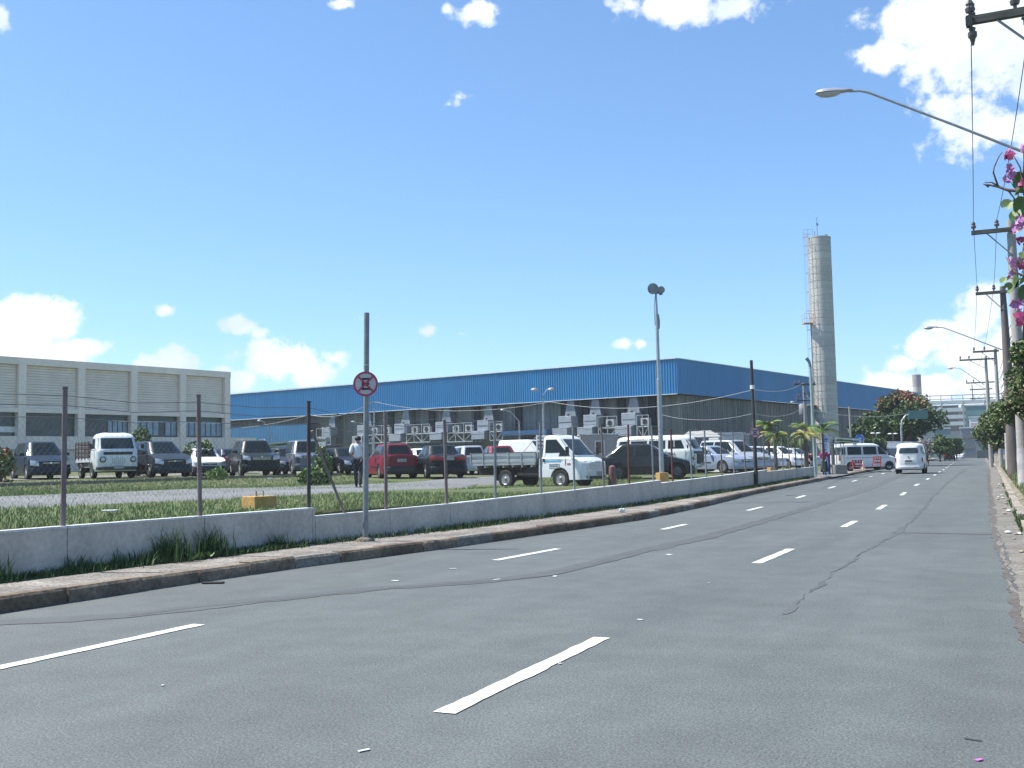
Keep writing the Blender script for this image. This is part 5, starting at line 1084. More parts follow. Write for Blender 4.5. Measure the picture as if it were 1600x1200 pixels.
def orchid_leaf(c, s, m):
    mb = MB(); out = [(0, -.1), (.28, -.05), (.48, .18), (.5, .48), (.36, .78), (.18, .88), (.03, .62), (-.03, .62), (-.18, .88), (-.36, .78), (-.5, .48), (-.48, .18), (-.28, -.05)]
    n = mb.add([(x*s, abs(x)*s*.35, (y)*s) for x, y in out] + [(0, -.02*s, .3*s)])
    for i in range(len(out)): mb.face((n+len(out), n+i, n+(i+1) % len(out)))
    o = mb.build('leaf', m, e, smooth=False); o.location = tuple(c); o.rotation_euler = (g.uniform(2.2, 3.9), g.uniform(-.6, .6), g.uniform(-1.3, 1.6)); return o
for (px, py, s) in [(1586, 272, .105), (1582, 288, .10), (1596, 286, .11), (1580, 315, .09), (1590, 322, .10), (1585, 330, .08), (1597, 325, .11), (1572, 434, .06), (1577, 442, .055), (1590, 440, .11), (1597, 448, .13), (1604, 436, .12), (1591, 432, .08), (1599, 310, .12), (1600, 372, .09), (1606, 350, .11), (1589, 405, .05), (1604, 300, .1), (1610, 440, .1), (1612, 330, .1), (1605, 498, .07), (1600, 395, .07), (1592, 318, .09)]:
    orchid_leaf(bl(px, py, 7.0 + g.uniform(-.15, .15)), s, leafA[int(g.uniform() < .35)])
pinkm = [M('petal_magenta', (.42, .06, .17), .5, var=.2, scale=20), M('petal_pink', (.46, .19, .42), .5, var=.25, scale=20)]
def flower(c, s, m, down=0.):
    mb = MB()
    for k in range(6):
        a = 2*math.pi*k/6+g.uniform(-.5, .5); d = np.array([math.cos(a), math.sin(a), g.uniform(.2, 1.3)])*g.uniform(.6, 1.); sd = np.array([-math.sin(a), math.cos(a), 0]); w = s*.40
        mb.quad((0, 0, 0), d*s*.55+sd*w, d*s, d*s*.55-sd*w)
    o = mb.build('blossom', m, e); MB().tube([(0, 0, 0), (0, 0, s*.7)], [.004, .002], 4).build('stamen', M('petal_pale', (.55, .4, .5), .5), o); o.location = tuple(c); o.rotation_euler = (g.uniform(.6, 2.2)+down, g.uniform(-.5, .5), g.uniform(0, 6.2))
for (px, py, s, m) in [(1572, 241, .06, 0), (1569, 242, .055, 0), (1575, 270, .06, 1), (1568, 284, .05, 1), (1578, 265, .045, 1), (1597, 232, .05, 1), (1590, 345, .06, 1), (1586, 354, .06, 1), (1594, 352, .05, 1), (1596, 342, .045, 1), (1577, 411, .055, 1), (1581, 430, .04, 1), (1594, 408, .045, 1), (1598, 414, .05, 0), (1590, 418, .04, 1), (1592, 474, .06, 1), (1588, 474, .05, 1), (1597, 496, .06, 0), (1600, 504, .05, 0), (1600, 476, .05, 1), (1585, 425, .04, 1), (1600, 290, .05, 0), (1591, 376, .04, 0)]:
    flower(bl(px, py, 6.95 + g.uniform(-.1, .1)), s, pinkm[m])
# ================================================================== VEHICLES
def spow(v, p): return math.copysign(abs(v)**p, v)
class ZLoft:      # body made of rounded-rectangle slices; local +x is forward, y across
    def __init__(s, sl, n=5.): s.sl = sorted(sl); s.n = n      # (z, x_rear, x_front, half width)
    def at(s, z):
        zs = [q[0] for q in s.sl]; return [float(np.interp(z, zs, [q[k] for q in s.sl])) for k in (1, 2, 3)]
    def side(s, x, z, sgn, off=.0):
        a, b, w = s.at(z); c = (a+b)/2; h = (b-a)/2; t = max(-.999, min(.999, (x-c)/h)); return (x, sgn*(w*(1-abs(t)**s.n)**(1/s.n)+off), z)
    def end(s, y, z, sgn, off=0.):
        a, b, w = s.at(z); c = (a+b)/2; h = (b-a)/2; t = max(-.995, min(.995, y/w)); return (c + sgn*(h*(1-abs(t)**s.n)**(1/s.n)+off), y, z)
    def shell(s, name, mat, parent, m=40, cap=True, sub=3, autosm=50):
        mb = MB(); rings = []; zs = []
        for a, b in zip(s.sl, s.sl[1:]): zs += [a[0]+(b[0]-a[0])*k/sub for k in range(sub)]
        zs.append(s.sl[-1][0])
        for z in zs:
            a, b, w = s.at(z); c = (a+b)/2; h = (b-a)/2
            rings.append(mb.add([(c+h*spow(math.cos(2*math.pi*k/m), 2/s.n), w*spow(math.sin(2*math.pi*k/m), 2/s.n), z) for k in range(m)]))
        for a, b in zip(rings, rings[1:]):
            for k in range(m): mb.face((a+k, a+(k+1) % m, b+(k+1) % m, b+k))
        mb.face([rings[0]+k for k in reversed(range(m))]); mb.face([rings[-1]+k for k in range(m)])
        return mb.build(name, mat, parent, autosm=autosm)
    def spatch(s, f, sgn, z0, z1, mbx, nx=6, nz=4, off=.006):   # f(z) -> (x0, x1)
        P = [[s.side(f(z)[0] + (f(z)[1]-f(z)[0])*i/nx, z, sgn, off) for i in range(nx+1)] for z in [z0+(z1-z0)*j/nz for j in range(nz+1)]]
        mbx.grid(np.array(P), flip=(sgn < 0)); return mbx
    def epatch(s, y0, y1, sgn, z0, z1, mbx, ny=8, nz=4, off=.006, f=None):
        P = [[s.end((y0 if f is None else f(z)[0]) + ((y1-y0) if f is None else (f(z)[1]-f(z)[0]))*i/ny, z, sgn, off) for i in range(ny+1)] for z in [z0+(z1-z0)*j/nz for j in range(nz+1)]]
        mbx.grid(np.array(P), flip=(sgn > 0)); return mbx

def cback(t):
    kk = max(0, min(.97, (t-.70)/.30)); return .36*(1-(1-kk)**(1/2.6))
def wheel(parent, x, y, r, w, style='alloy', name='wheel'):
    s = 1 if y > 0 else -1
    t = MB().lathe([(r*.62, -w/2+.03), (r*.64, -w/2), (r*.93, -w/2), (r, -w/2+.03), (r, w/2-.03), (r*.93, w/2), (r*.64, w/2), (r*.62, w/2-.03)], 22, axis='y', c=(x, y, r)).build(name, rubber, parent, autosm=35)
    yo = y + s*(w/2-.025)
    if style == 'steel':
        MB().lathe([(r*.63, 0), (r*.60, s*.015), (r*.42, -s*.03), (r*.22, -s*.0), (r*.16, s*.02)], 20, axis='y', c=(x, yo, r)).build('rim', M('rim_steel', (.30, .31, .31), .45, .4, var=.2), t, autosm=35)
        MB().lathe([(r*.14, 0), (r*.12, s*.05)], 12, axis='y', c=(x, yo, r)).build('hub', galv_dull, t)
    elif style == 'dark':
        MB().lathe([(r*.6, 0), (r*.3, -s*.02), (r*.14, s*.02)], 16, axis='y', c=(x, yo, r)).build('rim', M('rim_dark', (.10, .105, .11), .5, .4), t, autosm=35)
    else:
        MB().lathe([(r*.63, 0), (r*.58, s*.012), (r*.55, -s*.03), (r*.2, -s*.035)], 20, axis='y', c=(x, yo, r)).build('spoke_gap_shade', M('rim_shadow', (.06, .062, .066), .6, .3), t, autosm=35)  # dark disc paints the shade seen between the spokes
        mb = MB()
        for k in range(6):
            a = 2*math.pi*k/6+.3; d = np.array([math.cos(a), 0, math.sin(a)]); q = np.array([-math.sin(a), 0, math.cos(a)]); c = np.array([x, yo+s*.008, r])+d*r*.34; mb.box(c, (r*.5, .018, r*.13), ax=(d, (0, 1, 0), q))
        mb.lathe([(r*.66, -s*.006), (r*.62, s*.016), (r*.56, s*.01)], 22, axis='y', c=(x, yo, r)); mb.lathe([(r*.12, 0), (r*.1, s*.03)], 10, axis='y', c=(x, yo, r)); mb.build('rim', rimm, t)
    return t

def car(name, p, yaw, lab, cat, pt, L=4.2, Wd=1.72, H=1.47, wb=2.55, r=.31, hood_z=.93, hood_front=.72, belt=.90, ws=(.95, .25), rear=(-1.75, -1.35), tail_z=.95, roofw=.60, group=None, style='alloy', grille='bar', lamp=(.62, .36, .16), gmat=None, tail='hatch', clear=.20, rack=False, bump_dark=False, nplate=True, side_glass=True, bumper_mat=None, tailw=.26, tailh=.22, roof_mat=None, scale=1.):
    e = E(name, p, yaw, label=lab, cat=cat, group=group); e.scale = (scale,)*3
    hw = Wd/2; xf = L/2; xr = -L/2; wf = wb/2+.02*L; wr = wf-wb; ra = r*1.16; gm = gmat or glass_m
    xb, xtop = ws                      # windscreen foot and head
    rb, rt = rear[0], rear[1]
    # ---- lower body as stations along x, arches cut into the lower edge
    xs = sorted(set([round(v, 4) for v in [xr, xr+.03, xr+.09, xr+.2, xr+.35] + [xf-.36, xf-.22, xf-.11, xf-.04, xf] + list(np.linspace(xr+.5, xf-.5, 12)) + [w_ + ra*math.cos(math.pi*k/12) for w_ in (wf, wr) for k in range(13)] + [w_+s*(ra+.004) for w_ in (wf, wr) for s in (-1, 1)] + [xb, rb]]))
    xs = [x for x in xs if xr <= x <= xf]
    mb = MB(); rows = []
    for x in xs:
        zb = clear
        for w_ in (wf, wr):
            if abs(x-w_) < ra: zb = max(zb, r + math.sqrt(max(0, ra*ra-(x-w_)**2)))
        ef = (xf-x)/.36 if x > xf-.36 else 1; er = (x-xr)/.36 if x < xr+.36 else 1; k = min(ef, er); kk = 1-(1-max(0, min(1, k)))**2.6
        w = hw*(.70+.30*kk)
        top = np.interp(x, [xr, rb, xb, xf-.25, xf], [tail_z-(.04 if tail == 'sedan' else 0), belt+.03 if tail != 'sedan' else tail_z+.02, hood_z+.03, hood_front+.06, hood_front-.04])
        if x < rb and tail != 'sedan': top = belt+.03
        sh = min(belt, top-.02) if x > rb else min(belt, top-.01)
        zend = zb if k >= 1 else max(zb, clear+.02*(1-kk))
        zm = max(zb+.015, .52*(sh+clear)+.06)
        sh = max(sh, zm+.02); top = max(top, sh+.01)
        w0 = w*(.965 if zb <= clear+.01 else 1.0)
        rows.append([(x, w0-.13, zend), (x, w0, zend), (x, w, zm*.45+zend*.55 if zb <= clear+.01 else zm), (x, w*1.0, zm), (x, w*.965, sh), (x, w*.86, top-.012), (x, w*.45, top+.004), (x, 0, top+.012)])
    for sgn in (1, -1):
        P = np.array(rows); P[:, :, 1] *= sgn; mb.grid(P, flip=(sgn < 0))
    for idx in (0, -1):
        R_ = rows[idx]; pts = R_[1:] + [(q[0], -q[1], q[2]) for q in reversed(R_[1:-1])]; n = mb.add(pts); f_ = [n+i for i in range(len(pts))]; mb.face(f_ if idx == 0 else f_[::-1])
    mb.build('body', pt, e, autosm=38)
    MB().box((0, 0, (clear+.62)/2), (L-.9, Wd-.42, .62-clear+.06)).build('underbody_light_block', blackplastic, e)  # dark box added to block light under the body
    mb = MB()
    for w_ in (wf, wr):
        for s in (1, -1): mb.box((w_, s*(hw-.24), r+.12), (ra*1.9, .30, ra*1.2))
    mb.build('wheel_well', rubber, e)
    for w_ in (wf, wr):
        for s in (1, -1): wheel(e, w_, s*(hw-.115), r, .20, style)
    # ---- cabin
    zr = H; sl = [(belt-.04, rb-.02, xb+.04, hw*.93), (belt+.03, rb, xb, hw*.925)]
    for t in (.25, .5, .75, .9): 
        q = t**.9; sl.append((belt+.03+(zr-.05-belt-.03)*t, rb+(rt-rb)*q, xb+(xtop-xb)*t, hw*.925+(hw*roofw/.66*.66/.70*.80-hw*.925)*t**1.15))
    ww = sl[-1][3]; sl += [(zr-.05, rt, xtop, ww*.97), (zr-.02, rt+.08, xtop-.12, ww*.90), (zr-.004, rt+.25, xtop-.35, ww*.68), (zr, rt+.45, xtop-.6, ww*.4)]
    cab = ZLoft(sl, 5.5); cb = cab.shell('cabin', roof_mat or pt, e, m=44)
    z0, z1 = belt+.06, zr-.095
    mb = MB(); cab.epatch(0, 0, 1, z0, z1, mb, f=lambda z: (-(cab.at(z)[2]*.90), cab.at(z)[2]*.90)); mb.build('windshield', gm, e, smooth=True)
    mb = MB(); cab.epatch(0, 0, -1, z0+.04, z1, mb, f=lambda z: (-(cab.at(z)[2]*.86), cab.at(z)[2]*.86)); mb.build('rear_window', gm, e, smooth=True)
    if side_glass:
        bp = (xtop+rt)/2 + .02
        for s in (1, -1):
            def F1(z): a, b, w = cab.at(z); return (bp+.04, b-.16)
            def F2(z): a, b, w = cab.at(z); return (a+.20, bp-.05)
            mb = MB(); cab.spatch(F1, s, z0, z1-.01, mb); mb.build('side_window', gm, e, smooth=True)
            mb = MB(); cab.spatch(F2, s, z0, z1-.01, mb); mb.build('side_window', gm, e, smooth=True)
            mb = MB()
            for xx, zz in ((bp, .0), (xb-.1, .0), (wr+ra+.12, .0)): mb.box((xx, s*(hw*.992), (clear+belt)/2+.05), (.012, .012, belt-clear-.16))
            mb.box(((xb+rb)/2+.1, s*(hw+.002), clear+.34), (wb-2*ra-.08 if wb-2*ra > .3 else .3, .02, .05)); mb.build('door_seam', blackplastic, e)
            mb = MB()
            for xx in (bp+.14, rb+.72): mb.box((xx, s*(hw*.985), belt-.09), (.16, .03, .03))
            mb.build('door_handle', pt if not bump_dark else blackplastic, e)
            m_ = MB().box((xb-.30, s*(hw+.06), belt+.10), (.10, .20, .13)).build('mirror', pt if not bump_dark else blackplastic, e, bevel=.03)
    # ---- front
    def fx(y, dz=0): return xf - .36*(1-((1-(abs(y)/hw))*1.0)) * .0 - .02
    zf = hood_front-.06
    bm_ = bumper_mat or (blackplastic if bump_dark else pt)
    mb = MB(); ws_ = []
    for k in range(13):
        y = -hw*.97 + 2*hw*.97*k/12; back = cback(abs(y)/hw); ws_.append([(xf-back+.055, y, clear-.01), (xf-back+.085, y, clear+.07), (xf-back+.085, y, clear+.24), (xf-back+.05, y, clear+.29), (xf-back-.1, y, clear+.30)])
    mb.grid(np.array(ws_), flip=True); mb.build('front_bumper', bm_, e, autosm=40)
    mb = MB(); mb.box((xf+.012, 0, clear+.10), (.06, Wd*.56, .11)); mb.build('air_intake', blackplastic, e)
    gw_ = Wd*(.42 if grille == 'bar' else .5); gh = .10 if grille == 'bar' else .17
    g_ = MB().box((xf-.015, 0, zf-.07), (.06, gw_, gh)).build('grille', blackplastic, e, bevel=.01)
    mb = MB()
    if grille == 'bar': mb.box((xf+.02, 0, zf-.05), (.02, gw_*.9, .02)); mb.lathe([(.045, 0), (.04, .015)], 14, axis='x', c=(xf+.018, 0, zf-.05))
    else:
        for zz in (-.05, .0, .05): mb.box((xf+.018, 0, zf-.07+zz), (.015, gw_*.94, .014))
        mb.lathe([(.04, 0), (.035, .02)], 12, axis='x', c=(xf+.018, 0, zf+.005))
    mb.build('chrome_bar', chrome, g_)
    lw, lh_, _ = lamp[0]*.52, lamp[2], 0
    for s in (1, -1):
        mb = MB(); rows_ = []
        for k in range(7):
            y = s*(hw*.56 + (hw*.93-hw*.56)*k/6); back = cback(abs(y)/hw)
            x_ = xf-.0-back*1.0; tz = zf+.03+.05*k/6; rows_.append([(x_+.018, y, tz-lh_), (x_+.03, y, tz-lh_*.5), (x_-.03, y, tz)])
        mb.grid(np.array(rows_), flip=(s > 0)); mb.build('headlight', lampglass, e, smooth=True)
    if nplate: MB().box((xf+.05, 0, clear+.20), (.015, .40, .13)).build('number_plate', plate_m, e)
    if bump_dark:
        for s in (1, -1): MB().lathe([(.05, 0), (.045, .02)], 10, axis='x', c=(xf-.03, s*hw*.68, clear+.12)).build('fog_lamp', lampglass, e)
    # ---- rear
    ws_ = []
    for k in range(13):
        y = -hw*.97 + 2*hw*.97*k/12; back = cback(abs(y)/hw); ws_.append([(xr+back-.055, y, clear-.01), (xr+back-.09, y, clear+.07), (xr+back-.09, y, clear+.27), (xr+back-.05, y, clear+.32), (xr+back+.1, y, clear+.33)])
    mb = MB(); mb.grid(np.array(ws_)); mb.build('rear_bumper', bm_, e, autosm=40)
    zt_ = (tail_z if tail == 'sedan' else belt)-.06
    for s in (1, -1):
        mb = MB(); rows_ = []
        for k in range(6):
            y = s*(hw*(1-tailw*2.0) + (hw*.955-hw*(1-tailw*2.0))*k/5); back = cback(abs(y)/hw)
            x_ = xr+back*1.0; rows_.append([(x_-.02, y, zt_-tailh), (x_-.035, y, zt_-tailh*.5), (x_-.02, y, zt_)])
        mb.grid(np.array(rows_), flip=(s < 0)); mb.build('tail_lamp', redlamp, e, smooth=True)
    if nplate: MB().box((xr-.03, 0, zt_-.13), (.02, .42, .14)).build('rear_plate', plate_m, e)
    if tail == 'sedan': MB().box((xr-.012, 0, zt_-.02), (.02, Wd*.5, .03)).build('boot_trim', chrome if pt is black_p else blackplastic, e)
    else: MB().tube([(rb-.05, -.05, belt+.12), (rb-.0, .25, belt+.16)], .01, 4).build('rear_wiper', rubber, e)
    mb = MB(); 
    for y in (-.32, .25): mb.tube([(xb+.045, y, belt+.07), (xb-.16, y-.38, belt+.19)], .009, 4)
    mb.build('wiper', rubber, e)
    if rack:
        for s in (1, -1): MB().tube([(rt+.25, s*ww*.82, zr-.02), (rt+.35, s*ww*.82, zr+.05), (xtop-.55, s*ww*.82, zr+.05), (xtop-.42, s*ww*.82, zr-.02)], .017, 6).build('roof_rail', galv_dull, e)
    return e

def place(px, dep, a, py=742):
    """ground point on the lot and a yaw: a=0 nose to the viewer, +90 nose to the right of the view"""
    p = LD(px, dep, py); tocam = math.atan2(-p[1], -p[0]); return p, tocam + R(a)
def W_(yw): return yw
HATCH = dict(L=3.95, Wd=1.66, H=1.46, wb=2.45, ws=(.98, .30), rear=(-1.72, -1.40), tail='hatch')
SEDAN = dict(L=4.5, Wd=1.74, H=1.45, wb=2.62, ws=(.98, .30), rear=(-1.62, -.98), tail='sedan', tail_z=1.0)
MPV = dict(L=4.1, Wd=1.72, H=1.62, wb=2.55, ws=(1.25, .50), rear=(-1.92, -1.66), tail='hatch', belt=.98, hood_z=1.0, hood_front=.80)
SUV = dict(L=4.5, Wd=1.86, H=1.80, wb=2.65, r=.37, ws=(1.02, .50), rear=(-2.05, -1.85), tail='hatch', belt=1.12, hood_z=1.13, hood_front=1.05, clear=.30, tailh=.3)
def K(base, **k): d = dict(base); d.update(k); return d
def put(nm, px, dep, a, lab, cat, pt, base, **k):
    p, yw = place(px, dep, a); return car(nm, p, yw, lab, cat, pt, **K(base, **k))
put('parked_car', 61, 46.5, 13, 'dark navy compact people carrier, leftmost in the front row, facing the camera', 'car', navy_p, MPV, lamp=(.8, .3, .22), H=1.66)
put('parked_car', 246, 46.5, 20, 'dark grey rounded car facing the camera, right of the white kombi pickup', 'car', gray_p, MPV, lamp=(.8, .3, .22), H=1.60, roof_mat=navy_p)
put('parked_car', 318, 54, 9, 'white boxy hatchback facing the camera beside the grassy heap', 'car', white_p, HATCH, bump_dark=True, H=1.42, hood_z=.92, lamp=(.6, .2, .13), style='dark')
put('parked_car', 352, 63, -160, 'dark blue saloon seen from behind in the gap right of the white hatchback', 'car', blue_d, SEDAN)
put('parked_car', 368, 70, 15, 'white car mostly hidden behind the dark four-wheel-drive, left side', 'car', white_p, HATCH)
put('parked_car', 396, 52, 10, 'black-green four-wheel-drive with roof rails and chrome grille, facing the camera', 'car', green_p, SUV, grille='slats', rack=True, lamp=(.7, .3, .2), H=1.78, hood_front=1.0)
put('parked_car', 446, 57, 14, 'grey-green car with a bright mirror between the two four-wheel-drives', 'car', gray_p, HATCH, style='alloy')
put('parked_car', 476, 56, 10, 'metallic grey four-wheel-drive half hidden by the rusty braced post', 'car', M('grey_met', (.10, .12, .15), .35, .2, var=.05, coat=.4), SUV, H=1.84, grille='slats')
put('parked_car', 537, 56, 22, 'black saloon facing the camera, left of the walking man', 'car', black_p, SEDAN, lamp=(.7, .3, .2), H=1.42)
put('parked_car', 610, 48.5, 194, 'dark red hatchback seen from behind, right of the walking man', 'car', red_p, K(HATCH, L=4.2, H=1.55), bump_dark=True, belt=.98, tailw=.14, tailh=.34, rack=True)
put('parked_car', 683, 48, 194, 'black saloon seen from behind with wide red tail lamps', 'car', black_p, K(SEDAN, H=1.47), tailw=.34, tailh=.20, tail_z=1.04)
put('parked_car', 728, 56, 196, 'silver-white hatchback seen from behind, partly behind the truck bed', 'car', silver_p, K(HATCH, H=1.5), bump_dark=False, tailw=.14, tailh=.3)
put('parked_car', 655, 66, 195, 'white car glimpsed between the red hatchback and the black saloon', 'car', white_p, SEDAN)
put('parked_car', 778, 56, 190, 'dark red car whose roof shows just above the truck bed', 'car', red_p, SEDAN, H=1.5)
put('parked_car', 1012, 44.5, 84, 'black rounded hatchback in side view in front of the kombi bus', 'car', M('black_green', (.009, .015, .017), .38, 0, var=.05, coat=.35, spec=.3), K(HATCH, L=3.9, H=1.47, ws=(1.02, .20), rear=(-1.85, -1.15)), hood_z=.90, hood_front=.70, lamp=(1.1, .3, .16), style='dark')
put('parked_car', 1111, 55, 52, 'pale blue-silver car with its nose beside the kombi bus front', 'car', bluesilver_p, SEDAN, H=1.42)
put('parked_car', 1126, 57, 52, 'dark grey saloon behind the thin fence posts, between two silver cars', 'car', gray_p, SEDAN, H=1.40, hood_z=.9, lamp=(.7, .3, .14))
put('parked_car', 1143, 56, 50, 'silver people carrier with large side windows right of the kombi bus', 'car', silver_p, K(MPV, L=4.2), H=1.70, belt=1.0)
put('parked_car', 1166, 64, 50, 'white-silver hatchback just left of the dark sign post', 'car', bluesilver_p, HATCH, H=1.42)
put('parked_car', 1180, 68, 52, 'white hatchback directly behind the dark sign post', 'car', white_p, HATCH, H=1.48)
put('parked_car', 1216, 71, 54, 'white hatchback with a bright bonnet right of the dark sign post', 'car', white_p, K(HATCH, H=1.5), style='dark')
put('parked_car', 1240, 78, 56, 'rightmost white hatchback, nearest the two pedestrians', 'car', silver_p, K(HATCH, H=1.42))
p, yw = place(1480, 150, 185); p[2] = 0; q = D(1483, 706, 170); car('driving_car', (q[0], q[1], 0), R(92), 'dark car driving away far up the road', 'car', black_p, **K(MPV, H=1.7), scale=1.)
q = D(1498, 706, 215); car('driving_car', (q[0], q[1], 0), R(-88), 'white car coming far up the road, right of the dark one', 'car', white_p, **HATCH)

# white panel van behind the truck
p, yw = place(826, 60, 60); car('panel_van', p, yw, 'small white panel van behind the truck bed', 'van', white_p, **K(MPV, H=1.88, L=4.1, side_glass=False), roofw=.66)

# ---- kombi vans
def kombi(name, p, yaw, lab, cat, kind, mat=None, scale=1.):
    mat = mat or white_w; e = E(name, p, yaw, label=lab, cat=cat); e.scale = (scale,)*3; L, hw, H = 4.45, .86, 1.93; xf, xr = L/2, -L/2
    if kind == 'pickup': back = xf-1.55
    else: back = xr
    sl = [(.30, back+.02, xf-.10, hw*.95), (.42, back, xf-.02, hw), (.85, back, xf, hw), (1.16, back+.01, xf-.03, hw*.985), (1.20, back+.01, xf-.05, hw*.965), (1.62, back+.10, xf-.30, hw*.90), (1.72, back+.13, xf-.36, hw*.89), (1.78, back+.16, xf-.42, hw*.86), (1.86, back+.28, xf-.55, hw*.76), (1.91, back+.5, xf-.8, hw*.55), (H, back+.75, xf-1.05, hw*.3)]
    if kind == 'van': sl = [(z, a, b, w) for z, a, b, w in sl]
    bd = ZLoft(sl, 5.); bd.shell('body', mat, e, m=52, autosm=45)
    mb = MB(); bd.epatch(0, 0, 1, 1.235, 1.68, mb, ny=12, f=lambda z: (-(bd.at(z)[2]*.93), bd.at(z)[2]*.93), off=.008); mb.build('windshield', glass_b if kind != 'road' else glass_m, e, smooth=True)
    mb = MB(); bd.epatch(0, 0, 1, .98, 1.10, mb, f=lambda z: (-.58, .58), off=.008); mb.build('front_grille', blackplastic, e)
    for s in (1, -1):
        xx, _, _ = bd.end(s*.60, .78, 1); g0 = MB().lathe([(.125, -.03), (.125, .03), (.105, .035)], 18, axis='x', c=(xx, s*.60, .79)).build('headlight_ring', blackplastic, e); MB().lathe([(.10, .03), (.07, .055), (.0, .06)], 16, axis='x', c=(xx, s*.60, .79)).build('headlight', lampglass, g0, smooth=True)
    mb = MB()
    for k in range(7): xx, _, _ = bd.end(-.24+.08*k, .72, 1); mb.box((xx+.004, -.24+.08*k, .74), (.012, .012, .26))
    if kind == 'bus': mb = MB().box((xf+.01, 0, .72), (.10, .72, .50))
    mb.build('front_louvre' if kind != 'bus' else 'radiator_grille', blackplastic if kind == 'bus' else galv_dull, e)
    mb = MB(); ws_ = [[(bd.end(y, .42, 1)[0]+.09, y, .36), (bd.end(y, .42, 1)[0]+.10, y, .47), (bd.end(y, .42, 1)[0], y, .49)] for y in np.linspace(-hw*.97, hw*.97, 13)]; mb.grid(np.array(ws_), flip=True); mb.build('front_bumper', blackplastic if kind == 'pickup' else white_w, e, autosm=40)
    MB().box((xf+.10, 0, .47), (.015, .4, .13)).build('number_plate', plate_m, e)
    if kind != 'pickup':
        mb = MB(); ws_ = [[(bd.end(y, .42, -1)[0]-.09, y, .36), (bd.end(y, .42, -1)[0]-.10, y, .47), (bd.end(y, .42, -1)[0], y, .49)] for y in np.linspace(-hw*.97, hw*.97, 13)]; mb.grid(np.array(ws_)); mb.build('rear_bumper', M('bumper_white', (.55, .56, .56), .5), e, autosm=40)
        mb = MB(); bd.epatch(0, 0, -1, 1.27, 1.62, mb, f=lambda z: (-.56, .56), off=.008); mb.build('rear_window', glass_b, e, smooth=True)
        mb = MB(); bd.epatch(0, 0, -1, 1.215, 1.23, mb, f=lambda z: (-.66, .66), off=.006); bd.epatch(0, 0, -1, .62, .635, mb, f=lambda z: (-.66, .66), off=.006); bd.spatch
        mb.build('tailgate_seam', galv_dull, e)
        f = MB().box((back-.02, 0, .80), (.03, .56, .22)).build('plate_holder', white_w, e, bevel=.01); MB().box((back-.04, 0, .80), (.015, .40, .13)).build('rear_plate', M('plate_dark', (.12, .125, .13), .5), f)
        mb = MB(); mb.lathe([(.035, 0), (.03, -.03)], 10, axis='x', c=(back-.0, 0, 1.07)); mb.box((back-.02, 0, 1.01), (.03, .03, .10)); mb.build('tailgate_handle', blackplastic, e)
        for s in (1, -1):
            xx = bd.end(s*.76, .8, -1)[0]; f = MB().box((xx-.0, s*.775, .86), (.09, .10, .28)).build('tail_lamp', redlamp, e, bevel=.02); MB().box((xx-.0, s*.775, .755), (.094, .096, .05)).build('amber_section', amber, f)
        # vertical air-intake slats high on the corner
        for s in (1, -1):
            mb = MB(); bd.spatch(lambda z: (back+.35, back+.62), s, 1.36, 1.58, mb, off=.007); mb.build('air_vent', galv_dull, e)
    for s in (1, -1):
        segs = ([(xf-1.42, xf-.52)] if kind == 'pickup' else [(xf-1.35, xf-.50), (xf-2.38, xf-1.50), (xf-3.38, xf-2.50), (xf-4.05, xf-3.52)])
        if kind == 'bus' : pass
        for i, (a, b) in enumerate(segs):
            mb = MB(); bd.spatch((lambda z, a=a, b=b, i=i: (a, b-(z-1.25)*.45 if i == 0 else b)), s, 1.25, 1.66, mb, off=.008); f = mb.build('side_window', glass_m, e, smooth=True)
            if i == 0:
                yy = bd.side(a+.35, 1.4, s)[1]; MB().box((a+.33, yy+s*.014, 1.45), (.035, .015, .40)).build('window_bar', mat, f)
        mb = MB(); bd.spatch(lambda z: (back+.1, xf-.06), s, 1.185, 1.205, mb, off=.012, nz=1); mb.build('waist_moulding', mat if kind != 'pickup' else blackplastic, e)
        mb = MB(); 
        for xx in ([xf-.45, xf-1.45] + ([xf-2.45] if kind != 'pickup' else [])): 
            yy = bd.side(xx, .8, s)[1]; mb.box((xx, yy, .82), (.012, .012, .70))
        mb.build('door_seam', galv_dull, e)
        f = MB().box((xf-1.25, bd.side(xf-1.25, 1.08, s)[1], 1.06), (.14, .04, .03)).build('door_handle', chrome, e)
        MB().tube([(xf-.30, s*hw*.96, 1.25), (xf-.22, s*(hw+.12), 1.30)], .010, 4).build('mirror_arm', blackplastic, e); MB().box((xf-.22, s*(hw+.16), 1.33), (.03, .14, .18)).build('mirror', blackplastic, e, bevel=.02)
    for w_ in (xf-.95, xf-.95-2.4):
        for s in (1, -1):
            mb = MB(); 
            ar = [(w_+.37*math.cos(math.pi*k/10), .33+.37*math.sin(math.pi*k/10)) for k in range(11)]
            if not (kind == 'pickup' and w_ < 0): mb.prism([(x-w_, z) for x, z in ar], (w_, s*(hw+.002)-(0 if s < 0 else .06), 0), (1, 0, 0), (0, 0, 1), (0, 1, 0), .06 if s < 0 else .065); mb.build('wheel_arch', rubber, e)
            wheel(e, w_, s*(hw-.09), .33, .18, 'steel')
    MB().box((-.1, 0, .42), (L-.7, 1.3, .34)).build('underbody_light_block', rubber, e)
    if kind == 'road' : MB().tube([(back+.1, .3, .28), (back-.12, .3, .27)], .025, 8).build('exhaust', galv_dull, e)
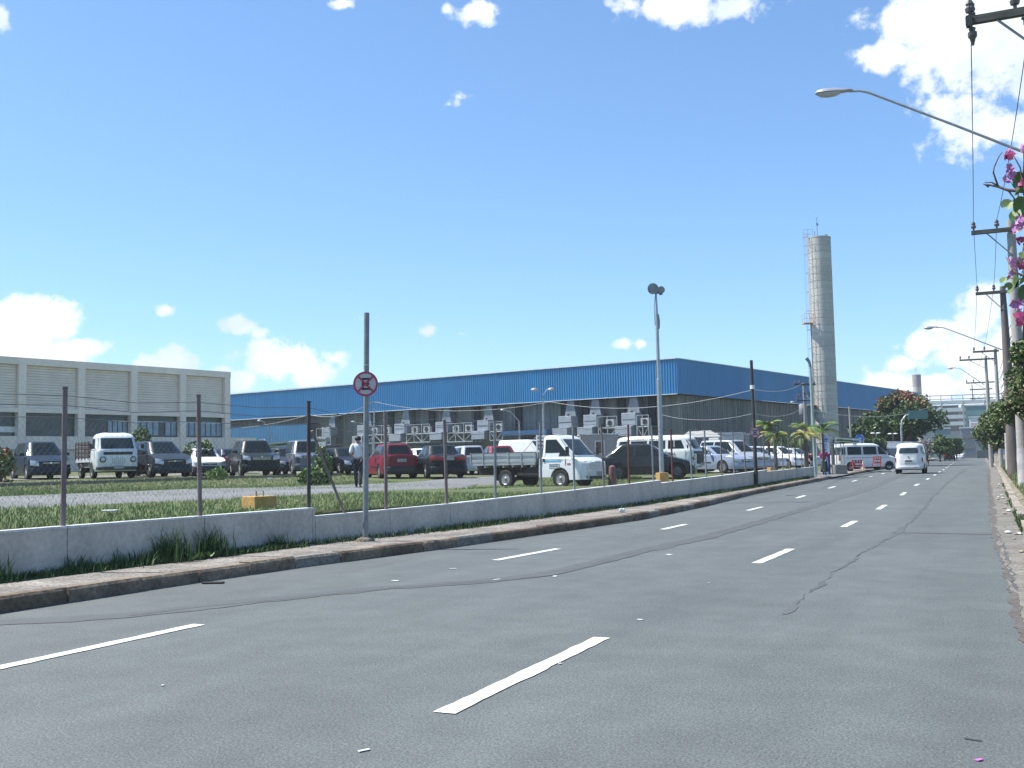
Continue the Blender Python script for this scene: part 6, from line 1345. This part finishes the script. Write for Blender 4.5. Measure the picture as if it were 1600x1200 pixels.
    if kind == 'bus':
        f = M('signwriting', (.30, .32, .34), .6)
        mb = MB(); rr = random.Random(4); x = -1.55     # faded web address along the roof edge: unreadable strokes
        y_, z_ = -bd.side(0, 1.74, 1)[1], 1.745
        while x < .55:
            h = rr.choice((.05, .05, .08)); mb.box((x, y_*1.0-.012, z_+(h-.05)/2), (.03, .012, h)); x += rr.choice((.055, .055, .1))
        mb.build('faded_lettering', f, e)
        mb = MB(); x = .72
        for k, h in enumerate((.11, .07, .07, .12, .07, .07, .10)): mb.box((x+.085*k, -hw-.006, .98+(h-.07)/2), (.045, .012, h))
        mb.build('faded_lettering', M('signwriting_dark', (.10, .13, .17), .6), e)
    if kind == 'pickup':
        MB().box((xr/2+back/2, 0, .78), (back-xr, 1.68, .16)).build('load_floor', mat, e); wd = M('stake_wood', (.06, .045, .04), .85, var=.4, scale=6, stretch=(.3, 3, 3))
        rackp = MB().box((xr/2+back/2, 0, .60), (back-xr-.1, 1.5, .26)).build('load_bed', M('bed_shadow', (.20, .20, .2), .7), e)
        for s in (1, -1):
            for z in (.95, 1.13, 1.32, 1.50): MB().box(((xr+back)/2, s*.83, z), (back-xr, .03, .10)).build('stake_board', wd, e)
            for x in np.linspace(xr+.1, back-.15, 5): MB().box((x, s*.855, 1.2), (.06, .03, .78)).build('stake_post', wd, e)
        for z in (.95, 1.13, 1.32, 1.50): MB().box((xr+.02, 0, z), (.03, 1.64, .10)).build('stake_board', wd, e)
    return e
p, yw = place(166, 45.5, 12); kombi('kombi_pickup', p, yw, 'white bay-front kombi pickup with dark wooden stake sides', 'pickup', 'pickup', M('kombi_white', (.60, .64, .64), .42, var=.08, coat=.4))
p, yw = place(1030, 53.5, 66); kombi('kombi_bus', p, yw, 'white kombi bus with faded lettering on its roof edge', 'van', 'bus')
q = G(1424.5, 738.5, 0); dk = 71.5; q = D(1424.5, 738, dk); kombi('kombi_van', (q[0], q[1], .0), R(90), 'white kombi van driving away along the road', 'van', 'road', scale=1.06)

# ---- white minibus at the entrance
def minibus(p, yaw):
    e = E('minibus', p, yaw, label='white long-windowed minibus parked at the entrance', cat='van'); L, hw, H = 4.9, .95, 2.05; xf, xr = L/2, -L/2
    sl = [(.28, xr+.02, xf-.06, hw*.96), (.45, xr-.02, xf, hw), (.80, xr, xf-.04, hw), (.95, xr, xf-.18, hw*.995), (1.12, xr+.01, xf-.62, hw*.99), (1.80, xr+.06, xf-1.45, hw*.93), (1.95, xr+.10, xf-1.62, hw*.88), (2.02, xr+.25, xf-1.85, hw*.72), (H, xr+.5, xf-2.2, hw*.4)]
    bd = ZLoft(sl, 6.); bd.shell('body', white_w, e, m=52, autosm=45)
    mb = MB(); bd.epatch(0, 0, 1, 1.16, 1.84, mb, f=lambda z: (-(bd.at(z)[2]*.9), bd.at(z)[2]*.9)); mb.build('windshield', glass_m, e, smooth=True)
    for s in (1, -1):
        for i, (a, b) in enumerate([(xr+.62, xr+1.75), (xr+1.9, xr+3.0), (xr+3.14, xr+4.15)]):
            mb = MB(); bd.spatch((lambda z, a=a, b=b, i=i: (a, b-(z-1.15)*1.0 if i == 2 else b)), s, 1.20, 1.80, mb, off=.008); mb.build('side_window', glass_m, e, smooth=True)
        mb = MB(); bd.spatch(lambda z: (xr+.14, xr+.46), s, 1.22, 1.78, mb, off=.008); mb.build('side_window', glass_m, e, smooth=True)
        mb = MB()
        for xx in (xr+1.82, xr+3.06): mb.box((xx, bd.side(xx, 1., s)[1], 1.05), (.015, .014, 1.4))
        mb.box((xr+2.2, s*(hw+.0), .98), (3.6, .02, .03)); mb.build('door_seam', galv_dull, e)
        MB().box((xf-.95, s*(hw+.1), 1.22), (.08, .18, .24)).build('mirror', blackplastic, e, bevel=.02)
        MB().box((xr+.02, s*(hw-.10), .98), (.14, .12, .44)).build('tail_lamp', redlamp, e, bevel=.02)
        MB().box((xf-.22, s*(hw-.22), .78), (.3, .3, .16)).build('headlight', lampglass, e, bevel=.03)
    mb = MB(); bd.epatch(0, 0, -1, 1.22, 1.78, mb, f=lambda z: (.06, .80)); mb.build('rear_window', glass_m, e, smooth=True)
    mb = MB(); bd.epatch(0, 0, -1, 1.22, 1.78, mb, f=lambda z: (-.80, -.06)); mb.build('rear_window', glass_m, e, smooth=True)
    MB().box((xf-.02, 0, .43), (.22, 1.8, .28)).build('front_bumper', blackplastic, e, bevel=.05); MB().box((xr, 0, .40), (.2, 1.8, .22)).build('rear_bumper', blackplastic, e, bevel=.04)
    for w_ in (xf-.9, xr+.85):
        for s in (1, -1):
            mb = MB(); mb.prism([(.37*math.cos(math.pi*k/10), .33+.37*math.sin(math.pi*k/10)) for k in range(11)], (w_, s*(hw+.003)-(0 if s < 0 else .06), 0), (1, 0, 0), (0, 0, 1), (0, 1, 0), .06); mb.build('wheel_arch', rubber, e); wheel(e, w_, s*(hw-.12), .32, .2, 'steel')
    MB().box((0, 0, .4), (L-.8, 1.5, .3)).build('underbody_light_block', rubber, e); return e
q = D(1350, 728, 80); vv = math.atan2(-q[1], -q[0]); minibus((q[0], q[1], .12), vv+R(120))

# ---- drop-side truck
def truck(p, yaw):
    e = E('dropside_truck', p, yaw, label='white light truck with aluminium drop-side bed behind the wire fence', cat='truck'); hw = .87; xf = 2.55; r = .345; pt = M('truck_white', (.68, .70, .71), .38, var=.06, coat=.5)
    # cab: short nose, steep screen
    cx0 = xf-1.95
    prof = lambda: None
    ra = r*1.2; wf = xf-1.02
    xs = sorted(set([round(v, 4) for v in [cx0, cx0+.05] + list(np.linspace(cx0+.15, xf-.4, 6)) + [wf+ra*math.cos(math.pi*k/12) for k in range(13)] + [wf-ra-.004, wf+ra+.004] + [xf-.3, xf-.16, xf-.07, xf-.02, xf]])); rows = []
    for x in xs:
        zb = .40 if x < wf else .30
        if abs(x-wf) < ra: zb = max(zb, r+math.sqrt(max(0, ra*ra-(x-wf)**2)))
        k = max(0, min(1, (xf-x)/.30)); kk = 1-(1-k)**2.6; w = hw*(.80+.20*kk); top = float(np.interp(x, [cx0, xf-.62, xf-.35, xf-.08, xf], [1.16, 1.16, 1.10, .98, .90])); sh = min(1.08, top-.04); zm = max(zb+.02, .74)
        rows.append([(x, w-.14, zb), (x, w, zb), (x, w, (zb+zm)/2), (x, w, zm), (x, w*.985, sh), (x, w*.90, top-.01), (x, w*.5, top+.005), (x, 0, top+.01)])
    mb = MB()
    for sgn in (1, -1): P = np.array(rows); P[:, :, 1] *= sgn; mb.grid(P, flip=(sgn < 0))
    for idx in (0, -1):
        R_ = rows[idx]; pts = R_[1:] + [(q[0], -q[1], q[2]) for q in reversed(R_[1:-1])]; n = mb.add(pts); f_ = [n+i for i in range(len(pts))]; mb.face(f_ if idx == 0 else f_[::-1])
    mb.build('cab_body', pt, e, autosm=38)
    cab = ZLoft([(1.08, cx0+.0, xf-.38, hw*.965), (1.17, cx0+.0, xf-.42, hw*.955), (1.45, cx0+.03, xf-.70, hw*.915), (1.80, cx0+.08, xf-1.03, hw*.86), (1.88, cx0+.10, xf-1.13, hw*.83), (1.945, cx0+.2, xf-1.27, hw*.70), (1.97, cx0+.35, xf-1.45, hw*.4)], 6.)
    cab.shell('cab_roof', pt, e, m=48)
    mb = MB(); cab.epatch(0, 0, 1, 1.20, 1.80, mb, ny=10, f=lambda z: (-(cab.at(z)[2]*.91), cab.at(z)[2]*.91)); mb.build('windshield', glass_b, e, smooth=True)
    for s in (1, -1):
        mb = MB(); cab.spatch(lambda z: (cx0+.26, cab.at(z)[1]-.19), s, 1.30, 1.79, mb, off=.008); mb.build('side_window', glass_m, e, smooth=True)
        mb = MB(); cab.spatch(lambda z: (cx0+.26+.62+(z-1.18)*.3, cab.at(z)[1]-.17), s, 1.17, 1.31, mb, off=.007, nz=2); mb.build('quarter_window', glass_m, e, smooth=True)
        mb = MB(); mb.box((cx0+.16, s*(hw*.99), .95), (.014, .016, 1.05)); mb.box((cx0+1.18, s*(hw+.003), 1.0), (.014, .012, .34)); mb.build('door_seam', galv_dull, e)
        MB().box((cx0+.24, s*(hw+.004), 1.03), (.10, .03, .12)).build('door_handle', blackplastic, e, bevel=.015)
        MB().tube([(xf-.62, s*hw*.95, 1.24), (xf-.55, s*(hw+.14), 1.28)], .016, 5).build('mirror_arm', blackplastic, e); MB().box((xf-.56, s*(hw+.17), 1.36), (.09, .17, .30)).build('mirror', blackplastic, e, bevel=.03)
        # headlamp wraps the corner, orange-red indicator above
        mb = MB(); mb2 = MB(); A = []; B = []
        for k in range(7):
            y = s*(hw*.62+hw*.35*k/6); back = .0 if k < 2 else .18*((k-2)/4)**2; x_ = xf-.015-back+.02
            A.append([(x_, y, .62), (x_+.005, y, .74), (x_-.01, y, .84)]); B.append([(x_-.01, y, .845), (x_-.06, y, .96)])
        mb.grid(np.array(A), flip=(s > 0)); mb2.grid(np.array(B), flip=(s > 0)); f = mb.build('headlight', lampglass, e, smooth=True); mb2.build('indicator_lens', M('lens_red', (.40, .09, .07), .3, var=.2), f)
    MB().box((xf+.012, 0, .86), (.03, .86, .15)).build('front_panel', M('truck_white2', (.60, .62, .64), .45), e, bevel=.01); MB().box((xf+.012, 0, .72), (.03, .86, .10)).build('front_panel', M('truck_white2', (.60, .62, .64), .45), e, bevel=.01)
    mb = MB()
    for k, y in enumerate((-.15, -.05, .05, .15)): mb.box((xf+.032, y+.10, .94), (.01, .055, .07))
    mb.build('faded_lettering', M('badge_grey', (.22, .25, .30), .5), e)
    ws_ = [[(xf-.05-.20*(abs(y)/hw)**3+.09, y, .30), (xf-.05-.20*(abs(y)/hw)**3+.12, y, .40), (xf-.05-.2*(abs(y)/hw)**3+.12, y, .56), (xf-.12-.2*(abs(y)/hw)**3+.09, y, .60)] for y in np.linspace(-hw*.99, hw*.99, 13)]; mb = MB(); mb.grid(np.array(ws_), flip=True); bm = mb.build('front_bumper', M('truck_white2', (.60, .62, .64), .45), e, autosm=40)
    MB().box((xf+.065, 0, .37), (.03, 1.0, .11)).build('air_intake', blackplastic, bm); MB().box((xf+.085, .12, .52), (.012, .38, .13)).build('number_plate', plate_m, bm)
    for s in (1, -1): MB().lathe([(.05, 0), (.045, .02)], 10, axis='x', c=(xf+.0, s*.62, .40)).build('fog_lamp', M('ring_dark', (.12, .13, .15), .4), bm)
    s = -1     # graphics on the door that faces the road
    MB().box((cx0+.62, s*(hw+.003), 1.015), (.72, .008, .055)).build('blue_stripe', M('sticker_blue', (.16, .48, .68), .5), e); MB().box((cx0+.66, s*(hw+.003), 1.055), (.80, .008, .012)).build('dark_pinstripe', M('pinstripe', (.14, .22, .27), .5), e)
    mb = MB(); x0, z0 = cx0+.50, .80
    for (x, z, w, h) in ((x0+.20, z0+.075, .44, .018), (x0+.20, z0-.075, .44, .018), (x0-.01, z0, .018, .15), (x0+.42, z0, .018, .15)): mb.box((x, s*(hw+.003), z), (w, .008, h))
    for k in range(6): mb.box((x0+.05+.06*k, s*(hw+.003), z0), (.035, .008, .05 if k % 2 else .07))
    mb.build('framed_lettering', M('sticker_dark', (.12, .13, .15), .5), e)
    MB().box((xf-.62, s*(hw+.002), .88), (.14, .012, .05)).build('red_badge', M('sticker_red', (.5, .06, .07), .4), e); MB().lathe([(.045, 0), (.04, .008)], 12, axis='y', c=(xf-.42, s*(hw*.985+.006), .50)).build('side_marker', blackplastic, e)
    # chassis, bed
    ch = M('chassis_black', (.014, .016, .016), .7, var=.3); MB().box((-.55, 0, .60), (4.1, .80, .22)).build('chassis', ch, e)
    alu = M('bed_aluminium', (.42, .44, .44), .38, .6, var=.2, scale=3, stretch=(.3, 1, 2)); xb0, xb1 = -2.62, cx0-.13; zb = .97
    MB().box(((xb0+xb1)/2, 0, zb-.05), (xb1-xb0, 1.80, .10)).build('bed_floor', alu, e)
    mb = MB()
    for x in np.linspace(xb0+.25, xb1-.2, 7): mb.box((x, 0, zb-.14), (.08, 1.76, .09))
    mb.build('cross_member', M('cross_member_white', (.40, .41, .40), .6), e)
    MB().box(((xb0+xb1)/2, 0, .80), (xb1-xb0-.1, 1.1, .22)).build('sub_frame', ch, e)
    for s in (1, -1):
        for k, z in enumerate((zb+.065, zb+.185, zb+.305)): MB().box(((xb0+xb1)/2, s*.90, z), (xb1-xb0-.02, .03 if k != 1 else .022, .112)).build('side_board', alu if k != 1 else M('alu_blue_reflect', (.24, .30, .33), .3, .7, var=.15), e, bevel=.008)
        mb = MB()
        for x in np.linspace(xb0+.02, xb1-.02, 6): mb.box((x, s*.925, zb+.17), (.035, .03, .44))
        mb.build('stanchion', alu, e)
        MB().box(((xb0+xb1)/2, s*.90, zb+.375), (xb1-xb0, .045, .025)).build('top_rail', M('rail_dark', (.12, .12, .12), .5), e)
    MB().box((xb0+.0, 0, zb+.18), (.03, 1.78, .36)).build('tailboard', alu, e)
    gd = MB().box((xb1+.02, 0, zb+.18), (.04, 1.76, .38)).build('headboard', M('headboard_grey', (.28, .26, .25), .7, var=.2), e)
    for z in (1.52, 1.66, 1.80, 1.93): MB().box((xb1+.04, 0, z), (.03, 1.66, .075)).build('guard_slat', M('guard_white', (.60, .60, .58), .5, var=.12), e)
    mb = MB()
    for y in (-.84, -.3, .3, .84): mb.box((xb1+.05, y, 1.55), (.045, .045, .85))
    mb.build('guard_post', M('guard_white', (.60, .60, .58), .5), e)
    MB().tube([(xb1, -.84, 1.90), (xb1-.55, -.88, zb+.38)], .012, 4).build('stay', galv, e)
    wr = wf-2.50
    for s in (1, -1):
        wheel(e, wf, s*(hw-.11), r, .2, 'steel'); wheel(e, wr, s*(hw-.10), r, .22, 'steel')
        MB().box((wf, s*(hw-.26), r+.12), (ra*1.9, .28, ra*1.3)).build('wheel_well', rubber, e)
        MB().box((wr-.52, s*(hw-.14), .56), (.02, .32, .56)).build('mudflap', rubber, e)
        MB().box(((wf+wr)/2-.1, s*(hw-.30), .58), (.9, .36, .36)).build('side_box', ch, e, bevel=.02)
        MB().box((wr+.72, s*(hw-.09), .62), (.05, .08, .40)).build('side_guard_post', ch, e); MB().box(((wr+wf)/2, s*(hw-.05), .52), (1.4, .03, .10)).build('side_guard', ch, e)
    MB().tube([(wr, -.55, r), (wr, .55, r)], .07, 8).build('axle', ch, e); return e
p, _ = place(843, 40.3, 0, 764); tc_ = math.atan2(-p[1], -p[0]); truck(p, tc_+R(55))

# a reddish bollard behind the truck nose
q = LD(957, 39, 750); e = E('bollard', q, 0, label='short reddish-brown bollard between the truck nose and the black hatchback', cat='bollard'); MB().lathe([(.17, -.1), (.16, .1), (.12, .75), (.05, .80)], 14).build('bollard_body', M('bollard_red', (.16, .075, .065), .8, var=.3), e, autosm=40)

# ================================================================== PEOPLE
def skin_obj(name, verts, edges, radii, mat, parent, root=0, sub=1):
    me = bpy.data.meshes.new(name); me.from_pydata([tuple(v) for v in verts], edges, []); o = bpy.data.objects.new(name, me); COL.objects.link(o)
    md = o.modifiers.new('skin', 'SKIN'); sk = me.skin_vertices[0].data
    for i, r_ in enumerate(radii): rr_ = r_ if hasattr(r_, '__len__') else (r_, r_); sk[i].radius = rr_
    sk[root].use_root = True; md.use_smooth_shade = True
    m2 = o.modifiers.new('sub', 'SUBSURF'); m2.levels = sub; m2.render_levels = sub
    me.materials.append(mat); o.parent = parent; return o
def person(p, yaw, lab, shirt, trouser, stride=.25, h=1.75, hair=hair_m, bag=None, hood=None, arm_bend=(.3, .3), skirt=None, lift=0.):
    e = E('person', p, yaw, label=lab, cat='person'); s = h/1.75; e.scale = (s,)*3
    # joints: x forward, y left
    J = {'pelvis': (0, 0, .95), 'belly': (.01, 0, 1.10), 'chest': (.02, 0, 1.30), 'neck0': (.0, 0, 1.46), 'neck': (.015, 0, 1.53), 'head': (.03, 0, 1.62), 'crown': (.02, 0, 1.70)}
    V = [J[k] for k in J]; idx = {k: i for i, k in enumerate(J)}; Rr = [(.14, .10), (.125, .10), (.15, .105), (.09, .07), (.05, .05), (.085, .075), (.06, .055)]; Ed = [(0, 1), (1, 2), (2, 3), (3, 4), (4, 5), (5, 6)]
    def addv(n_, q, r_, par): idx[n_] = len(V); V.append(q); Rr.append(r_); Ed.append((idx[par], idx[n_]))
    for sd, nm in ((1, 'l'), (-1, 'r')):
        f = stride*sd
        addv('hip'+nm, (0, sd*.095, .90), (.095, .095), 'pelvis'); addv('knee'+nm, (f*.55+.02, sd*.10, .49), (.06, .06), 'hip'+nm); addv('shin'+nm, (f*.8-.02, sd*.10, .30), (.055, .055), 'knee'+nm)
        addv('ankle'+nm, (f*1.0-.03, sd*.10, .085+(.03 if f < 0 else 0)), (.036, .036), 'shin'+nm); addv('toe'+nm, (f*1.0+.14, sd*.115, .035), (.035, .028), 'ankle'+nm)
        addv('sh'+nm, (0, sd*.185, 1.42), (.065, .06), 'neck0'); b = arm_bend[0 if sd > 0 else 1]; addv('el'+nm, (-f*.35, sd*.24, 1.15), (.042, .042), 'sh'+nm)
        wrist = (-f*.35+b*.26, sd*(.24-b*.08), 1.15-.25*math.cos(b*1.3)); addv('wr'+nm, wrist, (.026, .026), 'el'+nm)
        hd = np.array(wrist)-np.array(V[idx['el'+nm]]); hd /= np.linalg.norm(hd); addv('palm'+nm, tuple(np.array(wrist)+hd*.075), (.036, .018), 'wr'+nm)
        for k in range(4): addv(f'fg{nm}{k}', tuple(np.array(wrist)+hd*(.150+.012*(1-abs(k-1.2)))+np.array([.022*(k-1.5), 0, 0])), (.009, .009), 'palm'+nm)
        addv('th'+nm, tuple(np.array(wrist)+hd*.08+np.array([.045, 0, 0])), (.010, .010), 'wr'+nm)
    body = skin_obj('body', V, Ed, Rr, skin_m, e)
    def sub(nm, keys, radii, mat, chain):
        k2 = {k: i for i, k in enumerate(keys)}; return skin_obj(nm, [V[idx[k]] for k in keys], [(k2[a], k2[b]) for a, b in chain], radii, mat, e)
    # shirt and trousers follow the same joints, a little fuller
    vk = ['pelvis', 'belly', 'chest', 'neck0', 'shl', 'shr', 'ell', 'elr']
    sub('shirt', vk, [(.165, .125), (.155, .125), (.175, .130), (.10, .085), (.085, .08), (.085, .08), (.062, .062), (.062, .062)], shirt, [('pelvis', 'belly'), ('belly', 'chest'), ('chest', 'neck0'), ('neck0', 'shl'), ('neck0', 'shr'), ('shl', 'ell'), ('shr', 'elr')])
    if skirt: MB().lathe([(.15, 1.0), (.20, .85), (.25, .45), (.26, .20)], 16).build('skirt', skirt, e, smooth=True)
    vk = ['pelvis', 'hipl', 'hipr', 'kneel', 'kneer', 'shinl', 'shinr', 'anklel', 'ankler']
    sub('trousers', vk, [(.155, .115), (.115, .11), (.115, .11), (.078, .078), (.078, .078), (.07, .07), (.07, .07), (.058, .058), (.058, .058)], trouser, [('pelvis', 'hipl'), ('pelvis', 'hipr'), ('hipl', 'kneel'), ('hipr', 'kneer'), ('kneel', 'shinl'), ('kneer', 'shinr'), ('shinl', 'anklel'), ('shinr', 'ankler')])
    for nm in ('l', 'r'):
        a_, t_ = V[idx['ankle'+nm]], V[idx['toe'+nm]]; MB().tube([(a_[0]-.06, a_[1], .045), (a_[0]+.02, a_[1], .06), (t_[0]-.02, t_[1], .045), (t_[0]+.04, t_[1], .03)], [.042, .048, .045, .025], 8).build('shoe', rubber, e, smooth=True)
    # head detail
    mb = MB(); mb.lathe([(.02, 1.735), (.075, 1.72), (.105, 1.67), (.108, 1.62), (.09, 1.585)], 14, c=(-.012, 0, 0)); mb.build('hair', hood or hair, e, smooth=True)
    mb = MB(); mb.tube([(.10, 0, 1.635), (.125, 0, 1.605)], [.012, .018], 6); mb.build('nose', skin_m, e, smooth=True)
    mb = MB(); [mb.box((.108, s_*.035, 1.64), (.012, .026, .012)) for s_ in (1, -1)]; mb.box((.108, 0, 1.572), (.01, .045, .01)); mb.build('face_features', hair_m, e)
    for s_ in (1, -1): MB().box((.01, s_*.095, 1.625), (.03, .02, .055)).build('ear', skin_m, e, bevel=.008)
    if bag: MB().box((.05, -.32, .86), (.14, .26, .24)).build('shoulder_bag', bag, e, bevel=.04); MB().tube([(.05, -.32, .96), (.02, -.2, 1.45), (.02, .0, 1.5)], .012, 5).build('bag_strap', bag, e)
    return e
cloth_white = M('cloth_white', (.55, .58, .62), .85, var=.1, scale=8); cloth_black = M('cloth_black', (.014, .015, .018), .9); jeans = M('jeans', (.17, .23, .30), .9, var=.2, scale=9)
q = L(560, 764); tc_ = math.atan2(-q[1], -q[0]); person(q, tc_+R(172), 'man in a white short-sleeved shirt and black trousers walking away across the lot lane', cloth_white, M('cloth_dark', (.018, .022, .032), .9), .28, 1.76, arm_bend=(.9, .5))
def onwalk(px, dep): q_ = D(px, 740, dep); return (q_[0], q_[1], .15)
q = onwalk(1269.5, 66); tc_ = math.atan2(-q[1], -q[0]); person(q, tc_+R(20), 'person in a black top and light jeans with a dark shoulder bag on the pavement', M('top_black_red', (.04, .015, .02), .9, rgb2=(.12, .02, .03), thr=(.5, .6), scale=9), M('jeans_pale', (.30, .36, .42), .9, var=.15, scale=9), .16, 1.52, bag=cloth_black, arm_bend=(1.2, .5))
q = onwalk(1288.5, 64.5); tc_ = math.atan2(-q[1], -q[0]); person(q, tc_+R(165), 'person in a magenta hooded top and long dark green skirt near the totem sign', M('cloth_magenta', (.42, .03, .18), .85, var=.25, scale=7), jeans, .12, 1.62, hood=M('cloth_magenta_dark', (.22, .03, .10), .85), skirt=M('cloth_green', (.035, .055, .05), .9), arm_bend=(1.0, .9))
# ================================================================== LIGHT AIR
hm = bpy.data.materials.new('haze'); hm.use_nodes = True; t = hm.node_tree; t.nodes.clear()
vo = t.nodes.new('ShaderNodeVolumePrincipled'); vo.inputs['Density'].default_value = .0003; vo.inputs['Color'].default_value = (.86, .92, 1, 1); vo.inputs['Anisotropy'].default_value = .3
mo = t.nodes.new('ShaderNodeOutputMaterial'); t.links.new(vo.outputs[0], mo.inputs['Volume'])
hz = MB().box((0, 0, 0), (1, 1, 1)).build('haze', hm, None); hz.location = (0, 700, 15.2); hz.scale = (1830, 1630, 36); hz['kind'] = 'stuff'
